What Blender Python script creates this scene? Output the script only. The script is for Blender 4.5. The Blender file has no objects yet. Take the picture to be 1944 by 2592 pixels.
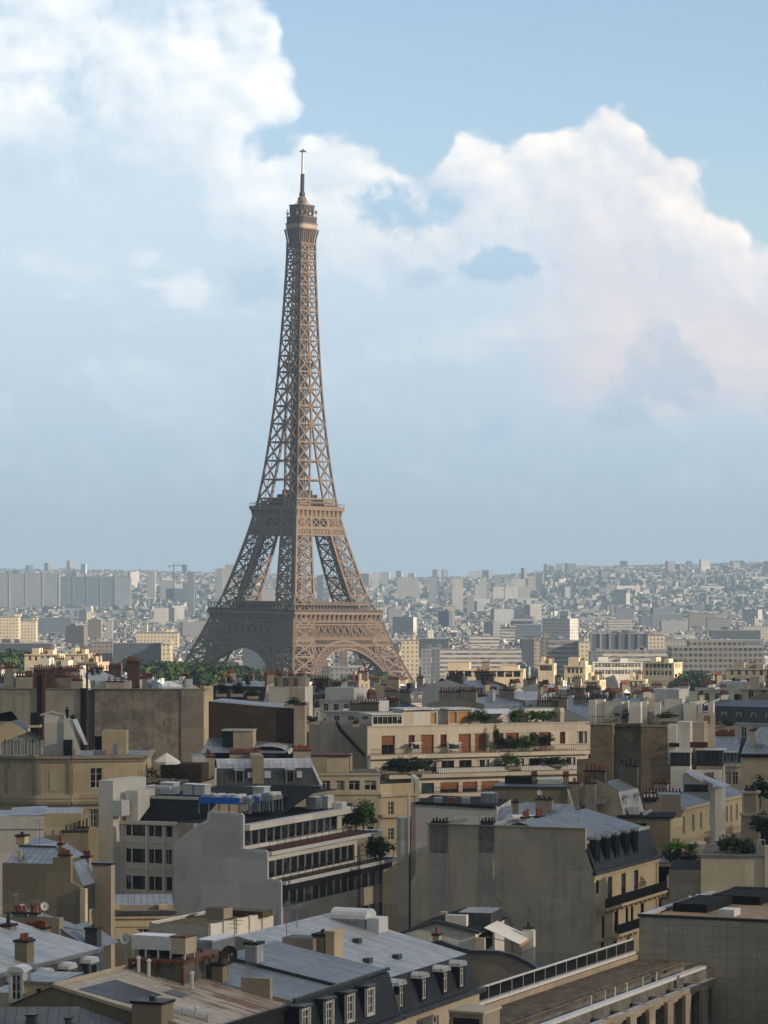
import bpy, math, random
from mathutils import Vector
rad = math.radians
R = random.Random(11)
C = bpy.context.scene.collection
SC = bpy.context.scene
# ------------------------------------------------------------------ camera, sky, sun, exposure
F, CX, HY, EYE = 7700.0, 972.0, 1472.0, 50.0      # lens in photo pixels, centre column, eye-level row, eye height
SUN_EL, SUN_AZ = 19.0, 66.0                        # elevation; azimuth from behind the camera towards the right
cd = bpy.data.cameras.new('camera'); cam = bpy.data.objects.new('camera', cd); C.objects.link(cam)
cam.location = (0, 0, EYE); cam.rotation_euler = (rad(90), 0, 0)
cd.sensor_fit = 'VERTICAL'; cd.sensor_height = 24; cd.lens = 24*F/2592; cd.shift_y = (HY-1296)/2592
cd.clip_start = 1; cd.clip_end = 60000
SC.camera = cam
SC.view_settings.view_transform = 'Standard'; SC.view_settings.look = 'None'
SC.view_settings.exposure = 0.5; SC.view_settings.gamma = 1
SC.cycles.use_denoising = True; SC.cycles.max_bounces = 6; SC.cycles.volume_bounces = 0
SC.cycles.transparent_max_bounces = 12
SC.cycles.sample_clamp_indirect = 4
sunv = Vector((math.cos(rad(SUN_EL))*math.sin(rad(SUN_AZ)), -math.cos(rad(SUN_EL))*math.cos(rad(SUN_AZ)), math.sin(rad(SUN_EL))))
sl = bpy.data.lights.new('sun', 'SUN'); sl.energy = 5.0; sl.angle = rad(0.5); sl.color = (1.0, 0.82, 0.62)
so = bpy.data.objects.new('sun', sl); C.objects.link(so); so.rotation_euler = sunv.to_track_quat('Z', 'Y').to_euler(); so.location = (300, -300, 400)

class NT:
    """small helper to write node trees as expressions"""
    def __init__(s, tree): s.t = tree; s.n = tree.nodes; s.l = tree.links
    def node(s, typ, ins=None, **kw):
        n = s.n.new(typ)
        for k, v in kw.items(): setattr(n, k, v)
        for k, v in (ins or {}).items(): s.set(n.inputs[k], v)
        return n
    def set(s, sock, v):
        if isinstance(v, bpy.types.NodeSocket): s.l.new(v, sock)
        elif hasattr(sock, 'default_value'):
            if isinstance(v, (tuple, list)) and len(v) == 3 and sock.type == 'RGBA': v = (*v, 1)
            sock.default_value = v
    def m(s, op, a, b=0.0, c=0.0, clamp=False):
        n = s.n.new('ShaderNodeMath'); n.operation = op; n.use_clamp = clamp
        for i, v in enumerate((a, b, c)): s.set(n.inputs[i], v)
        return n.outputs[0]
    def mix(s, f, a, b, blend='MIX'):
        n = s.n.new('ShaderNodeMix'); n.data_type = 'RGBA'; n.blend_type = blend; n.clamp_factor = True
        s.set(n.inputs[0], f); s.set(n.inputs[6], a); s.set(n.inputs[7], b); return n.outputs[2]
    def step(s, x, lo, hi, a=0.0, b=1.0):
        n = s.n.new('ShaderNodeMapRange'); n.interpolation_type = 'SMOOTHSTEP'
        for i, v in enumerate((x, lo, hi, a, b)): s.set(n.inputs[i], v)
        return n.outputs[0]
    def noise(s, vec, scale, detail=4, rough=0.55, dist=0.0, col=False):
        n = s.node('ShaderNodeTexNoise', {'Vector': vec, 'Scale': scale, 'Detail': detail, 'Roughness': rough, 'Distortion': dist})
        return n.outputs[1 if col else 0]
    def vec(s, x, y, z=0.0): return s.node('ShaderNodeCombineXYZ', {0: x, 1: y, 2: z}).outputs[0]
    def xyz(s, v): return s.node('ShaderNodeSeparateXYZ', {0: v}).outputs
    def scale(s, v, k):
        n = s.n.new('ShaderNodeVectorMath'); n.operation = 'MULTIPLY'; s.set(n.inputs[0], v); n.inputs[1].default_value = k; return n.outputs[0]
    def curve(s, x, pts):
        n = s.n.new('ShaderNodeFloatCurve'); c = n.mapping.curves[0]
        while len(c.points) < len(pts): c.points.new(0.5, 0.5)
        for p, (a, b) in zip(c.points, pts): p.location = (a, b); p.handle_type = 'AUTO_CLAMPED'
        n.mapping.update(); s.set(n.inputs[1], x); return n.outputs[0]

def make_world():
    w = bpy.data.worlds.new('World'); SC.world = w; w.use_nodes = True
    t = NT(w.node_tree); t.n.clear()
    sky = t.node('ShaderNodeTexSky', sky_type='NISHITA', sun_disc=False, sun_elevation=rad(SUN_EL), sun_rotation=rad(180-SUN_AZ), air_density=1.0, dust_density=0.6, ozone_density=1.6, altitude=100)
    d = t.xyz(t.node('ShaderNodeTexCoord').outputs['Generated'])
    yy = t.m('MAXIMUM', d[1], 0.05)
    # tangent coordinates of the direction: 0..1 over the photographed window of sky (bearing, elevation)
    u = t.m('DIVIDE', d[0], yy); v = t.m('DIVIDE', d[2], yy)
    U = t.m('ADD', t.m('MULTIPLY', u, F/1944), 0.5); V = t.m('MULTIPLY', v, F/1944)     # both in photo widths; V from the horizon up
    P = t.vec(U, V, 0.37)
    def vor(vec, sc):
        n = t.node('ShaderNodeTexVoronoi', {'Vector': vec, 'Scale': sc, 'Smoothness': 0.35}, feature='SMOOTH_F1'); return t.m('SUBTRACT', 0.62, n.outputs['Distance'])
    def field(vec):                                             # billowing edge displacement of the cloud mass
        wv = t.node('ShaderNodeVectorMath', {0: vec, 1: t.scale(t.noise(vec, 9.0, 3, 0.5, 0.0, True), (.05, .05, 0))}, operation='ADD').outputs[0]
        n = t.m('MULTIPLY', t.m('SUBTRACT', t.noise(vec, 4.2, 6, 0.58, 0.2), 0.5), 0.20)
        return t.m('ADD', n, t.m('ADD', t.m('MULTIPLY', vor(wv, 9.0), 0.085), t.m('MULTIPLY', vor(wv, 24.0), 0.04)))
    wob = field(P); wob2 = field(t.vec(t.m('ADD', U, 0.010), t.m('ADD', V, 0.012), 0.37))
    relief = t.m('SUBTRACT', wob, wob2); wob = t.m('SUBTRACT', wob, 0.022)
    n1 = t.noise(P, 5.0, 7, 0.58, 0.25); n2 = t.noise(P, 15.0, 5, 0.6, 0.2); nb = t.noise(P, 2.2, 3, 0.5, 0.2); ns = t.noise(t.vec(U, t.m('MULTIPLY', V, 2.6), 1.3), 3.0, 6, 0.6, 0.6)
    H = lambda py: (HY-py)/1944
    # top line of the right-hand cumulus, bearing -> elevation
    top = t.curve(U, [(0, 0.60), (0.36, H(330)), (0.42, H(350)), (0.47, H(360)), (0.53, H(400)), (0.57, H(410)), (0.60, H(335)), (0.66, H(310)), (0.69, H(285)), (0.735, H(262)), (0.775, H(292)), (0.81, H(340)), (0.845, H(372)), (0.885, H(405)), (0.91, H(450)), (0.95, H(502)), (1.0, H(535))])
    right = t.step(t.m('ADD', t.m('SUBTRACT', top, V), wob), -0.004, 0.016)
    rside = t.step(U, 0.24, 0.33)
    edge = t.curve(V, [(0, 0.40), (0.50, 0.40), (H(420), 0.385), (H(330), 0.37), (H(260), 0.375), (H(180), 0.375), (H(90), 0.355), (H(0), 0.35), (1, 0.35)])
    left = t.step(t.m('ADD', t.m('SUBTRACT', edge, U), wob), -0.006, 0.024)
    cloud = t.m('MAXIMUM', t.m('MULTIPLY', right, rside), left)
    hw = t.m('ADD', t.m('MULTIPLY', t.m('SUBTRACT', n2, 0.5), 3.6), t.m('MULTIPLY', t.m('SUBTRACT', n1, 0.5), 3.4))
    def blob(px, py, rx, ry, s=1.0, soft=0.9):
        a = t.m('DIVIDE', t.m('SUBTRACT', U, px/1944), rx/1944); b = t.m('DIVIDE', t.m('SUBTRACT', V, H(py)), ry/1944)
        r = t.m('SQRT', t.m('ADD', t.m('MULTIPLY', a, a), t.m('MULTIPLY', b, b)))
        r = t.m('ADD', r, hw)
        return t.m('MULTIPLY', t.step(r, 1.25, 1.25-soft), s)
    holes = [blob(960, 525, 120, 75, 1.0), blob(1270, 676, 110, 34, .85, .6), blob(1660, 985, 100, 95, .52, .8), blob(1100, 700, 60, 25, .5), blob(110, 205, 170, 90, .7, 1.2), blob(640, 720, 60, 40, .5),
             blob(330, 20, 120, 50, .45), blob(1230, 1090, 90, 40, .3), blob(60, 420, 150, 90, .3, 1.1)]
    h = holes[0]
    for b in holes[1:]: h = t.m('MAXIMUM', h, b)
    puffs = [blob(470, 735, 60, 38, .55, 1.2), blob(660, 400, 80, 55, .8, 1.2), blob(370, 650, 45, 22, .3, 1.2), blob(420, 720, 70, 16, .35, 1.2)]
    pf = puffs[0]
    for b in puffs[1:]: pf = t.m('MAXIMUM', pf, b)
    # brightness inside the cloud: billows near the rims white, the deep base slate grey
    rimR = t.step(t.m('SUBTRACT', top, V), 0.22, 0.0); rimL = t.step(V, 0.50, 0.72)
    bil = t.step(n1, 0.36, 0.66)
    hi = t.m('MAXIMUM', t.m('MULTIPLY', rimR, rside), rimL)
    lum = t.m('MULTIPLY', hi, t.m('ADD', 0.30, t.m('MULTIPLY', bil, 0.72)))
    lum = t.m('MAXIMUM', lum, t.m('MULTIPLY', pf, 0.8)); lum = t.m('ADD', lum, t.m('MULTIPLY', t.m('SUBTRACT', n2, 0.5), 0.22))
    lum = t.m('ADD', lum, t.m('MULTIPLY', relief, t.m('ADD', 4.5, t.m('MULTIPLY', hi, 11.0))))
    lum = t.m('ADD', lum, t.m('MULTIPLY', t.m('SUBTRACT', ns, 0.5), t.step(V, 0.12, 0.36, 0.15, 1.35)))
    mid = t.mix(t.step(V, 0.08, 0.50), (0.455, 0.585, 0.715), (0.575, 0.685, 0.785))
    pink = t.m('MULTIPLY', t.step(U, 0.35, 0.8), t.m('MULTIPLY', t.step(V, 0.17, 0.30), t.step(nb, 0.26, 0.66)))
    mid = t.mix(t.m('MULTIPLY', pink, 0.9), mid, (0.74, 0.675, 0.71))
    ccol = t.mix(t.m('MULTIPLY', lum, 1.0, clamp=True), mid, t.mix(t.step(U, 0.3, 0.8), (0.93, 0.95, 0.96), (0.98, 0.915, 0.86)))
    ccol = t.mix(h, ccol, t.mix(t.step(V, 0.2, 0.5), (0.36, 0.505, 0.645), (0.41, 0.57, 0.72)))
    ccol = t.mix(t.step(V, 0.15, 0.0), ccol, (0.46, 0.58, 0.69))
    front = t.step(d[1], 0.1, 0.4)
    # the rest of the sky, out of the picture: broken cloud, toned dark, most at left, to cut fill light
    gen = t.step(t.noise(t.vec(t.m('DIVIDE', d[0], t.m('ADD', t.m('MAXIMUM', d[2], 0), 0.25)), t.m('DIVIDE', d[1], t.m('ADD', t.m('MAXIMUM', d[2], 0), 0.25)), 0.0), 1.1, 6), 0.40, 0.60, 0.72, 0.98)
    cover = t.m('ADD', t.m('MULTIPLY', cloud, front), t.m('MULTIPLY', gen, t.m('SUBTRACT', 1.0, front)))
    b1 = t.node('ShaderNodeBackground', {'Color': t.mix(1.0, sky.outputs[0], (1.04, 1.0, 1.02), 'MULTIPLY'), 'Strength': 0.126})
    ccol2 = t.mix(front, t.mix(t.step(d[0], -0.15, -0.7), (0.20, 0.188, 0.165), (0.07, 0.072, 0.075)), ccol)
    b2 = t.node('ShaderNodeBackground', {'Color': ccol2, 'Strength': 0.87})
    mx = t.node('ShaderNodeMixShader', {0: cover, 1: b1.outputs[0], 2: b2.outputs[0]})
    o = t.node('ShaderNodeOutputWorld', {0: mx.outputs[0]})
make_world()

# ------------------------------------------------------------------ helpers
def lerp_pts(pts, x):
    if x <= pts[0][0]: return pts[0][1]
    for (a, p), (b, q) in zip(pts, pts[1:]):
        if x <= b: return p+(q-p)*(x-a)/(b-a)
    return pts[-1][1]
def smooth(a, b, x):
    t = min(1, max(0, (x-a)/(b-a))); return t*t*(3-2*t)
def ground_z(x, y):
    z = -25*smooth(1020, 1480, y)
    px = CX+F*x/max(y, 500)
    ridge = lerp_pts([(-400, 96), (300, 92), (700, 86), (1000, 78), (1250, 84), (1500, 112), (2300, 122)], px)
    z += ridge*smooth(4700, 9300, y) + 9*math.sin(x/430+1)*smooth(5200, 8000, y)*math.sin(y/900)
    return z - 60*smooth(9600, 13000, y)
def depth(py, z): return (EYE-z)*F/(py-HY)
def wx(px, d): return (px-CX)/F*d
def wz(py, d): return EYE-(py-HY)/F*d

def tag(o, label=None, cat=None, group=None, kind=None):
    if label: o['label'] = label
    if cat: o['category'] = cat
    if group: o['group'] = group
    if kind: o['kind'] = kind
    return o
def empty(name, loc=(0, 0, 0), rz=0, parent=None):
    o = bpy.data.objects.new(name, None); C.objects.link(o); o.location = loc; o.rotation_euler = (0, 0, rz); o.parent = parent
    o.empty_display_size = 1; return o
def link(name, me, parent=None, loc=(0, 0, 0), rz=0, sc=None):
    o = bpy.data.objects.new(name, me); C.objects.link(o); o.parent = parent; o.location = loc; o.rotation_euler = (0, 0, rz)
    if sc: o.scale = sc
    return o

class M:
    """collects faces (with a material each) and links them as one mesh object"""
    def __init__(s): s.v = []; s.f = []; s.mi = []; s.mats = []
    def face(s, pts, mat):
        if mat not in s.mats: s.mats.append(mat)
        i = len(s.v); s.v.extend([tuple(p) for p in pts]); s.f.append(tuple(range(i, i+len(pts)))); s.mi.append(s.mats.index(mat))
    def box(s, x0, x1, y0, y1, z0, z1, mat, top=None, bottom=True):
        s.face([(x0, y0, z0), (x1, y0, z0), (x1, y0, z1), (x0, y0, z1)], mat)
        s.face([(x1, y0, z0), (x1, y1, z0), (x1, y1, z1), (x1, y0, z1)], mat)
        s.face([(x1, y1, z0), (x0, y1, z0), (x0, y1, z1), (x1, y1, z1)], mat)
        s.face([(x0, y1, z0), (x0, y0, z0), (x0, y0, z1), (x0, y1, z1)], mat)
        s.face([(x0, y0, z1), (x1, y0, z1), (x1, y1, z1), (x0, y1, z1)], top or mat)
        if bottom: s.face([(x0, y1, z0), (x1, y1, z0), (x1, y0, z0), (x0, y0, z0)], mat)
    def prism(s, pl, z0, z1, mat, top=None):
        """pl: plan polygon counter-clockwise from above"""
        n = len(pl)
        for i in range(n):
            a, b = pl[i], pl[(i+1) % n]
            s.face([(*a, z0), (*b, z0), (*b, z1), (*a, z1)], mat)
        s.face([(*p, z1) for p in pl], top or mat); s.face([(*p, z0) for p in reversed(pl)], mat)
    def bar(s, p, q, w, mat, h=None):
        p, q = Vector(p), Vector(q); d = q-p
        if d.length < 1e-6: return
        d.normalize(); up = Vector((0, 0, 1)) if abs(d.z) < 0.9 else Vector((0, 1, 0))
        a = d.cross(up).normalized()*(w/2); b = a.cross(d).normalized()*((h or w)/2)
        c = [a+b, b-a, -a-b, a-b]
        for i in range(4):
            j = (i+1) % 4; s.face([p+c[i], q+c[i], q+c[j], p+c[j]], mat)
        s.face([p+c[0], p+c[1], p+c[2], p+c[3]], mat); s.face([q+c[3], q+c[2], q+c[1], q+c[0]], mat)
    def tube(s, p, q, r0, r1, mat, n=8, cap=True):
        p, q = Vector(p), Vector(q); d = (q-p).normalized(); up = Vector((0, 0, 1)) if abs(d.z) < 0.9 else Vector((1, 0, 0))
        a = d.cross(up).normalized(); b = a.cross(d).normalized()
        ring = lambda o, r: [o+(a*math.cos(2*math.pi*k/n)+b*math.sin(2*math.pi*k/n))*r for k in range(n)]
        A, B = ring(p, r0), ring(q, r1)
        for k in range(n):
            j = (k+1) % n; s.face([A[j], A[k], B[k], B[j]], mat)
        if cap: s.face(B[::-1], mat); s.face(A, mat)
    def blob(s, c, r, mat, seed=0, squash=0.8, n=7, m=5):
        rr = random.Random(seed); J = [[rr.uniform(.75, 1.25) for _ in range(n)] for _ in range(m+1)]
        P = lambda i, k: Vector(c)+Vector((math.cos(2*math.pi*k/n)*math.sin(math.pi*i/m), math.sin(2*math.pi*k/n)*math.sin(math.pi*i/m), squash*math.cos(math.pi*i/m)))*r*(J[i][k % n] if 0 < i < m else 1)
        for i in range(m):
            for k in range(n):
                q = [P(i, k), P(i+1, k), P(i+1, k+1), P(i, k+1)]
                s.face(q[:3] if i == m-1 else (q if i else [q[0], q[1], q[2]]), mat)
    def mesh(s, name, dz=0.0, smooth=False):
        me = bpy.data.meshes.new(name)
        me.from_pydata([(x, y, z-dz) for x, y, z in s.v] if dz else s.v, [], s.f)
        for m in s.mats: me.materials.append(m)
        me.polygons.foreach_set('material_index', s.mi)
        uv = me.uv_layers.new(name='UVMap'); co = []
        for f in s.f:                              # metres along the face: u level, v up the slope
            p = [Vector(s.v[i]) for i in f]; n = Vector((0, 0, 0))
            for i in range(len(p)):
                a, b = p[i], p[(i+1) % len(p)]
                n += Vector(((a.y-b.y)*(a.z+b.z), (a.z-b.z)*(a.x+b.x), (a.x-b.x)*(a.y+b.y)))
            if n.length < 1e-9: n = Vector((0, 0, 1))
            n.normalize()
            U = Vector((-n.y, n.x, 0)); U = U.normalized() if U.length > 0.05 else Vector((1, 0, 0)); W = n.cross(U)
            for q in p: co += [q.dot(U), q.dot(W)]
        uv.data.foreach_set('uv', co)
        if smooth: me.shade_smooth()
        me.update(); return me
    def obj(s, name, parent=None, dz=0.0, loc=(0, 0, 0), rz=0, smooth=False):
        return link(name, s.mesh(name, dz, smooth), parent, loc, rz)

# ------------------------------------------------------------------ materials
MAT = {}
def newmat(name):
    m = bpy.data.materials.new(name); m.use_nodes = True; t = NT(m.node_tree); t.n.clear(); MAT[name] = m
    bs = t.node('ShaderNodeBsdfPrincipled'); t.node('ShaderNodeOutputMaterial', {0: bs.outputs[0]})
    return m, t, bs
def bump(t, bs, h, dist=0.02, s=0.5):
    t.set(bs.inputs['Normal'], t.node('ShaderNodeBump', {'Height': h, 'Distance': dist, 'Strength': s}).outputs[0])
def mul(c, k): return tuple(x*k for x in c)
def wall_mat(name, col, stain=0.35, streak=0.35, seed=0, soot=None, panel=None, rough=0.9):
    """rendered wall: blotches, vertical rain streaks, fine grain, optional slab joints (panel = size in metres)"""
    m, t, bs = newmat(name)
    pos = t.node('ShaderNodeNewGeometry').outputs['Position']; p = t.xyz(pos)
    q = t.vec(t.m('ADD', p[0], seed*13.7), p[1], p[2])
    n1 = t.noise(q, 0.22, 6, 0.62, 0.4); n3 = t.noise(q, 1.6, 5, 0.65); n4 = t.noise(q, 7.0, 3, 0.6)
    st = t.noise(t.vec(t.m('MULTIPLY', t.m('ADD', p[0], t.m('MULTIPLY', p[1], 0.7)), 1.7), 0.0, t.m('MULTIPLY', p[2], 0.09)), 1.0, 5, 0.6)
    rnd = t.node('ShaderNodeObjectInfo').outputs['Random']
    c = t.mix(t.m('MULTIPLY', t.step(n1, 0.42, 0.68), stain), col, mul(col, 0.55))
    c = t.mix(t.m('MULTIPLY', t.step(st, 0.48, 0.72), streak), c, mul((col[0]*0.95, col[1], col[2]), 0.5))
    c = t.mix(t.m('MULTIPLY', t.step(n3, 0.42, 0.72), 0.45), c, mul(col, 1.22))
    c = t.mix(t.m('MULTIPLY', t.step(n4, 0.45, 0.75), 0.4), c, mul(col, 0.7))
    uvp = t.node('ShaderNodeUVMap').outputs[0]
    pb = t.node('ShaderNodeTexBrick', {'Vector': t.node('ShaderNodeVectorMath', {0: uvp, 1: t.scale(t.noise(q, 0.8, 2, 0.5, 0.0, True), (.5, .5, 0))}, operation='ADD').outputs[0], 'Color1': (.74, .74, .73), 'Color2': (1.14, 1.13, 1.10), 'Mortar': (.9, .9, .88), 'Scale': 1.0, 'Mortar Size': 0.03, 'Brick Width': 4.7, 'Row Height': 2.9}, offset=0.37)
    c = t.mix(0.85, c, pb.outputs[0], 'MULTIPLY')
    if soot: c = t.mix(t.m('MULTIPLY', t.step(t.m('ADD', t.m('MULTIPLY', t.noise(q, 0.42, 8, 0.75, 0.2), 0.85), t.m('MULTIPLY', st, 0.15)), 0.43, 0.60), 0.75), c, soot)
    h = n4
    if panel:
        uv = t.node('ShaderNodeUVMap').outputs[0]
        b = t.node('ShaderNodeTexBrick', {'Vector': uv, 'Color1': (1, 1, 1), 'Color2': (.88, .88, .88), 'Mortar': (.45, .45, .43), 'Scale': 1.0, 'Mortar Size': 0.03, 'Brick Width': panel[0], 'Row Height': panel[1]}, offset=panel[2])
        c = t.mix(0.8, c, b.outputs[0], 'MULTIPLY')
    c = t.mix(0.18, c, t.mix(rnd, mul(col, 0.55), mul(col, 1.5)))
    t.set(bs.inputs['Base Color'], c); bs.inputs['Roughness'].default_value = rough; bs.inputs['Specular IOR Level'].default_value = 0.2
    bump(t, bs, h, 0.03, 0.5); return m
def brick_mat(name, c1, c2, mortar, scale=1.0):
    m, t, bs = newmat(name); uv = t.node('ShaderNodeUVMap').outputs[0]; pos = t.node('ShaderNodeNewGeometry').outputs['Position']
    b = t.node('ShaderNodeTexBrick', {'Vector': uv, 'Color1': c1, 'Color2': c2, 'Mortar': mortar, 'Scale': 1.0, 'Mortar Size': 0.02, 'Brick Width': 0.5*scale, 'Row Height': 0.2*scale})
    n = t.noise(pos, 0.35, 7, 0.65, 0.4); n2 = t.noise(pos, 2.3, 4)
    c = t.mix(t.m('MULTIPLY', t.step(n, 0.4, 0.7), 0.55), b.outputs[0], mul(c1, 0.5)); c = t.mix(t.m('MULTIPLY', t.step(n2, 0.5, 0.75), 0.35), c, mul(c2, 1.5))
    t.set(bs.inputs['Base Color'], c); bs.inputs['Roughness'].default_value = 0.95; bump(t, bs, b.outputs[1], 0.02, -0.4); return m
def zinc_mat(name, col, seam=0.65, rust=0.0, rough=0.42, metal=0.35, rustcol=(0.22, 0.10, 0.045), seamk=0.6):
    """sheet roof: standing seams up the slope, sheets of slightly different tone, stains"""
    m, t, bs = newmat(name); uv = t.xyz(t.node('ShaderNodeUVMap').outputs[0]); pos = t.node('ShaderNodeNewGeometry').outputs['Position']
    su = t.m('DIVIDE', uv[0], seam); fr = t.m('FRACT', su); row = t.m('DIVIDE', uv[1], 2.3)
    line = t.step(t.m('ABSOLUTE', t.m('SUBTRACT', fr, 0.5)), 0.42, 0.47)
    cross = t.step(t.m('ABSOLUTE', t.m('SUBTRACT', t.m('FRACT', row), 0.5)), 0.475, 0.492)
    cell = t.node('ShaderNodeTexWhiteNoise', {'Vector': t.vec(t.m('FLOOR', su), t.m('FLOOR', row), 0.0)}).outputs[0]
    n = t.noise(pos, 0.5, 6, 0.62, 0.5); n2 = t.noise(t.vec(t.m('MULTIPLY', uv[0], 2.2), t.m('MULTIPLY', uv[1], 0.16), 0.0), 1.0, 5, 0.6)
    c = t.mix(cell, mul(col, 0.8), mul(col, 1.14))
    c = t.mix(t.m('MULTIPLY', t.step(n, 0.42, 0.7), 0.5), c, mul(col, 0.66)); c = t.mix(t.m('MULTIPLY', t.step(n2, 0.5, 0.75), 0.35), c, mul(col, 1.3))
    c = t.mix(t.m('MULTIPLY', t.m('MAXIMUM', line, t.m('MULTIPLY', cross, 0.7)), seamk), c, mul(col, 0.36))
    if rust:
        r = t.step(t.m('ADD', n2, t.m('MULTIPLY', n, 0.5)), 0.92-rust*0.25, 1.02-rust*0.25)
        c = t.mix(t.m('MULTIPLY', r, 0.85), c, rustcol)
    t.set(bs.inputs['Base Color'], c); bs.inputs['Metallic'].default_value = metal
    t.set(bs.inputs['Roughness'], t.m('ADD', rough, t.m('MULTIPLY', n, 0.2)))
    bump(t, bs, line, 0.05, 0.7); return m
def slate_mat(name, col):
    m, t, bs = newmat(name); uv = t.node('ShaderNodeUVMap').outputs[0]; pos = t.node('ShaderNodeNewGeometry').outputs['Position']
    b = t.node('ShaderNodeTexBrick', {'Vector': uv, 'Color1': col, 'Color2': mul(col, 1.7), 'Mortar': mul(col, 0.5), 'Scale': 1.0, 'Mortar Size': 0.012, 'Brick Width': 0.32, 'Row Height': 0.2})
    c = t.mix(t.m('MULTIPLY', t.step(t.noise(pos, 0.6, 6), 0.42, 0.7), 0.5), b.outputs[0], mul(col, 1.9))
    t.set(bs.inputs['Base Color'], c); bs.inputs['Roughness'].default_value = 0.6; bs.inputs['Specular IOR Level'].default_value = 0.15; bump(t, bs, b.outputs[1], 0.01, -0.4); return m
def plain_mat(name, col, rough=0.6, metal=0.0, var=0.25, spec=0.3, scale=2.0):
    m, t, bs = newmat(name); pos = t.node('ShaderNodeNewGeometry').outputs['Position']
    n = t.noise(pos, scale, 5, 0.6); rnd = t.node('ShaderNodeObjectInfo').outputs['Random']
    c = t.mix(t.step(n, 0.3, 0.72), mul(col, 1-var), mul(col, 1+var)); c = t.mix(0.2, c, t.mix(rnd, mul(col, 0.6), mul(col, 1.4)))
    t.set(bs.inputs['Base Color'], c); bs.inputs['Roughness'].default_value = rough; bs.inputs['Metallic'].default_value = metal; bs.inputs['Specular IOR Level'].default_value = spec
    return m
def glass_mat(name, dark, light, rough=0.08):
    m, t, bs = newmat(name); rnd = t.node('ShaderNodeObjectInfo').outputs['Random']; pos = t.node('ShaderNodeNewGeometry').outputs['Position']
    c = t.mix(t.step(rnd, 0.55, 0.95), dark, light); c = t.mix(t.step(t.noise(pos, 1.1, 3), 0.4, 0.65), c, mul(dark, 0.6))
    t.set(bs.inputs['Base Color'], c); bs.inputs['Roughness'].default_value = rough; bs.inputs['Specular IOR Level'].default_value = 0.6; return m
def leaf_mat(name, c1, c2):
    m, t, bs = newmat(name); g = t.node('ShaderNodeNewGeometry'); rnd = t.node('ShaderNodeObjectInfo').outputs['Random']
    c = t.mix(g.outputs['Random Per Island'], c1, c2); c = t.mix(t.m('MULTIPLY', rnd, 0.4), c, mul(c1, 0.7))
    t.set(bs.inputs['Base Color'], c); bs.inputs['Roughness'].default_value = 0.7; bs.inputs['Specular IOR Level'].default_value = 0.15
    return m
def city_mat(name, col, bay=3.0, storey=3.0, wu=0.45, wv=0.5, winc=(0.07, 0.085, 0.11), var=0.5, band=False):
    """far building skin: rows of window openings in metres on every wall, each building its own tone"""
    m, t, bs = newmat(name); g = t.node('ShaderNodeNewGeometry'); uv = t.xyz(t.node('ShaderNodeUVMap').outputs[0])
    isl = t.m('FRACT', t.m('ADD', g.outputs['Random Per Island'], t.node('ShaderNodeObjectInfo').outputs['Random']))
    fu = t.m('ABSOLUTE', t.m('SUBTRACT', t.m('FRACT', t.m('DIVIDE', uv[0], bay)), 0.5)); fv = t.m('ABSOLUTE', t.m('SUBTRACT', t.m('FRACT', t.m('DIVIDE', uv[1], storey)), 0.5))
    w = t.m('LESS_THAN', fv, wv/2)
    if not band: w = t.m('MULTIPLY', w, t.m('LESS_THAN', fu, wu/2))
    nz = t.xyz(g.outputs['Normal'])[2]; w = t.m('MULTIPLY', w, t.m('LESS_THAN', t.m('ABSOLUTE', nz), 0.5))
    c = t.mix(isl, mul(col, 1-var), mul(col, 1+var*0.6)); c = t.mix(t.m('MULTIPLY', t.step(t.noise(g.outputs['Position'], 0.05, 4), 0.4, 0.65), 0.3), c, mul(col, 0.6))
    cell = t.node('ShaderNodeTexWhiteNoise', {'Vector': t.vec(t.m('FLOOR', t.m('DIVIDE', uv[0], bay)), t.m('FLOOR', t.m('DIVIDE', uv[1], storey)), isl)}).outputs[0]
    c = t.mix(t.m('MULTIPLY', w, t.m('ADD', 0.6, t.m('MULTIPLY', cell, 0.4))), c, winc)
    t.set(bs.inputs['Base Color'], c); bs.inputs['Roughness'].default_value = 0.85; bs.inputs['Specular IOR Level'].default_value = 0.15; return m

W_CREAM = wall_mat('cream stone', (0.61, 0.53, 0.39), seed=1); W_YELL = wall_mat('yellow stone', (0.62, 0.52, 0.34), seed=2, stain=.25)
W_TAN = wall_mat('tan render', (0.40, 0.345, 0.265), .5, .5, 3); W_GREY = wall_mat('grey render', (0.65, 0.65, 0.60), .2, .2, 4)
W_WHITE = wall_mat('white render', (0.76, 0.74, 0.67), .22, .2, 5); W_PARTY = wall_mat('party wall', (0.56, 0.50, 0.385), .55, .75, 6)
W_DIRTY = wall_mat('sooty party wall', (0.42, 0.37, 0.285), .6, .45, 7, soot=(0.15, 0.13, 0.105)); W_OLIVE = wall_mat('dull ochre render', (0.30, 0.255, 0.175), .4, .5, 8)  # W_OLIVE is a dark ochre wall colour
W_SOOT = wall_mat('soot streaked flue', (0.22, 0.22, 0.20), .3, .9, 9, soot=(0.05, 0.05, 0.05))
W_PANEL = wall_mat('concrete cladding', (0.52, 0.485, 0.39), .5, .35, 10, panel=(1.35, 0.9, 0.0), soot=(0.36, 0.33, 0.27)); W_BALC = wall_mat('cream balcony concrete', (0.57, 0.515, 0.425), .3, .3, 11)
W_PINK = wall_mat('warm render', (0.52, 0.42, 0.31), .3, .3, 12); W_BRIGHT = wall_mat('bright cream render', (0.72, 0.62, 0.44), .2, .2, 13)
W_STACK = wall_mat('dark stack render', (0.22, 0.185, 0.14), .5, .6, 14); W_FLUE = wall_mat('grey flue render', (0.40, 0.395, 0.36), .4, .6, 15); CAP = plain_mat('dark coping', (0.05, 0.048, 0.045), .8, spec=.1)
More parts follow.
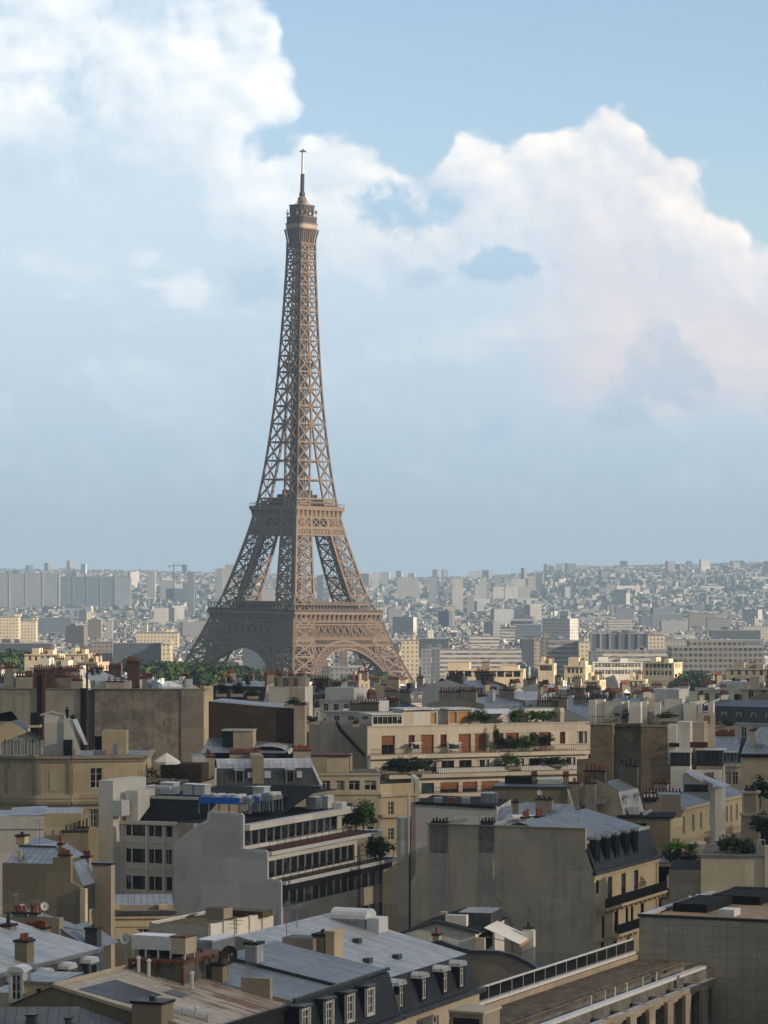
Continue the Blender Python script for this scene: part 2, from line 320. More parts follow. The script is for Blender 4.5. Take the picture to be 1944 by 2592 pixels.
BRICK = brick_mat('brown brick', (0.22, 0.165, 0.10), (0.31, 0.24, 0.15), (0.24, 0.20, 0.14), 2.2); BRICK_DK = brick_mat('dark brick', (0.055, 0.035, 0.022), (0.075, 0.05, 0.03), (0.06, 0.045, 0.03), 1.3)
BRICK_RED = brick_mat('red brick', (0.12, 0.055, 0.035), (0.17, 0.08, 0.05), (0.17, 0.13, 0.10), 1.0)
ZINC = zinc_mat('zinc', (0.27, 0.295, 0.31), seamk=.85); ZINC_LT = zinc_mat('pale zinc', (0.55, 0.555, 0.55), 0.8, seamk=.55); ZINC_BL = zinc_mat('blue zinc', (0.22, 0.265, 0.325)); ZINC_DK = zinc_mat('dark zinc', (0.085, 0.092, 0.10))
SHEET = zinc_mat('cream sheet roof', (0.60, 0.53, 0.42), 0.42, rust=0.3, metal=0.0, rough=.6); SHEET_R = zinc_mat('rusty sheet roof', (0.56, 0.48, 0.37), 0.42, rust=0.75, metal=0.0, rough=.65)
SLATE = slate_mat('slate', (0.026, 0.029, 0.034)); BITUMEN = plain_mat('bitumen roof', (0.022, 0.023, 0.026), .9, spec=.06); GRAVEL = plain_mat('brown gravel roof', (0.115, 0.092, 0.066), .95, var=.55, scale=1.0)
MOSS = plain_mat('mossy roof', (0.12, 0.095, 0.05), .95, var=.6, scale=1.5); ROOFRED = plain_mat('dark red roof', (0.11, 0.03, 0.025), .8); OCHRE = plain_mat('ochre roof felt', (0.34, 0.24, 0.15), .9, var=.2, scale=.7)
GLASS = glass_mat('window glass', (0.008, 0.010, 0.012), (0.07, 0.075, 0.075)); GLASS_T = glass_mat('teal glass', (0.025, 0.045, 0.046), (0.10, 0.14, 0.135)); SKYL = plain_mat('skylight glass', (0.55, 0.60, 0.66), .12, var=.1)
FR_W = plain_mat('white window frame', (0.62, 0.60, 0.55), .5, var=.1); FR_D = plain_mat('dark frame', (0.05, 0.05, 0.05), .5); METAL_W = plain_mat('white enamelled metal', (0.66, 0.67, 0.66), .35, var=.12)
METAL_G = plain_mat('galvanised metal', (0.35, 0.38, 0.42), .35, .6); IRON = plain_mat('black ironwork', (0.02, 0.02, 0.022), .5); RUST = plain_mat('rusty iron', (0.17, 0.078, 0.04), .85, var=.5, scale=1.5)
SHUT = plain_mat('orange shutter', (0.29, 0.12, 0.055), .6, var=.2); SHUT_Y = plain_mat('pine shutter', (0.55, 0.33, 0.14), .6, var=.15); POT = plain_mat('terracotta', (0.27, 0.088, 0.05), .85, var=.45, scale=1.3); POT_D = plain_mat('sooty pot', (0.05, 0.045, 0.04), .9)
BLUE = plain_mat('blue enamel', (0.02, 0.17, 0.66), .35, var=.1); AWN = plain_mat('white canvas', (0.88, 0.86, 0.78), .8, var=.05)
CURT = plain_mat('net curtain', (0.40, 0.385, 0.35), .9, var=.15); LEAF = leaf_mat('green leaves', (0.035, 0.07, 0.014), (0.10, 0.17, 0.035)); LEAF_D = leaf_mat('dark leaves', (0.012, 0.022, 0.008), (0.035, 0.06, 0.016)); LEAF_B = leaf_mat('bright leaves', (0.06, 0.16, 0.012), (0.14, 0.27, 0.03)); BARK = plain_mat('bark', (0.07, 0.05, 0.035), .9)
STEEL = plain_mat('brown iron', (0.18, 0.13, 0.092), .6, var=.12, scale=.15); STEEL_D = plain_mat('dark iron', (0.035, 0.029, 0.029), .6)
# ------------------------------------------------------------------ ground
def make_ground():
    m, t, bs = newmat('city ground'); pos = t.node('ShaderNodeNewGeometry').outputs['Position']
    n = t.noise(pos, 0.012, 6, 0.6); c = t.mix(t.step(n, 0.4, 0.6), (0.05, 0.055, 0.045), (0.11, 0.105, 0.095)); c = t.mix(t.step(t.noise(pos, 0.1, 4), 0.5, 0.7), c, (0.05, 0.07, 0.03))
    t.set(bs.inputs['Base Color'], c); bs.inputs['Roughness'].default_value = 0.95
    g = M(); ys = [-600, 0, 400, 1000, 1100, 1200, 1300, 1400, 1500, 1700, 2500, 4000]+[4700+250*i for i in range(34)]; xs = [-9000, -6000, -4000, -3000]+[-2500+125*i for i in range(41)]+[3000, 4000, 6000, 9000]
    for a, b in zip(ys, ys[1:]):
        for p, q in zip(xs, xs[1:]): g.face([(p, a, ground_z(p, a)), (q, a, ground_z(q, a)), (q, b, ground_z(q, b)), (p, b, ground_z(p, b))], m)
    tag(g.obj('ground'), kind='structure')
make_ground()

# ------------------------------------------------------------------ iron tower
def build_tower():
    d = 1713.0; x = wx(743, d); gz = -25.0
    root = empty('iron_lattice_tower', (x, d, gz), rad(45))
    from mathutils import Matrix
    root.rotation_euler = (Matrix.Rotation(rad(.95), 3, 'Y') @ Matrix.Rotation(rad(46.3), 3, 'Z')).to_euler()
    tag(root, 'tall brown iron lattice tower on four arched legs rising above the city roofs', 'tower')
    HW = [(0, 57), (26, 44.5), (42, 38.2), (57.6, 32.4), (64, 29.6), (76, 26), (88, 22.7), (100, 19.6), (110, 17.4), (118, 15.9), (125, 14.7), (145, 12.3), (168, 10.1), (182, 9.0), (197, 8.1), (213, 7.3), (230, 6.5), (255, 5.6), (276, 5.3)]
    LW = [(0, 16.5), (57, 15), (110, 11), (118, 10.2), (125, 9.6), (168, 10.1)]
    h = lambda z: lerp_pts(HW, z); w = lambda z: lerp_pts(LW, z)
    def panel(m, A, B, t1=0.9, t2=0.32, star=True):
        """A=(p,q) lower edge, B=(p,q) upper edge of one lattice panel: X braces, top rail and lighter secondary bars"""
        (a, b), (c, e) = [[Vector(v) for v in k] for k in (A, B)]
        m.bar(a, e, t1, STEEL); m.bar(b, c, t1, STEEL); m.bar(c, e, t1*1.1, STEEL)
        if star:
            l, r, mid = (a+c)/2, (b+e)/2, (a+b+c+e)/4
            m.bar(l, r, t2, STEEL); m.bar((a+b)/2, (c+e)/2, t2, STEEL)
            for p, q in (((a+b)/2, l), ((a+b)/2, r), ((c+e)/2, l), ((c+e)/2, r)): m.bar(p, q, t2, STEEL)
    # lower leg at the (+,+) corner, ground to second platform
    leg = M(); lv = [0, 8.5, 17, 25.5, 34, 42.5, 50, 57.6, 67.5, 77.5, 87, 96, 104.5, 112, 118]
    for z0, z1 in zip(lv, lv[1:]):
        def ring(z): o, i = h(z), h(z)-w(z); return [(o, o, z), (i, o, z), (i, i, z), (o, i, z)]
        A, B = ring(z0), ring(z1); th = 1.5 if z0 < 57 else 1.25
        for k in range(4):
            j = (k+1) % 4; leg.bar(A[k], B[k], th, STEEL); panel(leg, (A[k], A[j]), (B[k], B[j]), 0.85 if z0 < 57 else 0.75)
        leg.bar(A[0], B[2], 0.5, STEEL); leg.bar(A[1], B[3], 0.5, STEEL)
        cA = sum((Vector(p) for p in A), Vector())/4; cB = sum((Vector(p) for p in B), Vector())/4
        leg.bar(cA, cB, w(z0)*.30, STEEL_D, w(z0)*.22)                       # lift track, made broad and near black to paint shade inside the leg
    lm = leg.mesh('leg')
    base = M(); base.box(39.5, 58.5, 39.5, 58.5, -1, 2.5, W_TAN)
    bm_ = base.mesh('masonry_base')
    for k in range(4): lo = link('leg', lm, root, rz=k*math.pi/2); link('masonry_base', bm_, lo)
    # one side between legs: arch, lattice girders, console frieze (facing +x)
    arch = M()
    def onface(y, z, out=0.0): return (h(z)+out, y, z)
    N = 44; oz, ro, rz_ = 2.0, 38.2, 40.5
    pts = []
    for i in range(N+1):
        a = math.pi*i/N; pts.append(((ro*math.cos(a), oz+rz_*math.sin(a)), ((ro-4.2)*math.cos(a), oz+(rz_-4.2)*math.sin(a))))
    for i in range(N):
        (o0, i0), (o1, i1) = pts[i], pts[i+1]
        for off in (0.2, -3.0):
            P = [onface(*q, off) for q in (o0, i0, i1, o1)]
            arch.bar(P[0], P[3], 1.0, STEEL); arch.bar(P[1], P[2], 1.3, STEEL, 0.9); arch.bar(P[0], P[1], 0.5, STEEL); arch.bar(P[0], P[2], 0.45, STEEL); arch.bar(P[1], P[3], 0.45, STEEL)
        Q = [onface(*i0, 0.2), onface(*i1, 0.2), onface(*i1, -3), onface(*i0, -3)]; arch.face(Q, STEEL)
    for i in range(-11, 12):                                     # spandrel slats from arch up to girder
        y = i*2.6; zz = oz+rz_*math.sqrt(max(0, 1-(y/ro)**2))
        if zz < 39.6: arch.bar(onface(y, zz), onface(y, 40), 0.7, STEEL)
    am = arch.mesh('arch')
    gir = M()
    for z, t in ((40, 1.0), (43.6, 0.9), (44.6, 0.6), (51.6, 0.8), (53, 0.8)):
        gir.bar(onface(-h(z), z, .3), onface(h(z), z, .3), t, STEEL)
    def lattice(z0, z1, step, t, cross=True, off=.2):
        n = int(2*h(z0)/step); s0, s1 = 2*h(z0)/n, 2*h(z1)/n
        for i in range(n):
            a, b = (-h(z0)+i*s0, -h(z0)+(i+1)*s0), (-h(z1)+i*s1, -h(z1)+(i+1)*s1)
            gir.bar(onface(a[0], z0, off), onface(b[1], z1, off), t, STEEL)
            if cross: gir.bar(onface(a[1], z0, off), onface(b[0], z1, off), t, STEEL)
    lattice(40, 43.6, 1.9, 0.4, True); lattice(44.6, 51.6, 5.2, 0.6); lattice(44.6, 51.6, 2.6, 0.4); 
    for z0, z1 in ((44.6, 51.6), (40, 43.6)):                    # dark sheet behind the lattice of the deep girder
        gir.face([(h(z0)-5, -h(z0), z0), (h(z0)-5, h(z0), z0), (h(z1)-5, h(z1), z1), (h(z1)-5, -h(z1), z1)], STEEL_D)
    gir.face([(33.0, -33.4, 52.8), (33.0, 33.4, 52.8), (33.4, 33.8, 57), (33.4, -33.8, 57)], STEEL)
    for i in range(19):
        y = -33.2+i*66.4/18
        gir.face([(33.2, y-.7, 53), (33.2, y+.7, 53), (35.1, y+.95, 57), (35.1, y-.95, 57)], STEEL)
        for s in (-1, 1): gir.face([(33.1, y+s*.7, 53), (35.1, y+s*.95, 57), (33.1, y+s*.95, 57)], STEEL)
    gm = gir.mesh('girder')
    for k in range(4): link('arch', am, root, rz=k*math.pi/2); link('girder', gm, root, rz=k*math.pi/2)
    # first platform: ring floor, cornice, gallery, pavilions
    p1 = M(); inn = 15
    for a in ((-35.2, 35.2, -35.2, -inn), (-35.2, 35.2, inn, 35.2), (-35.2, -inn, -inn, inn), (inn, 35.2, -inn, inn)): p1.box(*a, 57.0, 58.4, STEEL)
    pf = p1.obj('platform', root)
    ga = M()
    for k in range(4):
        c, s = [(1, 0), (0, 1), (-1, 0), (0, -1)][k]
        T = lambda o, y, z: (c*o-s*y, s*o+c*y, z)
        ga.bar(T(34.9, -34.9, 59.6), T(34.9, 34.9, 59.6), 0.22, STEEL); ga.bar(T(34.3, -35, 62.8), T(34.3, 35, 62.8), 1.6, STEEL, 0.4)
        ga.face([T(35.0, -35, 58.4), T(35.0, 35, 58.4), T(35.0, 35, 59.6), T(35.0, -35, 59.6)], STEEL_D)
        for i in range(29):
            y = -34.7+i*69.4/28; ga.bar(T(34.8, y, 58.4), T(34.8, y, 62.7), 0.25, STEEL)
    ga.obj('gallery', pf)
    for k in range(4):
        pv = M(); pv.box(17, 30.5, -19, 19, 58.4, 63.4, STEEL_D, STEEL); pv.box(16.5, 31, -19.5, 19.5, 63.4, 63.8, STEEL); link('pavilion', pv.mesh('pavilion'), pf, rz=k*math.pi/2)
    # second platform band
    g2 = M()
    for z, t in ((101.2, 0.9), (104.8, 0.9), (105.6, .7), (110.8, 0.9)): g2.bar(onface(-h(z), z, .25), onface(h(z), z, .25), t, STEEL)
    g2.face([onface(-h(101.2), 101.2, .1), onface(h(101.2), 101.2, .1), onface(h(104.8), 104.8, .1), onface(-h(104.8), 104.8, .1)], STEEL)
    n = 14
    for i in range(n):
        a = lambda z, k: onface(-h(z)+2*h(z)*k/n, z, .35); g2.bar(a(101.4, i), a(104.6, i+1), 0.3, STEEL); g2.bar(a(101.4, i+1), a(104.6, i), 0.3, STEEL)
    n = 6
    for i in range(n):
        a = lambda z, k: onface(-h(z)+2*h(z)*k/n, z, .25); g2.bar(a(105.6, i), a(110.8, i+1), 0.6, STEEL); g2.bar(a(105.6, i+1), a(110.8, i), 0.6, STEEL); g2.bar(a(105.6, i), a(110.8, i), 0.6, STEEL)
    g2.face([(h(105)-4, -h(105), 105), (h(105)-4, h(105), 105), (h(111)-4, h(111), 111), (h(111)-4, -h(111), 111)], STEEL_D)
    g2.face([(17.5, -17.6, 111), (17.5, 17.6, 111), (17.8, 17.9, 115), (17.8, -17.9, 115)], STEEL)
    for i in range(11):
        y = -17.2+i*34.4/10
        g2.face([(17.6, y-.55, 111), (17.6, y+.55, 111), (18.9, y+.75, 115), (18.9, y-.75, 115)], STEEL)
        for s in (-1, 1): g2.face([(17.5, y+s*.55, 111), (18.9, y+s*.75, 115), (17.5, y+s*.75, 115)], STEEL)
    g2m = g2.mesh('upper_girder')
    for k in range(4): link('upper_girder', g2m, root, rz=k*math.pi/2)
    p2 = M(); p2.box(-19, 19, -19, 19, 115, 117.2, STEEL); p2o = p2.obj('upper_platform', root)
    k2 = M(); k2.box(-11, 11, -11, 11, 117.2, 120.8, STEEL_D, STEEL); k2.box(-8, 8, -8, 8, 120.8, 124, STEEL_D); k2.box(-16.6, 16.6, -16.6, 16.6, 119.3, 119.8, STEEL); k2.box(-6, 6, -6, 6, 124, 126.5, STEEL_D)
    for sx in (-1, 1):
        for i in range(13):
            y = -18.6+i*3.1; k2.bar((sx*18.7, y, 117.2), (sx*18.9, y, 118.9), .18, STEEL); k2.bar((y, sx*18.7, 117.2), (y, sx*18.9, 118.9), .18, STEEL)
        k2.bar((sx*18.8, -18.8, 118.7), (sx*18.8, 18.8, 118.7), .25, STEEL); k2.bar((-18.8, sx*18.8, 118.7), (18.8, sx*18.8, 118.7), .25, STEEL)
    k2.obj('kiosk', p2o)
    # upper shaft
    sh = M(); lv = [117.2]; st = 7.2
    lv = [117.2, 121.5, 132.2, 142.8, 153.2, 163.6, 173.6, 183.4, 192.8, 202.0, 210.6, 219, 227, 234.6, 241.8, 248.6, 255, 260.4, 265]
    for z0, z1 in zip(lv, lv[1:]):
        for k in range(4):
            c, s = [(1, 0), (0, 1), (-1, 0), (0, -1)][k]
            T = lambda y, z, o=0: (c*(h(z)+o)-s*y, s*(h(z)+o)+c*y, z)
            split = z0 < 168
            cols = lambda z: [-h(z), -h(z)+min(w(z), h(z)), h(z)-min(w(z), h(z)), h(z)] if split else [-h(z), 0, h(z)]
            A, B = cols(z0), cols(z1); tb = 0.7 if z0 > 200 else 0.84
            for i in range(len(A)):
                sh.bar(T(A[i], z0), T(B[i], z1), 1.05 if i in (0, len(A)-1) else 0.9, STEEL)
                sh.box(*(lambda p: (p[0]-.55, p[0]+.55, p[1]-.55, p[1]+.55, p[2]-.5, p[2]+.5))(T(B[i], z1, .1)), STEEL)
            for i in range(len(A)-1):
                if split and i == 1:
                    sh.bar(T(B[1], z1), T(B[2], z1), tb, STEEL); continue
                sh.bar(T(A[i], z0), T(B[i+1], z1), tb*.85, STEEL); sh.bar(T(A[i+1], z0), T(B[i], z1), tb*.85, STEEL); sh.bar(T(B[i], z1), T(B[i+1], z1), tb, STEEL)
                sh.bar(T((A[i]+A[i+1])/2, z0), T((B[i]+B[i+1])/2, z1), .22, STEEL)
    sh.obj('shaft', root)
    co = M(); co.box(-2.3, 2.3, -2.3, 2.3, 117, 272, STEEL_D)  # broad near-black core, enlarged to darken the inside of the shaft
    for a in range(4):
        c, s = [(1, 1), (-1, 1), (-1, -1), (1, -1)][a]; co.bar((c*2.9, s*2.9, 117), (c*2.9, s*2.9, 270), .5, STEEL)
        for i in range(38): co.bar((c*2.9, s*2.9, 118+i*4), (-s*2.9, c*2.9, 122+i*4), .3, STEEL)
    co.box(-6, 6, -6, 6, 195, 198.2, STEEL_D); co.box(-4.5, 4.5, -4.5, 4.5, 192.5, 195, STEEL_D)
    co.obj('lift_core', root)
    # summit
    tp = M()
    for i in range(5):
        z0, z1 = 263+i*2, 265+i*2; f = lambda z: h(z)+1.4*((z-263)/10)**2
        a, b = f(z0), f(z1)
        for c, s in ((1, 0), (0, 1), (-1, 0), (0, -1)):
            T = lambda o, y, z: (c*o-s*y, s*o+c*y, z)
            for j in range(9):
                y0, y1 = -a+2*a*j/8, -b+2*b*j/8; tp.bar(T(a, y0, z0), T(b, y1, z1), .42 if j % 4 else .7, STEEL)
            tp.face([T(a-.5, -a+.5, z0), T(a-.5, a-.5, z0), T(b-.5, b-.5, z1), T(b-.5, -b+.5, z1)], STEEL_D if i < 1 else STEEL)
    def octo(r, c): return [(r, -r+c), (r, r-c), (r-c, r), (-r+c, r), (-r, r-c), (-r, -r+c), (-r+c, -r), (r-c, -r)]
    tp.prism(octo(6.9, 1.2), 273, 273.6, STEEL); tp.prism(octo(6.8, 1.2), 273.6, 275.8, W_TAN); tp.prism(octo(7.1, 1.2), 275.8, 276.4, STEEL)
    tp.prism(octo(6.7, 1.4), 276.4, 279.9, STEEL_D, STEEL); tp.prism(octo(6.9, 1.5), 279.9, 280.3, STEEL); tp.prism(octo(5.6, 1.6), 280.3, 283.4, STEEL_D); tp.prism(octo(5.8, 1.7), 283.4, 286.4, STEEL_D, STEEL); tp.prism(octo(6.0, 1.6), 286.4, 286.9, STEEL)
    for i in range(16):
        a = i*math.pi/8; c, s = math.cos(a), math.sin(a); k = 6.3/max(abs(c), abs(s)); k = min(k, 8.0)
        tp.bar((c*k, s*k, 280), (c*k*1.02, s*k*1.02, 284.4), .28, STEEL); tp.bar((c*k*.72, s*k*.72, 282.4), (c*k*1.1, s*k*1.1, 282.4), .3, STEEL); tp.box(c*k-.5, c*k+.5, s*k-.5, s*k+.5, 281.2+(i % 3)*.7, 282.4+(i % 3)*.7, METAL_W if i % 3 == 0 else STEEL)
    tp.obj('summit_platform', root)
    ln = M(); ln.tube((0, 0, 286.8), (0, 0, 288.2), 3.2, 2.2, STEEL, 10); ln.tube((0, 0, 288.2), (0, 0, 291), 2.5, 2.5, STEEL, 10); ln.tube((0, 0, 291), (0, 0, 292.2), 2.5, 1.2, STEEL, 10); ln.tube((0, 0, 292.2), (0, 0, 294.2), 1.75, 1.6, STEEL_D, 10)
    for i in range(6): a = i*math.pi/3; ln.bar((4.4*math.cos(a), 4.4*math.sin(a), 286.8), (1.9*math.cos(a), 1.9*math.sin(a), 290.5), .25, STEEL)
    ln.obj('lantern', root)
    an = M(); an.tube((0, 0, 294), (0, 0, 304.6), 1.15, 1.1, STEEL_D, 8)
    for i in range(8): z = 295+i*1.25; an.box(-1.3, 1.3, -.16, .16, z, z+.45, STEEL_D); an.box(-.16, .16, -1.3, 1.3, z, z+.45, STEEL_D)
    an.tube((0, 0, 304.6), (0, 0, 317.2), 0.7, 0.65, METAL_W, 8); an.box(-2.4, 2.4, -.2, .2, 317, 317.5, STEEL_D); an.box(-.2, .2, -2.4, 2.4, 317, 317.5, STEEL_D); an.tube((0, 0, 317.2), (0, 0, 318.6), .8, .3, STEEL_D, 8)
    an.obj('antenna', root)
build_tower()

# ------------------------------------------------------------------ far city
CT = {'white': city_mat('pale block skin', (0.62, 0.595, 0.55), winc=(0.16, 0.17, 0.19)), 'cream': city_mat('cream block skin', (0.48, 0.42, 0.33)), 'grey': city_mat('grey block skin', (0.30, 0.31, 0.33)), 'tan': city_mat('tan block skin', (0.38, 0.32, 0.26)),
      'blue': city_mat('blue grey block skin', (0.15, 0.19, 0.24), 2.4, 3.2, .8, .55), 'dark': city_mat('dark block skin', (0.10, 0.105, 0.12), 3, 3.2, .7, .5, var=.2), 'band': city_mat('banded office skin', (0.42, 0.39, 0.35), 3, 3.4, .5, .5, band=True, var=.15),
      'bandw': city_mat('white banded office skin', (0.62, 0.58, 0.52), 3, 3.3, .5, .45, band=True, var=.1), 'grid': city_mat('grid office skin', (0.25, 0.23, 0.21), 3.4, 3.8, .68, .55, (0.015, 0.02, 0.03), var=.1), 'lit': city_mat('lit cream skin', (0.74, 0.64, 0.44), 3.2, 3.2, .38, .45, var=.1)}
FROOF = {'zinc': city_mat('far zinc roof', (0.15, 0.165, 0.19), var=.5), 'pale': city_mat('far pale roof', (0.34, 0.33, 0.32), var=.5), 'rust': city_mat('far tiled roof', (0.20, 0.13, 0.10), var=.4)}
RS = list(FROOF.values())
def far_shape(m, w, dp, h, skin, roof, z0=-6, rng=R, ang=0.0, c=(0, 0, 0), extra=True):
    """one distant building: body, set-back top or pitched roof, chimneys"""
    ca, sa = math.cos(ang), math.sin(ang); X = lambda x, y, z: (c[0]+ca*x-sa*y, c[1]+sa*x+ca*y, c[2]+z)
    def bx(x0, x1, y0, y1, a, b, mt, top):
        P = [(x0, y0), (x1, y0), (x1, y1), (x0, y1)]
        for i in range(4):
            p, q = P[i], P[(i+1) % 4]; m.face([X(*p, a), X(*q, a), X(*q, b), X(*p, b)], mt)
        m.face([X(*p, b) for p in P], top)
    k = rng.random()
    if h > 26 or k < 0.4:
        bx(-w/2, w/2, -dp/2, dp/2, z0, h, skin, roof)
        if extra: a = w*rng.uniform(-.3, .2); bx(a-w*.14, a+w*.14, -dp*.2, dp*.2, h, h+rng.uniform(1.5, 3.2), skin, roof)
    elif k < 0.8:
        e = h-3.5; bx(-w/2, w/2, -dp/2, dp/2, z0, e, skin, roof)
        A = [X(-w/2, -dp/2, e), X(w/2, -dp/2, e), X(w/2, dp/2, e), X(-w/2, dp/2, e)]; i = 1.8; B = [X(-w/2, -dp/2+i, h-.8), X(w/2, -dp/2+i, h-.8), X(w/2, dp/2-i, h-.8), X(-w/2, dp/2-i, h-.8)]
        for j in range(4): m.face([A[j], A[(j+1) % 4], B[(j+1) % 4], B[j]], roof if j % 2 == 0 else skin)
        m.face(B, roof)
        if extra:
            for s in (-.46, .46): bx(w*s-.5, w*s+.5, -dp*.25, dp*.25, h-2, h+1.2, skin, RS[2])
    else:
        e = h-3; bx(-w/2, w/2, -dp/2, dp/2, z0, e, skin, roof)
        r = [X(-w/2, 0, h), X(w/2, 0, h)]; A = [X(-w/2, -dp/2, e), X(w/2, -dp/2, e), X(w/2, dp/2, e), X(-w/2, dp/2, e)]
        m.face([A[0], A[1], r[1], r[0]], roof); m.face([A[2], A[3], r[0], r[1]], roof); m.face([A[1], A[2], r[1]], skin); m.face([A[3], A[0], r[0]], skin)
KEEP = []          # ground already taken: (x, y, radius)
def landmark(px0, px1, py, d, skin, label, dp=16, rot=0.0, roof='pale', top=0.0, name='apartment_block', cat='building', wings=0, group=None):
    w = (px1-px0)/F*d; x = wx((px0+px1)/2, d); g = ground_z(x, d); h = wz(py, d)-g
    root = empty(name, (x, d, g), rad(rot)); tag(root, label, cat, group)
    m = M(); m.box(-w/2, w/2, 0, dp, -5, h, CT[skin], FROOF[roof]); m.obj('wall', root)
    r = M(); r.box(-w/2-.3, w/2+.3, -.3, dp+.3, h, h+.7, FROOF[roof])
    rng = random.Random(int(px0*7+py))
    for i in range(max(1, int(w/22))):
        a = rng.uniform(-w*.42, w*.3); r.box(a, a+rng.uniform(3, 7), dp*.25, dp*.7, h+.7, h+.7+rng.uniform(1.5, 3.2), CT[skin], FROOF[roof])
    if top: r.box(-w*.3, w*.3, dp*.2, dp*.8, h+.7, h+top, CT[skin], FROOF[roof])
    ro = r.obj('roof', root)
    if d < 3200 and w > 12:
        e = M(); e.bar((-w*.2, dp*.5, h+.7), (-w*.2, dp*.5, h+5.5), .3, METAL_G); e.bar((-w*.2-1, dp*.5, h+4.6), (-w*.2+1, dp*.5, h+4.6), .2, METAL_G); e.obj('mast', ro)
    if wings:
        q = M(); n = wings
        for i in range(n+1): a = -w/2+w*i/n; q.box(a-.8, a+.8, -1.2, 0, -5, h+1.2, CT['grey' if skin != 'grey' else 'white'])
        q.obj('stair_shaft', root)
    KEEP.append((x, d, w/2+8))
    return root
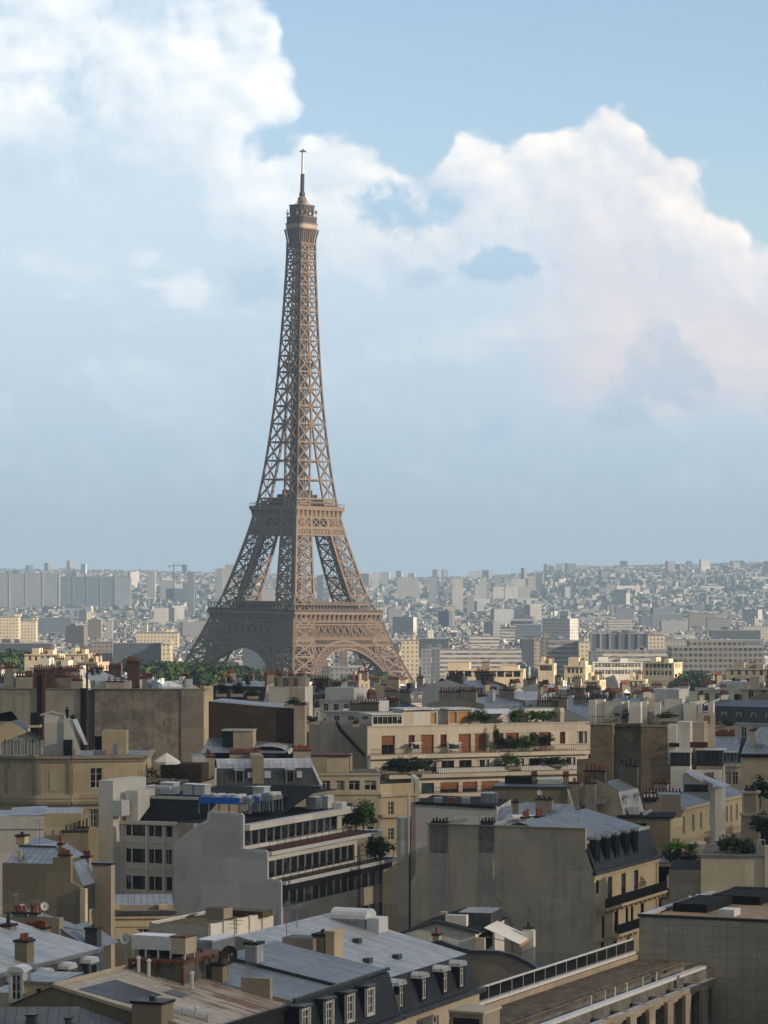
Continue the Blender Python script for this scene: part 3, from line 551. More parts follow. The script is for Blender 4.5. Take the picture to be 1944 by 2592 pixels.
LM = [ # px0, px1, top row, distance, skin, label, depth, extra
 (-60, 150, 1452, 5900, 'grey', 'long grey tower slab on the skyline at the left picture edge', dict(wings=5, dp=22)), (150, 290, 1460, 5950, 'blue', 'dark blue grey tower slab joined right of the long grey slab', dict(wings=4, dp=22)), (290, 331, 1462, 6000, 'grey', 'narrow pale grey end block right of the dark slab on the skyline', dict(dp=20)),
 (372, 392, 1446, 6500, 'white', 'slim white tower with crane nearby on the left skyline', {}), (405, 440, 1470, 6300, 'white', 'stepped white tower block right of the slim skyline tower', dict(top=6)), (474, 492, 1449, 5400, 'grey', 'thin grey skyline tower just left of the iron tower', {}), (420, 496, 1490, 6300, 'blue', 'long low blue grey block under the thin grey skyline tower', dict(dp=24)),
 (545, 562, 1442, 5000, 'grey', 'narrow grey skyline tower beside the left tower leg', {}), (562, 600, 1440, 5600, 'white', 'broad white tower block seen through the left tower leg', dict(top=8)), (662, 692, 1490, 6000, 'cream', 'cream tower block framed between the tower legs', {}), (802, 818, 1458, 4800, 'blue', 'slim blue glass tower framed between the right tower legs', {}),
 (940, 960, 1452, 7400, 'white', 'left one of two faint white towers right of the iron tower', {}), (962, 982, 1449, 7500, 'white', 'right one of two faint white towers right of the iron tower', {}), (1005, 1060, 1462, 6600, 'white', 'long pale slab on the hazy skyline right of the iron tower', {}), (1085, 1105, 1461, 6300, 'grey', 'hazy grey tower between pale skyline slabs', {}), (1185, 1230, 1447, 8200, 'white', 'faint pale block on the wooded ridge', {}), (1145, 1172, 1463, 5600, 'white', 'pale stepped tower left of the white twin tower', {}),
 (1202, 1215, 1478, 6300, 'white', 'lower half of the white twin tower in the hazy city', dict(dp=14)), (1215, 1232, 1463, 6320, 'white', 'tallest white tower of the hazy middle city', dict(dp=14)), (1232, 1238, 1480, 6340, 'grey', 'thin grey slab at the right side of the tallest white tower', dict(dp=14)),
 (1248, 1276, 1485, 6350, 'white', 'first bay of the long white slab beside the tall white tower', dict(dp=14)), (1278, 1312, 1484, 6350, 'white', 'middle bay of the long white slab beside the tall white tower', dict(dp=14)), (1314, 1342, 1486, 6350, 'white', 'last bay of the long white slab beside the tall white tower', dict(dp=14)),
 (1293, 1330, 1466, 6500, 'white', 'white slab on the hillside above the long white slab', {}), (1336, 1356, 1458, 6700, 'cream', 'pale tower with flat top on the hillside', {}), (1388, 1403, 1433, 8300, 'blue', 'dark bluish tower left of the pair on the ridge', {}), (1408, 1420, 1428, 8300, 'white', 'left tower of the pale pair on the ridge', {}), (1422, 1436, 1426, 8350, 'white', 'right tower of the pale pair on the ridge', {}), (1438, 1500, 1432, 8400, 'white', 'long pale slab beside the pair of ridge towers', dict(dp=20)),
 (1182, 1200, 1510, 5500, 'tan', 'pinkish low tower in front of the white twin tower', {}), (1122, 1152, 1536, 4200, 'cream', 'sunlit cream roofed hall among the hazy houses', {}), (1342, 1371, 1528, 4800, 'white', 'white stepped tower with balcony bands right of centre', dict(dp=18)), (1326, 1344, 1534, 4820, 'tan', 'tan windowless block left of the stepped white tower', {}), (1280, 1325, 1540, 4600, 'blue', 'dark blue office slab left of the tan block', {}), (1300, 1370, 1582, 3200, 'blue', 'blue grey office slab with pale roof line', dict(dp=26)), (1370, 1388, 1572, 3700, 'white', 'small white cube house beside the blue office slab', {}),
 (1268, 1304, 1592, 3100, 'bandw', 'small white house with a maroon roof', dict(roof='rust')), (1188, 1264, 1612, 2800, 'bandw', 'white office pavilion with a dark round vent', dict(dp=22)), (1112, 1320, 1646, 2250, 'bandw', 'long white office bar with rows of windows', dict(dp=20, name='office_building')), (1016, 1060, 1622, 2200, 'lit', 'sunlit yellow white block at the right foot of the tower', dict(dp=18)), (1060, 1135, 1618, 2450, 'blue', 'dark grey slab behind the sunlit yellow white block', dict(dp=20)), (1066, 1092, 1646, 2150, 'grey', 'small grey block below the dark grey slab', {}), (1094, 1113, 1642, 2160, 'grey', 'narrow grey block left of the long white office bar', {}),
 (1318, 1352, 1618, 2350, 'dark', 'dark purple grey tower block in the middle distance', {}), (1352, 1370, 1624, 2360, 'tan', 'narrow brown block beside the dark purple grey one', {}), (1388, 1466, 1624, 2250, 'band', 'long grey banded office with a sunlit end wall', dict(dp=26, name='office_building')), (1466, 1493, 1626, 2230, 'lit', 'sunlit tan end wall block of the banded office', dict(dp=22)), (1371, 1388, 1616, 2300, 'tan', 'tan stair block left of the long banded office', {}),
 (1496, 1640, 1606, 2500, 'dark', 'long dark blue apartment slab with balconies', dict(dp=22, wings=6)), (1640, 1682, 1608, 2450, 'cream', 'short cream apartment block with deep balconies', dict(dp=22)), (1682, 1760, 1620, 2500, 'white', 'white office wing with punched windows', {}), (1760, 1925, 1622, 2600, 'grey', 'long grey block behind the grid office', dict(dp=24)), (1520, 1700, 1648, 2150, 'bandw', 'low white banded car park wing', dict(dp=26, name='office_building')), (1494, 1526, 1652, 2130, 'grey', 'grey blank gable left of the banded car park wing', {}),
 (1700, 1935, 1640, 2080, 'grid', 'large grey grid fronted office building at right', dict(dp=30, name='office_building', top=5)), (1880, 1990, 1586, 3250, 'white', 'white office at the right picture edge above the grid office', {}), (1790, 1850, 1566, 3490, 'grey', 'grey slab with bright roof units at right', {}), (1800, 1925, 1596, 3190, 'dark', 'dark roofed long hall behind the grid office', dict(dp=24)), (1735, 1820, 1504, 6500, 'white', 'long white slab on the right hillside', dict(dp=16)), (1580, 1770, 1450, 7800, 'white', 'long white terrace of flats on the right ridge', {}), (1780, 1920, 1455, 7900, 'grey', 'long grey terrace of flats on the right ridge', {}), (1850, 1885, 1420, 8600, 'blue', 'dark bluish tower on the right ridge', dict(dp=30)), (1535, 1557, 1480, 6600, 'white', 'small pale tower on the right hillside', {}), (1560, 1585, 1506, 6400, 'tan', 'pinkish block below the small pale hillside tower', {}), (1685, 1715, 1508, 6500, 'tan', 'pink striped block on the right hillside', {}), (1655, 1683, 1512, 6550, 'blue', 'dark blue block beside the pink striped block', {}), (1540, 1600, 1568, 3780, 'bandw', 'long low white building with a dark window row', {}), (1650, 1730, 1556, 3950, 'grey', 'grey terraced flats in the right middle distance', {}), (1745, 1810, 1553, 4130, 'cream', 'row of cream flats at right middle distance', {}),
 (0, 46, 1563, 3000, 'lit', 'sunlit cream block at the left picture edge', dict(dp=20)), (46, 90, 1572, 3080, 'lit', 'second sunlit cream block with dark window rows at left', dict(dp=20)), (94, 180, 1565, 3540, 'blue', 'dark blue glass slab at left', dict(dp=24, name='office_building')), (222, 256, 1570, 3350, 'tan', 'brown block with a maroon roof at left', dict(roof='rust')), (345, 450, 1602, 2800, 'lit', 'long sunlit yellow building left of the tower', dict(dp=20)), (286, 408, 1630, 2280, 'dark', 'dark grey block in front of the long sunlit yellow building', dict(dp=20)), (408, 432, 1632, 2270, 'lit', 'sunlit cream end of the dark grey block', dict(dp=18)), (228, 284, 1626, 2310, 'tan', 'brown brick block with sunlit edges at left', {}), (-40, 130, 1630, 2050, 'dark', 'long dark roofed wing at the left picture edge', dict(dp=18)), (362, 372, 1578, 3300, 'white', 'tiny bright white house left of the tower', {}), (268, 284, 1572, 3300, 'white', 'small bright white tower house at left', {}),
 (836, 905, 1692, 1905, 'grey', 'grey domed hall framed by the right tower arch', dict(dp=16)), (858, 880, 1650, 2300, 'tan', 'brown tower block framed by the right tower arch', {}), (615, 690, 1640, 2300, 'blue', 'blue grey hall framed by the left tower arch', {})]
for q in LM: landmark(*q[:6], **q[6])
def city():
    groups = {}; lab = {'blue': 'small slate blue house', 'white': 'small pale house', 'cream': 'small cream house', 'grey': 'small grey house', 'tan': 'small brown house'}
    protos = {}
    skins = ['white', 'grey', 'cream', 'grey', 'tan', 'white', 'grey', 'blue']
    rng = random.Random(5); cand = []
    for i in range(75000):
        py = rng.uniform(1476, 1725)
        d = 75*F/(py-HY) if py > 1493 else rng.uniform(6500, 9400)
        if rng.random() < 0.45: d = rng.uniform(4200, 9300)
        if d < 1830 or d > 9300: continue
        px = rng.uniform(-40, 1984); x = wx(px, d)
        cand.append((d, x, px))
    cand.sort(); cell = {}; out = []
    for d, x, px in cand:
        s = 11 if d < 5000 else 17
        k = (int(x//s), int(d//(s*1.3)))
        if k in cell: continue
        if any(abs(x-a) < r and abs(d-b) < 40 for a, b, r in KEEP): continue
        cell[k] = 1; out.append((d, x, px))
    stuff = M(); n_ind = 0
    for d, x, px in out:
        w = rng.uniform(7, 16); dp = rng.uniform(7, 11); h = rng.uniform(9, 15)
        if d > 2800 and rng.random() < 0.004: h = rng.uniform(24, 42); w = rng.uniform(14, 40)
        if d > 6000 and rng.random() < 0.15: continue
        sk = rng.choice(skins); ang = rad(rng.choice([-23, 67, 12, -55, 35])+rng.uniform(-6, 6)); g = ground_z(x, d)
        if d < 2700 and n_ind < 205 and -30 < px < 1975:
            key = (sk, rng.randrange(5))
            if key not in protos: pm = M(); far_shape(pm, w, dp, h, CT[sk], rng.choice(RS), rng=rng); protos[key] = pm.mesh('house')
            zone = 'left of the tower' if px < 480 else ('behind the tower legs' if px < 1030 else ('right of the tower' if px < 1480 else 'at the far right'))
            o = link('town_house', protos[key], None, (x, d, g), ang); n_ind += 1
            tag(o, f'{lab[sk]} in the packed city quarter {zone}', 'house', f'{lab[sk]}s {zone}')
        else: far_shape(stuff, w, dp, h, CT[sk], rng.choice(RS), rng=rng, ang=ang, c=(x, d, g), extra=d < 4500)
    for i in range(330):                                         # long flats and slabs on the far slopes
        d = rng.uniform(4800, 9000); px = rng.uniform(-30, 1980) if i % 3 else rng.uniform(950, 1980); x = wx(px, d); w = rng.uniform(14, 60); far_shape(stuff, w, 13, rng.uniform(8, 14) if i % 22 else rng.uniform(15, 22), CT[rng.choice(['white', 'white', 'white', 'cream', 'grey'])], RS[1], rng=rng, ang=rad(rng.uniform(-14, 14)), c=(x, d, ground_z(x, d)), extra=False)
    tag(stuff.obj('distant_city_houses'), 'hazy mass of tiny houses filling the plain to the hills', 'houses', kind='stuff')
    tr = M()
    for i in range(900):
        d = rng.uniform(2100, 9500) if rng.random() < .7 else rng.uniform(5500, 9500); x = wx(rng.uniform(-40, 1984), d); n = rng.randint(1, 5)
        for j in range(n):
            r = rng.uniform(3, 6)*(1 if d < 5000 else 1.5); xx = x+rng.uniform(-30, 30)*(d/3500); yy = d+rng.uniform(-25, 25)
            tr.blob((xx, yy, ground_z(xx, yy)+r*.9), r, LEAF_D, i*7+j, n=6, m=4)
    tag(tr.obj('far_woods'), 'dark wooded clumps between far city blocks', 'woods', kind='stuff')
city()

def cranes():
    for px, py, d, jib, lb in ((440, 1428, 5600, 1, 'thin tower crane on the skyline left of the iron tower'), (176, 1436, 6100, -1, 'thin reddish tower crane above the grey slabs at left')):
        x, g = wx(px, d), ground_z(wx(px, d), d); h = wz(py, d)-g; r = empty('tower_crane', (x, d, g)); tag(r, lb, 'crane'); mt = STEEL_D if jib > 0 else RUST
        m = M(); m.bar((0, 0, 0), (0, 0, h), 1.6, mt); m.obj('mast', r); m = M(); m.bar((-jib*9, 0, h-3), (jib*22, 0, h-3), 1.1, mt); m.bar((0, 0, h+3), (jib*16, 0, h-3), .4, mt); m.bar((0, 0, h-3), (0, 0, h+3), .9, mt); m.box(-jib*9-1.5, -jib*9+1.5, -1, 1, h-5.5, h-3, mt); m.obj('jib', r)
cranes()
# ------------------------------------------------------------------ building kit
WINC = {}
def window_mesh(w, h, style, var=0):
    w, h = round(w, 1), round(h, 1); k = (w, h, style, var)
    if k in WINC: return WINC[k]
    m = M(); fm = {'case': FR_W, 'dark': FR_D, 'strip': METAL_G, 'teal': FR_D, 'french': FR_W, 'tall': FR_D}.get(style, FR_D); gl = GLASS_T if style == 'teal' else GLASS
    e = 0.09 if style != 'strip' else 0.07
    if style in ('shut', 'shuty', 'half', 'brown'):
        sm = {'shuty': SHUT_Y, 'brown': ROOFRED}.get(style, SHUT); zb = h*0.5 if style == 'half' else 0.0
        n = max(3, int((h-zb)/0.16))
        for i in range(n):
            a, b = zb+(h-zb)*i/n, zb+(h-zb)*(i+1)/n; m.face([(0, .03, a), (w, .03, a), (w, -.02, b), (0, -.02, b)], sm)
        if zb: m.face([(0, .05, 0), (w, .05, 0), (w, .05, zb), (0, .05, zb)], gl); m.box(w/2-.05, w/2+.05, -.02, .04, 0, zb, FR_D)
    else:
        m.face([(0, .05, 0), (w, .05, 0), (w, .05, h), (0, .05, h)], gl)
        for b in ((0, e, 0, h), (w-e, w, 0, h), (e, w-e, 0, e), (e, w-e, h-e, h)): m.box(b[0], b[1], -.03, .045, b[2], b[3], fm)
        if style in ('case', 'french', 'dark', 'teal'):
            m.box(w/2-e*.6, w/2+e*.6, -.02, .04, e, h-e, fm)
        if style in ('case', 'french'): m.box(e, w-e, -.015, .035, h*.70-.03, h*.70+.03, fm)
        if style == 'french': m.box(e, w-e, -.015, .035, h*.34-.03, h*.34+.03, fm)
    if var and style in ('case', 'french', 'dark', 'teal'):
        if var == 1: m.face([(e, .047, h*.0+e), (w*.33, .047, e), (w*.30, .047, h-e), (e, .047, h-e)], CURT); m.face([(w*.68, .047, e), (w-e, .047, e), (w-e, .047, h-e), (w*.70, .047, h-e)], CURT)
        else: m.face([(e, .046, h*.52), (w-e, .046, h*.52), (w-e, .046, h-e), (e, .046, h-e)], CURT)
    WINC[k] = m.mesh('window'); return WINC[k]
POTC = {}
def pot_mesh(mat, h, r):
    k = (mat.name, h, r)
    if k not in POTC:
        m = M(); m.tube((0, 0, 0), (0, 0, h*.85), r, r*.8, mat, 8); m.tube((0, 0, h*.85), (0, 0, h), r*.98, r*.95, mat, 8); POTC[k] = m.mesh('chimney_pot')
    return POTC[k]
class Fr:
    """a wall line: tangent and outward normal in the building's plan"""
    def __init__(s, P0, P1):
        s.p = P0; dx, dy = P1[0]-P0[0], P1[1]-P0[1]; s.len = math.hypot(dx, dy); s.t = (dx/s.len, dy/s.len); s.n = (s.t[1], -s.t[0]); s.rz = math.atan2(dy, dx)
    def __call__(s, a, o, z): return (s.p[0]+s.t[0]*a+s.n[0]*o, s.p[1]+s.t[1]*a+s.n[1]*o, z)
    def box(s, m, a0, a1, o0, o1, z0, z1, mat, top=None):
        P = [s(a0, o1, 0), s(a1, o1, 0), s(a1, o0, 0), s(a0, o0, 0)]; m.prism([p[:2] for p in P], z0, z1, mat, top)
class Bld:
    def __init__(s, name, label, px, py, z=None, d=None, rot=-23, cat='building', group=None):
        if d is None: d = depth(py, z)
        s.d = d; s.ox, s.oy = wx(px, d), d; t = rad(rot); s.b = (math.cos(t), math.sin(t)); s.a = (-math.sin(t), math.cos(t)); s.g = min(ground_z(s.ox, d), 0)
        s.root = empty(name, (s.ox, s.oy, s.g), t); tag(s.root, label, cat, group); s.W, s.Rf, s.T = M(), M(), M(); s.zt = wz(py, d)
        KEEP.append((s.ox, s.oy, 20))
    def xy(s, u, v): return (s.ox+s.b[0]*u+s.a[0]*v, s.oy+s.b[1]*u+s.a[1]*v)
    def u(s, px, v=0.0):
        k = (px-CX)/F; x0, y0 = s.xy(0, v); return (k*y0-x0)/(s.b[0]-k*s.b[1])
    def v(s, px, u=0.0):
        k = (px-CX)/F; x0, y0 = s.xy(u, 0); return (k*y0-x0)/(s.a[0]-k*s.a[1])
    def z(s, py, u=0.0, v=0.0): return EYE-(py-HY)/F*s.xy(u, v)[1]
    def wall(s, P0, P1, z0, z1, mat, ops=(), deep=0.22, m=None, names='window'):
        f = Fr(P0, P1); m = m or s.W; ops = [o for o in ops if o[0] > 0.02 and o[1] < f.len-0.02 and o[3] < z1-0.01 and o[2] > z0+0.01]
        S = sorted({0.0, f.len, *[o[0] for o in ops], *[o[1] for o in ops]}); Z = sorted({z0, z1, *[o[2] for o in ops], *[o[3] for o in ops]})
        for zi in range(len(Z)-1):
            run = None
            for a, b in zip(S, S[1:]):
                ca, cz = (a+b)/2, (Z[zi]+Z[zi+1])/2
                hole = any(o[0] < ca < o[1] and o[2] < cz < o[3] for o in ops)
                if not hole: m.face([f(a, 0, Z[zi]), f(b, 0, Z[zi]), f(b, 0, Z[zi+1]), f(a, 0, Z[zi+1])], mat)
        for o in ops:
            a, b, c, e = o[:4]; q = -deep
            m.face([f(a, 0, c), f(a, q, c), f(a, q, e), f(a, 0, e)], mat); m.face([f(b, q, c), f(b, 0, c), f(b, 0, e), f(b, q, e)], mat)
            m.face([f(a, 0, e), f(a, q, e), f(b, q, e), f(b, 0, e)], mat); m.face([f(a, q, c), f(a, 0, c), f(b, 0, c), f(b, q, c)], mat)
            if len(o) > 4 and o[4] == 'void':
                m.face([f(a, -1.6, c), f(b, -1.6, c), f(b, -1.6, e), f(a, -1.6, e)], IRON); continue
            me = window_mesh(b-a, e-c, o[4] if len(o) > 4 else 'case', R.choice([0, 0, 0, 1, 2])); p = f(a, q, c-s.g)
            sw = (b-a)/round(b-a, 1); sh = (e-c)/round(e-c, 1); link(names, me, s.root, p, f.rz, (sw, 1, sh))
        return f
    def cap(s, prof, v, mat, back=False, m=None):
        P = [(u, v, z) for u, z in prof]; (m or s.W).face(P[::-1] if back else P, mat)
    def extr(s, prof, v0, v1, mats, m=None):
        """sweep an open profile (u, z), listed anticlockwise seen from the front, along v"""
        for i, ((u0, z0), (u1, z1)) in enumerate(zip(prof, prof[1:])):
            mt = mats[i] if isinstance(mats, (list, tuple)) else mats
            if mt: (m or s.Rf).face([(u0, v0, z0), (u0, v1, z0), (u1, v1, z1), (u1, v0, z1)], mt)
    def band(s, f, z, h, pr, mat, a0=None, a1=None, m=None, inn=0.0):
        f.box(m or s.T, -pr*.5 if a0 is None else a0, f.len+pr*.5 if a1 is None else a1, -inn+0.003, pr, z, z+h, mat)
    def rail(s, f, z, h, o, a0=0.0, a1=None, mat=None, step=0.45, name='railing', parent=None):
        mat = mat or IRON; m = M(); a1 = f.len if a1 is None else a1; m.bar(f(a0, o, z+h), f(a1, o, z+h), .07, mat); m.bar(f(a0, o, z+.1), f(a1, o, z+.1), .05, mat); n = max(2, int((a1-a0)/step))
        for i in range(n+1): a = a0+(a1-a0)*i/n; m.bar(f(a, o, z), f(a, o, z+h), .04, mat)
        return m.obj(name, s.root, s.g)
    def balcony(s, f, z, pr=0.9, a0=0.0, a1=None, rail=True, mat=None, step=0.3):
        a1 = f.len if a1 is None else a1; m = M(); f.box(m, a0, a1, 0.004, pr, z-.28, z, mat or W_CREAM)
        for i in range(int((a1-a0)/1.6)+1): a = min(a1-.15, a0+.15+i*1.6); f.box(m, a-.1, a+.1, 0.006, pr*.75, z-.7, z-.28, mat or W_CREAM)
        b = m.obj('balcony', s.root, s.g)
        if rail: r = s.rail(f, z, 1.0, pr-.08, a0+.05, a1-.05, step=step); r.parent = b
        return b
    def chim(s, u0, u1, v0, v1, z0, z1, n=4, mat=None, pot=None, ph=0.75, pr=0.17, sep=True, capm=None, label=None):
        mat = mat or W_TAN; pot = pot or POT; m = M(); m.box(u0, u1, v0, v1, z0, z1, mat); m.box(u0-.1, u1+.1, v0-.1, v1+.1, z1, z1+.18, capm or CAP)
        lu = (u1-u0) >= (v1-v0); spots = []
        for i in range(n):
            k = (i+.5)/n; spots.append((u0+(u1-u0)*k, (v0+v1)/2) if lu else ((u0+u1)/2, v0+(v1-v0)*k))
        rr = random.Random(int(abs(s.ox*31+u0*17+v0*5))); 
        if not sep:
            for x, y in spots: m.tube((x, y, z1+.18), (x, y, z1+.18+ph*rr.uniform(.7, 1.2)), pr, pr*.8, pot, 6)
        o = m.obj('chimney', s.root, s.g)
        if label: o['label'] = label
        if sep:
            for x, y in spots: link('chimney_pot', pot_mesh(pot, ph, pr), o, (x, y, z1+.18-s.g), 0, (1, 1, rr.uniform(.75, 1.2)))
        return o
    def dormer(s, f, a, o, z, w, h, dp, style='case', roof=None, side=None, arch=False, name='dormer', ov=0.12, fr=None):
        """window box standing in a roof slope: front at offset o from the wall line"""
        m = M(); roof = roof or ZINC; side = side or ZINC_DK; a0, a1 = a-w/2, a+w/2; e = .16
        P = lambda x, q, zz: f(x, q, zz)
        for x, y in ((a0, a0+e), (a1-e, a1)): f.box(m, x, y, o-.2, o, z, z+h, fr or side)
        f.box(m, a0+e, a1-e, o-.2, o, z+h-.14, z+h, fr or side); f.box(m, a0+e, a1-e, o-.2, o, z, z+.12, fr or side)
        m.face([P(a0+.01, o-dp, z), P(a0+.01, o-.2, z), P(a0+.01, o-.2, z+h), P(a0+.01, o-dp, z+h)], side); m.face([P(a1-.01, o-.2, z), P(a1-.01, o-dp, z), P(a1-.01, o-dp, z+h), P(a1-.01, o-.2, z+h)], side)
        if arch:
            N = 6; ring = [(a+(w/2+ov)*math.cos(math.pi*i/N), z+h+(w*.38)*math.sin(math.pi*i/N)) for i in range(N+1)]
            for (x0, q0), (x1, q1) in zip(ring, ring[1:]): m.face([P(x0, o+.1, q0), P(x0, o-dp, q0), P(x1, o-dp, q1), P(x1, o+.1, q1)][::-1], roof)
            m.face([P(x, o+.1, q) for x, q in ring], roof)
        else:
            f.box(m, a0-ov, a1+ov, o-dp, o+.15, z+h+.002, z+h+.14, roof)
        d = m.obj(name, s.root, s.g); ww, hh = w-2*e, h-.26
        link('window', window_mesh(ww, hh, style), d, f(a0+e, o-.12, z+.12-s.g), f.rz, (ww/round(ww, 1), 1, hh/round(hh, 1)))
        return d
    def aerial(s, u, v, z, h=2.6):
        m = M(); m.bar((u, v, z), (u, v, z+h), .05, METAL_G)
        for k, w in ((.95, .7), (.85, .5), (.75, .35)): m.bar((u-w, v, z+h*k), (u+w, v, z+h*k), .035, METAL_G)
        m.bar((u, v-.5, z+h*.9), (u, v+.5, z+h*.9), .035, METAL_G); m.obj('aerial', s.root, s.g)
    def done(s, wname='wall'):
        if s.W.f: s.W.obj(wname, s.root, s.g)
        if s.Rf.f: s.Rf.obj('roof', s.root, s.g)
        if s.T.f: s.T.obj('cornice', s.root, s.g)
        return s
def rowops(f_len, n, w, z0, h, style='case', m0=0.8, m1=0.8):
    """n evenly spaced openings along a wall"""
    st = (f_len-m0-m1)/n; return [(m0+st*(i+.5)-w/2, m0+st*(i+.5)+w/2, z0, z0+h, style) for i in range(n)]
LEAFC = {}
def leaf_crown(n, mat, leaf, seed=0, ragged=0.35):
    """unit crown: leaf-sized faces clustered on sprigs through the volume"""
    k = (n, mat.name, leaf, seed)
    if k in LEAFC: return LEAFC[k]
    r = random.Random(seed); m = M(); cl = []
    for i in range(max(8, n//45)):
        while True:
            p = Vector((r.uniform(-1, 1), r.uniform(-1, 1), r.uniform(-1, 1)))
            if 0.3 < p.length < 1: break
        cl.append((p*(0.75+r.uniform(-ragged, ragged)*.6), r.uniform(.22, .42)))
    for i in range(n):
        c, q = r.choice(cl); p = c+Vector((r.gauss(0, q*.5), r.gauss(0, q*.5), r.gauss(0, q*.4))); nrm = (p+Vector((r.uniform(-.8, .8), r.uniform(-.8, .8), r.uniform(-.2, 1)))).normalized()
        a = nrm.cross(Vector((r.uniform(-1, 1), r.uniform(-1, 1), r.uniform(-1, 1)))).normalized()*leaf*r.uniform(.6, 1.2); b = nrm.cross(a)*r.uniform(.5, .8)
        m.face([p-a, p-b*.9, p+a, p+b*.9], mat)
    LEAFC[k] = m.mesh('crown'); return LEAFC[k]
def tree(name, label, x, y, z, h, r, mat=None, group=None, n=1400, leaf=0.10, seed=0, trunk=0.3, cat='tree', squash=None):
    root = empty(name, (x, y, z), R.uniform(0, 6)); tag(root, label, cat, group); hz = (h-h*trunk)/2*1.1
    link('crown', leaf_crown(n, mat or LEAF, leaf, seed % 6), root, (0, 0, h-hz*.92), 0, (r, r, squash or hz))
    t = M(); t.tube((0, 0, -.5), (0, 0, h*trunk+hz*.6), max(.05, h*.022), max(.03, h*.012), BARK, 6)
    for i in range(4): a = i*1.57+.4; t.tube((0, 0, h*trunk), (r*.5*math.cos(a), r*.5*math.sin(a), h*trunk+hz*.9), h*.010, h*.004, BARK, 5)
    t.obj('trunk', root); return root
def shrub(label, px, py, d, wpx, hpx, mat=None, n=700, seed=0, group=None, name='terrace_shrub', dpm=None, leaf=0.11):
    """a planter shrub given by its place on the picture's ray at distance d, its size in metres from that"""
    x, z = wx(px, d), wz(py, d); r, h = wpx/F*d/2, hpx/F*d; root = empty(name, (x, d, z)); tag(root, label, 'shrub', group)
    link('foliage', leaf_crown(n, mat or LEAF_D, leaf, seed % 6), root, (0, 0, h*.52), 0, (r, dpm or min(r, 1.5), h*.5)); b = M(); b.box(-r*.8, r*.8, -.3, .3, -.1, .35, W_TAN); b.obj('planter', root); return root

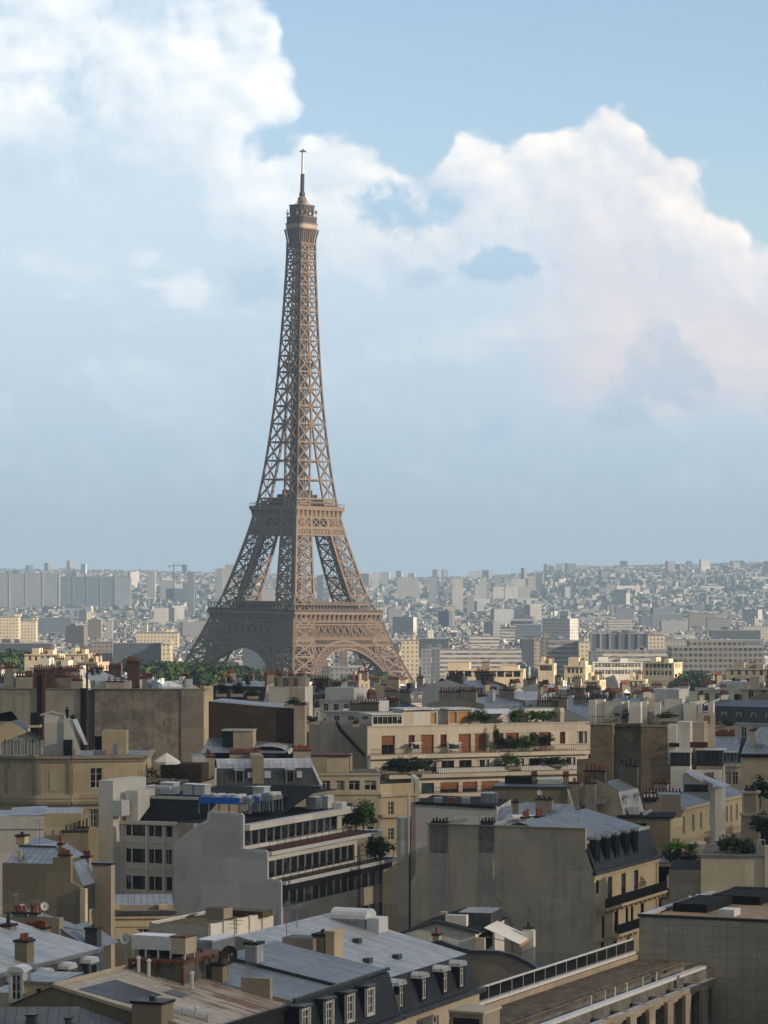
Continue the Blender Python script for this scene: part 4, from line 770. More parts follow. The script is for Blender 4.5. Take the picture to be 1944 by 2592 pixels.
# ------------------------------------------------------------------ generic roofs of the middle distance
def haus(name, label, px, py, d, W, D, rot, wallm, roofm, kind='mansard', floors=2, seed=0, dorm=True, chims=2, style='case', lowm=None, group=None, sep=False):
    """Paris house: eave at the anchor row, facades on the two long sides, party walls and stacks on the ends"""
    B = Bld(name, label, px, py, d=d, rot=rot, group=group); r = random.Random(seed); ze = B.zt; zb = B.g-1; lowm = lowm or SLATE
    cm = r.choice([W_STACK, W_PARTY, W_GREY, W_STACK, W_TAN, BRICK_RED]); hi = 0.0
    if kind == 'mansard':
        hi = r.uniform(2.4, 3.2); rd = r.uniform(.9, 1.8); i1 = r.uniform(.7, 1.2)
        prof = [(W, ze), (W-i1, ze+hi), (W/2, ze+hi+rd), (i1, ze+hi), (0, ze)]
        B.extr(prof, .35, D-.35, [lowm, roofm, roofm, lowm]); 
        for v0, v1 in ((0, .35), (D-.35, D)):                 # party walls stand proud of the roof
            pr = [(W, zb), (W, ze+.25), (W-i1+.1, ze+hi+.35), (W/2, ze+hi+rd+.4), (i1-.1, ze+hi+.35), (0, ze+.25), (0, zb)]
            B.cap(pr, v0, wallm if v0 == 0 else cm); B.cap(pr, v1, cm, True); B.extr(pr, v0, v1, [cm, CAP, CAP, CAP, CAP, cm], B.W)
        top = ze+hi+rd
    elif kind == 'flat':
        B.W.face([(0, 0, zb), (W, 0, zb), (W, 0, ze), (0, 0, ze)], wallm) if not floors else None
        B.Rf.face([(0, 0, ze-.25), (W, 0, ze-.25), (W, D, ze-.25), (0, D, ze-.25)], roofm); top = ze
        a, c = W*r.uniform(.15, .4), W*r.uniform(.55, .9); b, e = D*.25, D*.75
        B.W.box(a, c, b, e, ze-.25, ze+r.uniform(1.6, 2.8), wallm, roofm)
    else:
        rd = W*r.uniform(.16, .24); prof = [(W+.3, ze-.1), (W/2, ze+rd), (-.3, ze-.1)]; B.extr(prof, 0.01, D-.01, roofm); pr = [(W, zb), (W, ze), (W/2, ze+rd-.1), (0, ze), (0, zb)]; B.cap(pr, 0, wallm); B.cap(pr, D, wallm, True); top = ze+rd
    for P0, P1 in (((W, 0), (W, D)), ((0, D), (0, 0))) + ((((0, 0), (W, 0)), ((W, D), (0, D))) if kind == 'flat' else ()):
        f = Fr(P0, P1); vis = f.n[0]*B.b[1]+f.n[1]*B.a[1] < 0.12
        ops = []
        if vis and floors:
            n = max(2, int(f.len/2.6))
            for k in range(floors): ops += rowops(f.len, n, 1.15, ze-2.85-k*3.1, 2.0, style)
        f = B.wall(P0, P1, zb, ze, wallm, ops)
        if vis:
            B.band(f, ze-.32 if kind != 'flat' else ze-.2, .3, .35, wallm)
            if kind == 'mansard' and dorm:
                n = max(2, int(f.len/3.1)); st = f.len/n
                for i in range(n): B.dormer(f, st*(i+.5), -.25, ze+.25, 1.15, 1.75, 1.4, style, roofm, lowm, arch=seed % 3 == 0, fr=FR_W if seed % 2 else None)
    for i in range(chims):
        v = (.35 if i % 2 == 0 else D-.55)-.2; w = r.uniform(2.2, min(4.5, W*.45)); u0 = r.uniform(W*.1, W*.9-w)
        B.chim(u0, u0+w, v+.15, v+.75, ze-.5, top+r.uniform(.9, 1.8), int(w/.5), cm, r.choice([POT, POT, POT, POT_D]), sep=sep)
    for i in range(r.randint(2, 5)):
        u0, v0 = r.uniform(W*.2, W*.75), r.uniform(D*.15, D*.85); zz = top-.6; m = M(); nm = 'roof_vent'
        if kind == 'flat': zz = ze-.3
        if r.random() < .65: m.box(u0, u0+r.uniform(.6, 1.6), v0, v0+r.uniform(.6, 1.4), zz, zz+r.uniform(1, 1.9), r.choice([METAL_G, METAL_W, W_WHITE, CAP, IRON]))
        else:
            nm = 'aerial'; hh = r.uniform(2.2, 3.8); m.bar((u0, v0, zz), (u0, v0, zz+hh), .06, METAL_G); m.bar((u0-.6, v0, zz+hh*.9), (u0+.6, v0, zz+hh*.9), .05, METAL_G); m.bar((u0-.4, v0, zz+hh*.75), (u0+.4, v0, zz+hh*.75), .05, METAL_G)
        m.obj(nm, B.root, B.g)
    return B.done()
# ------------------------------------------------------------------ rows of roofs between the near blocks and the tower
def midtown():
    r = random.Random(21); wm = [W_CREAM, W_GREY, W_WHITE, W_TAN, W_GREY, W_WHITE]; rm = [ZINC, ZINC, ZINC_LT, ZINC_BL, ZINC_DK, ZINC_DK]
    wn = {W_CREAM: 'cream', W_GREY: 'grey', W_WHITE: 'white', W_TAN: 'tan', W_YELL: 'yellow', W_PINK: 'warm beige'}; rn = {ZINC: 'grey zinc', ZINC_LT: 'pale zinc', ZINC_BL: 'bluish zinc', ZINC_DK: 'dark zinc'}
    rows = [(585, 'first roof row behind terraced flats'), (640, 'second roof row behind terraced flats'), (705, 'third roof row behind terraced flats'), (780, 'middle roof row before the tower'), (870, 'roof row before the sunlit block'), (980, 'roof row beside the sunlit block'), (1090, 'last roof row before the trees')]
    lim = [(-50, 1700), (330, 1700), (450, 1716), (640, 1722), (1040, 1722), (1090, 1730), (1330, 1736), (1540, 1746), (1720, 1742), (1850, 1728), (2000, 1724)]
    ords = ['leftmost', 'second from left', 'third from left', 'fourth from left', 'fifth from left', 'sixth from left', 'seventh from left', 'eighth from left', 'ninth from left', 'tenth from left', 'eleventh from left', 'twelfth from left', 'thirteenth from left', 'fourteenth from left', 'fifteenth from left', 'sixteenth from left', 'seventeenth from left', 'eighteenth from left', 'nineteenth from left', 'twentieth from left']
    for ri, (d, rl) in enumerate(rows):
        x = wx(-60, d); k = 0
        if d < 600: x = wx(540, d)
        while x < wx(1990, d) and k < 20:
            W, D = r.uniform(10, 15), r.uniform(12, 20); rot = r.choice([-23, -23, 67, 60, -35])+r.uniform(-5, 5)
            px = CX+F*x/d; zmax = wz(lerp_pts(lim, px)+r.choice([0, 4, 10, 20]), d+8)
            ze = min(27 if d < 900 else 24, zmax)-r.uniform(3.4, 5.0)
            if d > 1000: ze = min(ze, 16+r.uniform(-1, 3))
            kind = r.choice(['mansard', 'mansard', 'mansard', 'flat', 'gable']); a, b = r.choice(wm), r.choice(rm)
            if kind == 'flat': ze += 2.2
            py = HY+(EYE-ze)*F/d
            skip = (100 < px < 470 and 620 > d) or (330 < px < 640 and d > 840)
            if not skip:
                haus('apartment_house', f'{ords[k]} in {rl}, {wn[a]} walls, {rn[b]} roof', px, py, d+r.uniform(-6, 6), W, D, rot, a, b, kind, 2, r.randrange(999), chims=r.choice([2, 3, 4]), lowm=r.choice([SLATE, b, ZINC_DK]), group=None)
            k += 1; x += (W*abs(math.cos(rad(rot)))+D*abs(math.sin(rad(rot))))*r.uniform(.95, 1.25)
midtown()
def sunlit():
    """the lighter blocks that catch the sun beyond the shaded roofs"""
    def blk(label, px0, px1, py, d, rot, D, wm, n, rows=1, style='dark', roof=None, ww=1.5, wh=1.7, top=2.2, name='apartment_block', pent=None):
        B = Bld(name, label, px0, py, d=d, rot=rot); W = B.u(px1); z1 = B.zt; zb = B.g-1; ops = []
        for k in range(rows): ops += rowops(W, n, ww, z1-top-k*3.2-.2, wh, style)
        f = B.wall((0, 0), (W, 0), zb, z1, wm, ops); B.band(f, z1-.45, .45, .3, wm); g = B.wall((W, 0), (W, D), zb, z1, wm, rowops(D, max(2, int(D/3)), 1.2, z1-top-.2, wh, style)); B.wall((W, D), (0, D), zb, z1, wm); B.wall((0, D), (0, 0), zb, z1, wm, rowops(D, max(2, int(D/4)), 1.1, z1-top-.2, wh, style))
        B.Rf.face([(0, 0, z1-.3), (W, 0, z1-.3), (W, D, z1-.3), (0, D, z1-.3)], roof or ZINC_LT)
        for a, b, h in pent or ((.15, .35, 2.2), (.6, .75, 1.6)):
            B.W.box(W*a, W*b, D*.3, D*.8, z1-.3, z1+h, wm, roof or ZINC_LT)
        B.chim(W*.45, W*.45+2.5, D*.5, D*.5+.6, z1-.3, z1+2.0, 4, W_TAN, sep=False); return B.done()
    blk('long sunlit cream block with nine dark window openings right of the tower foot', 1127, 1325, 1694, 960, -6, 12, W_BRIGHT, 9, 1, 'dark', GRAVEL, 2.2, 1.9, pent=((.7, .93, 1.2), (.02, .3, 2.0)))
    blk('small sunlit cream block with close window row, above the yellow houses', 1362, 1402, 1680, 1060, -8, 11, W_BRIGHT, 6, 1, 'dark', None, 1.0, 1.6)
    blk('tall sunlit yellow house with stepped top floors', 1428, 1482, 1685, 985, -14, 11, W_BRIGHT, 4, 2, 'case', None, 1.1, 1.9, pent=((.1, .6, 2.6), (.65, .9, 1.4)))
    blk('lower sunlit yellow house beside the stepped one', 1478, 1518, 1722, 930, -14, 11, W_BRIGHT, 3, 2, 'case', None, 1.1, 1.9)
    blk('small sunlit white pavilion in front of the ornate mansion', 1584, 1634, 1720, 1010, -10, 9, W_BRIGHT, 3, 1, 'case', None, 1.1, 1.7)
    blk('long shaded ornate mansion front with two window rows', 1500, 1626, 1676, 1390, 8, 15, W_GREY, 14, 2, 'case', ZINC_DK, 1.4, 2.0)  # shade put into colour: grey front, bright cream end of one mansion
    blk('sunlit ornate end pavilion of the mansion', 1628, 1706, 1677, 1370, -20, 15, W_BRIGHT, 7, 2, 'dark', ZINC_LT, 1.2, 2.0)
    blk('pale yellow block at left above the chimney rows', 62, 150, 1656, 1150, -8, 12, W_BRIGHT, 5, 1, 'case', GRAVEL, 1.2, 1.6)
    blk('second yellow block at left with blank front', 165, 225, 1655, 1130, -8, 12, W_BRIGHT, 2, 1, 'case', GRAVEL, 1.0, 1.4)
    blk('tan blank gable at left beside the yellow blocks', 196, 246, 1676, 900, -16, 10, W_PINK, 2, 1, 'brown', ZINC, .8, 1.2)
    blk('grey low penthouse row at left under the yellow blocks', 75, 195, 1686, 860, -10, 10, W_GREY, 7, 1, 'dark', BITUMEN, 1.1, 1.4)
    blk('brownish stone block at the right edge beyond the trees', 1838, 1960, 1692, 1150, -12, 14, W_TAN, 6, 2, 'dark', ZINC_DK, 1.2, 1.8)
    blk('orange lit brick stack house below the right tower arch', 880, 908, 1722, 760, -20, 8, W_PINK, 2, 1, 'case', ZINC, .9, 1.4)
    blk('yellow gabled house behind the chimney pots at right', 1590, 1700, 1756, 720, -15, 10, W_YELL, 4, 1, 'case', ZINC, 1.1, 1.6)
    blk('cream house at the right picture edge above the zinc roofs', 1875, 1990, 1740, 640, -16, 12, W_CREAM, 3, 2, 'case', ZINC, 1.1, 1.9)
sunlit()
def woods():
    r = random.Random(3); n = 0
    spots = [(r.uniform(318, 660), r.uniform(1090, 1300), 'left') for i in range(64)]+[(r.uniform(1706, 1842), r.uniform(1240, 1330), 'right') for i in range(16)]+[(r.uniform(-20, 70), r.uniform(1240, 1330), 'edge') for i in range(7)]+[(r.uniform(660, 1000), r.uniform(1330, 1460), 'foot') for i in range(16)]
    lab = {'left': 'full green tree in the grove left of the tower foot', 'right': 'full green tree in the grove below the grid office', 'edge': 'green tree in the clump at the left picture edge', 'foot': 'dark green tree among those at the tower foot'}
    for px, d, k in spots:
        ptop = {'left': lerp_pts([(318, 1668), (360, 1664), (480, 1680), (560, 1672), (660, 1700)], px), 'right': 1694+abs(px-1770)*.1, 'edge': 1646, 'foot': 1704}[k]+r.uniform(0, 14)
        x = wx(px, d); zt = wz(ptop, d); h = r.uniform(13, 17); rr = r.uniform(5.2, 7.6)
        tree('grove_tree', lab[k], x, d, zt-h, h, rr, r.choice([LEAF, LEAF_D, LEAF_D]), 'trees '+{'left': 'left of the tower foot', 'right': 'below the grid office', 'edge': 'at the left edge', 'foot': 'at the tower foot'}[k], 1100, 0.16, r.randrange(6), trunk=.22)
woods()

def outskirts():
    """the same streets going on past both picture edges"""
    r = random.Random(77)
    for d in (250, 300, 350, 410, 480, 560, 640, 730, 830, 940):
        for side, gr in ((1, 'houses past the right picture edge'), (-1, 'houses past the left picture edge')):
            x = wx(2030, d) if side > 0 else wx(-70, d)-22
            for k in range(3):
                W, D = r.uniform(11, 14), r.uniform(14, 19); ze = r.uniform(16, 19.5); px = CX+F*x/d
                haus('apartment_house', 'apartment house standing past the right picture edge' if side > 0 else 'apartment house standing past the left picture edge', px, HY+(EYE-ze)*F/d, d+r.uniform(-6, 6), W, D, -23+r.uniform(-3, 3), r.choice([W_CREAM, W_GREY, W_WHITE, W_TAN]), r.choice([ZINC, ZINC_LT, ZINC_DK]), 'mansard', 2, r.randrange(999), chims=3, group=gr)
                x += side*(W*.92+D*.39+2)
outskirts()
# ------------------------------------------------------------------ near blocks
def strip(B, f, a0, a1, n, z0, z1, style='strip', gap=.05):
    st = (a1-a0)/n; return [(a0+st*i+gap/2, a0+st*(i+1)-gap/2, z0, z1, style) for i in range(n)]
def modern_office():
    B = Bld('office_building', 'white modern office with a blank stepped side wall and long dark window bands over terraces', 613, 2063, z=24.7)
    u, z = B.u, B.z; uL = u(440); u1, u2 = u(674), u(709)
    prof = [(u2, -1), (u2, z(2231, u2)), (u1, z(2229, u1)), (u1, z(2156, u1)), (0, z(2152)), (0, z(2063)), (u(530), z(2060)), (u(528), z(2080)), (u(500), z(2096)), (uL, z(2146)), (uL, -1)]
    B.cap(prof, 0, W_GREY); B.cap([(a, c) for a, c in prof], .35, W_GREY, True)
    for (a, c), (a2, c2) in zip(prof[1:-1], prof[2:-1]): B.T.bar((a, .12, c), (a2, .12, c2), .34, METAL_W, .34)
    B.T.bar((u2, .12, z(2231, u2)), (u2, .12, 0), .3, METAL_W, .3)
    zr = 23.6; L0, L1, L2 = B.v(887, 0), B.v(955, u1), B.v(996, u2); zt1, zt2 = z(2156, u1), z(2231, u2)
    # three window bands
    f0 = Fr((0, .35), (0, L0-2.5)); a = 0.15
    ops = strip(B, f0, a, f0.len-1.2, 13, z(2144, 0), z(2098, 0)); B.wall((0, .35), (0, L0-2.5), zt1-.3, zr, W_WHITE, ops, .15)
    f1 = Fr((u1, .35), (u1, L1-6)); ops = strip(B, f1, .15, f1.len-.6, 12, z(2225, u1), z(2181, u1)); B.wall((u1, .35), (u1, L1-6), zt2-.3, zt1-.28, W_WHITE, ops, .15)
    f2 = Fr((u2, .35), (u2, L2-3)); zz = [(z(2298, u2), z(2254, u2)), (z(2395, u2), z(2345, u2))]; ops = strip(B, f2, .15, f2.len-.3, 14, *zz[0])+strip(B, f2, .15, f2.len-.3, 14, *zz[1])
    B.wall((u2, .35), (u2, L2-3), 0, zt2-.28, W_BALC, ops, .15)
    B.wall((u2, L2-3), (uL, L2-3), 0, zt2-.3, W_WHITE); B.wall((u1, L1-6), (uL, L1-6), zt2-.3, zt1-.3, W_WHITE, [(.6, 2.6, zt2+.3, zt1-1, 'dark')]); B.wall((0, L0-2.5), (uL, L0-2.5), zt1-.3, zr, W_WHITE)
    B.Rf.face([(uL, .35, zr), (0, .35, zr), (0, L0-2.5, zr), (uL, L0-2.5, zr)], BITUMEN)
    B.T.box(-.4, .75, .36, L0, zr-.62, zr+.02, W_WHITE, METAL_W); B.T.box(-1.2, -.41, .36, L0-1.5, zr-.3, zr+.12, BITUMEN)
    for uu, uo, L, zt, nm in ((0, u1, L1, zt1, 'terrace'), (u1, u2, L2, zt2, 'terrace')):
        m = M(); m.box(uu+.01, uo+.55, .36, L, zt-.42, zt, METAL_W, GRAVEL); m.tube((uo-.9, L-.02, zt-.42), (uo-.9, L-.02, zt-.001), 1.45, 1.45, METAL_W, 14); t = m.obj(nm, B.root, B.g)
        fr = Fr((uo, .36), (uo, L)); r = B.rail(fr, zt, 1.0, .1, .3, L-.6, IRON, 1.9); r.parent = t
        if uu: continue
        pl = M(); pl.box(uo-.5, uo+.15, 1, L*.8, zt+.01, zt+.24, ROOFRED); p = pl.obj('planter_box', B.root, B.g); p.parent = t
    m = M(); m.box(u2-.2, u2+.25, .4, L2-1, zt2-1.15, zt2-.45, IRON); m.obj('shade_strip', B.root, B.g)  # solid black strip painting the shade under the lower terrace slab
    for i in range(2):                                           # stair-like iron uprights at the far end
        y = B.v(888+i*55, u2); m = M()
        for k in (0, .5): m.bar((u2+.9, y+k, 2), (u2+.9, y+k, zt2+2.4), .08, IRON)
        for k in range(38): m.bar((u2+.9, y, 3+k*.45), (u2+.9, y+.5, 3+k*.45), .05, IRON)
        m.obj('fire_ladder', B.root, B.g)
    # rear wing with windowed front, pier and black roof
    v1 = 7.0; ua, ub = u(310, v1), u(452, v1); ze = z(2097, 0, v1); ops = []
    for p0, p1 in ((319, 332), (335, 369), (377, 390), (392, 412), (421, 436)):
        for q0, q1 in ((2100, 2128), (2161, 2197), (2231, 2266)): ops.append((u(p0, v1)-ua, u(p1, v1)-ua, z(q1, 0, v1), z(q0, 0, v1), 'teal'))
    B.wall((ua, v1), (ub, v1), 0, ze, W_GREY, ops, .2)
    for p in (372, 415): x = u(p, v1); B.T.box(x-.16, x+.16, v1-.14, v1-.01, 4, ze-.1, W_WHITE)
    for q in (2145, 2212): B.T.box(ua, ub, v1-.1, v1-.004, z(q, 0, v1), z(q, 0, v1)+.12, W_WHITE)
    B.T.box(ua-.6, ub, v1-.55, v1+.2, ze, ze+.35, W_WHITE)
    zt = z(2032, 0, v1+4); B.Rf.face([(ua-.3, v1, ze+.35), (ub+3, v1, ze+.35), (ub+3, v1+4, zt), (u(352, v1+4), v1+4, zt)], BITUMEN)
    B.Rf.face([(ua-1, v1+4, zt), (ub+8, v1+4, zt), (ub+8, 34, zt), (ua-1, 34, zt)], BITUMEN); B.T.box(u(352, v1+4), ub+5, v1+3.9, v1+4.3, zt, zt+.3, W_GREY)
    up0, up1 = u(250, v1-2), u(286, v1-2); B.W.box(up0, up1, v1-2, v1+6, 0, z(1987, 0, v1-2), W_WHITE); B.W.box(up1, ua+.2, v1-.2, v1+5, 0, z(2030, 0, v1), W_GREY)
    B.W.box(u(283, v1-2.5), u(308, v1-2.5), v1-2.5, v1-.6, z(2078, 0, v1-2.5), z(2038, 0, v1-2.5), METAL_W)
    x0, x1 = u(321, v1), u(352, v1); f = B.wall((x0, v1-.3), (x1, v1-.3), ze+.3, z(2012, 0, v1), W_WHITE, [((x1-x0)*.25, (x1-x0)*.7, z(2052, 0, v1), z(2030, 0, v1), 'void')]); B.W.box(x0, x1, v1-.29, v1+2.6, ze+.3, z(2012, 0, v1), W_WHITE)
    B.T.box(u(296, 14), u(440, 14), 13, 13.5, z(2005, 0, 14), z(1998, 0, 14), METAL_W); B.W.box(u(296, 13), u(362, 13), 12, 16, zt, z(2000, 0, 13), METAL_W, BITUMEN)
    for p0, p1, q0, q1 in ((406, 439, 2018, 1994), (463, 487, 2017, 1996), (491, 518, 2019, 1997), (640, 668, 2018, 1998), (774, 800, 2042, 2022), (815, 830, 2035, 2018)):
        m = M(); vv = 18 if p0 < 700 else 24; m.box(u(p0, vv), u(p1, vv), vv, vv+1.6, zr-.6, z(q1, 0, vv), METAL_W, METAL_W); m.box(u(p0, vv)-.08, u(p1, vv)+.08, vv-.08, vv+1.68, z(q1, 0, vv), z(q1, 0, vv)+.12, METAL_W); m.obj('vent_box', B.root, B.g)
    B.Rf.face([(u(690, 20), 12, zr+.02), (-1.2, 12, zr+.02), (-1.2, L0-5, 26.3), (u(690, 20)-2, L0-5, 26.3)], BITUMEN)
    B.W.box(u(852, L0-3), u(878, L0-3)-.2, L0-4, L0-2.6, zr, z(2030, 0, L0-3), METAL_W)
    B.done()
    # roof machines: lifted off the roof, things of their own
    def cooler(label, p0, p1, q0, q1, v, blue, fans=3):
        d = B.xy(B.u(p0, v), v)[1]; x0 = B.u(p0, v); w = B.u(p1, v)-x0; zb = B.z(q1, x0, v); zt = B.z(q0, x0, v); X, Y = B.xy(x0, v)
        r = empty('cooling_unit', (X, Y, zb), rad(-23)); tag(r, label, 'air conditioner', 'rooftop machines of the office'); h = zt-zb; m = M(); m.box(0, w, 0, .12, h*.35, h*.82, BLUE if blue else METAL_G); m.box(0, w, .121, 2.6, h*.45, h*.8, METAL_G); m.obj('casing', r)
        l = M()
        for k in range(5): l.bar((w*k/4, .1, -.6), (w*k/4, .1, h*.4), .1, METAL_G); l.bar((w*k/4, 2.5, -.6), (w*k/4, 2.5, h*.4), .1, METAL_G)
        l.obj('support_frame', r)
        for k in range(fans*2):
            q = M(); cx, cy = w*(k % fans+.5)/fans, .75+1.2*(k//fans); q.tube((cx, cy, h*.8), (cx, cy, h), .5, .48, METAL_W if k % 2 else METAL_G, 12); q.obj('fan', r)
    cooler('long bright blue cooling unit with round fans on the black office roof', 503, 606, 2010, 2046, 3.0, True, 4); cooler('small blue and grey cooling unit beside the long blue one', 634, 655, 2012, 2040, 5.0, True, 1); cooler('grey cooling frame at the right end of the blue units', 656, 690, 2006, 2040, 6.0, False, 2); cooler('low grey pipe frame on the office roof above the side wall', 608, 634, 2016, 2046, 4.0, False, 1)
    V = B.v(905, u1); X, Y = B.xy(2.2, V); tree('terrace_tree', 'bright green bushy tree on the upper office terrace', *B.xy(1.4, L0+.6), zt1, 3.5, 1.6, LEAF_B, n=1500, leaf=.11, trunk=.08); 
    for i, (vv, uu, h, lm, lb) in enumerate(((L0-.6, .9, 2.9, LEAF_D, 'dark ivy clump at the inner end of the upper terrace'), (L1-3.2, u1+1.2, 3.0, LEAF_D, 'dark bushy shrub at the end of the lower office terrace'), (L1-1.2, u1+1.0, 2.6, LEAF, 'greener shrub at the rounded end of the lower office terrace'))):
        X, Y = B.xy(uu, vv); tree('terrace_shrub', lb, X, Y, (zt1 if i == 0 else zt2), h, 1.7, lm, n=900, leaf=.12, trunk=.05, seed=i, cat='shrub')
modern_office()

def party_wall_house():
    B = Bld('apartment_house', 'tall house with a huge blank tan party wall, slate mansard and cream balconied front', 1482, 2099, z=24.35)
    u, z, v = B.u, B.z, B.v; ue = u(1501); ze = z(2207, ue)
    prof = [(ue, -1), (ue, ze), (ue-.25, z(2188, ue)), (u(1486), z(2160)), (0, z(2150)), (0, z(2099)), (u(1260), z(2090, u(1260))), (u(1082), z(2084, u(1082))), (u(1082), z(2150, u(1082))), (u(1053), z(2186, u(1053))), (u(1050), z(2215, u(1050))), (u(1040), z(2236, u(1040))), (u(1040), -1)]
    B.cap(prof, 0, W_PARTY); B.extr(prof[4:], 0, .4, W_PARTY, B.W)
    for a, b in ((1090, 1134), (1214, 1250)):                    # flues running up the wall, sooted at the top
        B.W.box(u(a), u(b), -.22, -.005, 2, z(2158, u(a)), W_FLUE); B.W.box(u(a), u(b), -.225, -.005, z(2158, u(a))+.002, z(2087, u(a)), W_SOOT)
    B.T.box(u(1082)-.1, .1, -.28, .42, B.zt+.001, B.zt+.12, W_TAN)
    L = v(1664, ue); f = Fr((ue, 0), (ue, L)); ops = []
    for p0, p1, q0, q1 in ((1508, 1517, 2228, 2262), (1536, 1552, 2219, 2275), (1571, 1586, 2210, 2265), (1603, 1618, 2202, 2252)): 
        c = (v(p0, ue)+v(p1, ue))/2; w = 1.5 if p0 > 1510 else .9; ops.append((c-w/2, c+w/2, z(q1, ue, c), z(q0, ue, c), 'tall'))
    for c, w, q0, q1 in ((v(1527, ue), 1.0, 2318, 2375), (v(1560, ue), 1.4, 2306, 2363), (v(1587, ue), .9, 2298, 2340), (v(1600, ue), .9, 2294, 2336), (v(1626, ue), 1.2, 2284, 2322)): ops.append((c-w/2, c+w/2, z(q1, ue, c), z(q0, ue, c), 'tall'))
    for c, w in ((v(1525, ue), 1.0), (v(1557, ue), 1.2), (v(1590, ue), 1.2), (v(1622, ue), 1.2)): ops.append((c-w/2, c+w/2, ze-9.6, ze-7.5, 'tall'))
    B.wall((ue, 0), (ue, L), -1, ze, W_YELL, ops, .10); B.wall((ue, L), (ue-10, L), -1, ze, W_YELL); B.band(f, ze-.35, .35, .5, ZINC_DK); B.band(f, ze-.75, .3, .25, W_YELL)
    zb = z(2287, ue, v(1552, ue)); B.balcony(f, zb, 1.0, 1.2, L+.6, mat=W_YELL, step=.16); B.band(f, zb-3.55, .25, .2, W_YELL); B.balcony(f, z(2363, ue, v(1560, ue)), .6, v(1553, ue), v(1610, ue), mat=W_YELL, step=.14); B.band(f, zb-6.6, .25, .2, W_YELL)
    for s in (.25, L-.3): B.T.box(ue+.004, ue+.14, s-.3, s+.3, 0, ze-.8, W_YELL)
    zm = z(2134, 0, .4); pr = [(ue+.15, ze+.02), (ue-.35, ze+1.2), (ue-.8, ze+2.2), (-.2, zm)]; B.extr(pr, .4, L, SLATE); B.cap([*pr, (-6, zm), (-6, ze)], L, SLATE, True)
    B.extr([(-.2, zm), (-7.5, z(2072, -7, 6)), (-15, zm-.5)], .4, L, [ZINC, ZINC]); B.T.bar((-.2, .4, zm+.05), (-.2, L, zm+.05), .3, ZINC_LT)
    for i, p in enumerate((1515, 1541, 1565, 1590, 1612)): 
        a = v(p, ue)+.2; B.dormer(f, a, -.1, ze+.3, 1.2, 2.9, 1.6, 'tall', ZINC, IRON, arch=True, ov=.05, fr=IRON)
    for k in (.25, .5, .75): B.chim(-12+k*3, -11.4+k*3, 5+k*8, 6.6+k*8, zm-.5, zm+1.6, 3, W_PARTY) if k > .3 else None
    for a, n in ((1096, 5), (1220, 4)):                          # black flue pots on the wall head
        for i in range(n): x = u(a+i*8.4); B.chim(x-.12, x+.12, .0, .3, z(2090, x), z(2083, x), 1, IRON, POT_D, .35, .13)
    B.aerial(-9, 6, zm+1.2); B.aerial(-5, 12, zm+.8, 2.2); B.aerial(-13, 3, zm, 3.0)
    m = M(); p = [(u(1256), z(2230, 0)), (u(1252), z(2270, 0)), (u(1295), z(2345, 0)), (u(1300), 5)]
    for (a, b), (c, d) in zip(p, p[1:]): m.bar((a, -.12, b), (c, -.12, d), .14, METAL_G)
    m.obj('drain_pipe', B.root, B.g); B.done()
    X, Y = B.xy(ue+.6, v(1622, ue)); shrub('small balcony plant before the cream balconied front', 1626, 2240, Y, 20, 22, LEAF, 300)
    # white exhaust duct lying on the zinc roof behind
    r = empty('exhaust_duct', (wx(1275, 336), 336, wz(2094, 336))); tag(r, 'fat white exhaust duct bending over the zinc roof behind the blank wall', 'duct'); m = M(); s = 336/F; P = [(-40, 0, -6), (5, 0, 14), (18, 0, 26), (82, 2, 21), (96, 1, 14), (100, 0, 0)]
    for a, b in zip(P, P[1:]): m.tube((a[0]*s, a[1], a[2]*s), (b[0]*s, b[1], b[2]*s), .3, .3, METAL_W, 10)
    m.obj('pipe', r); q = M(); q.box(20*s, 22*s, -.5, .5, -.8, 20*s, METAL_G); q.obj('support_leg', r); q = M(); q.box(78*s, 80*s, -.5, .5, -.8, 18*s, METAL_G); q.obj('support_leg', r)
party_wall_house()

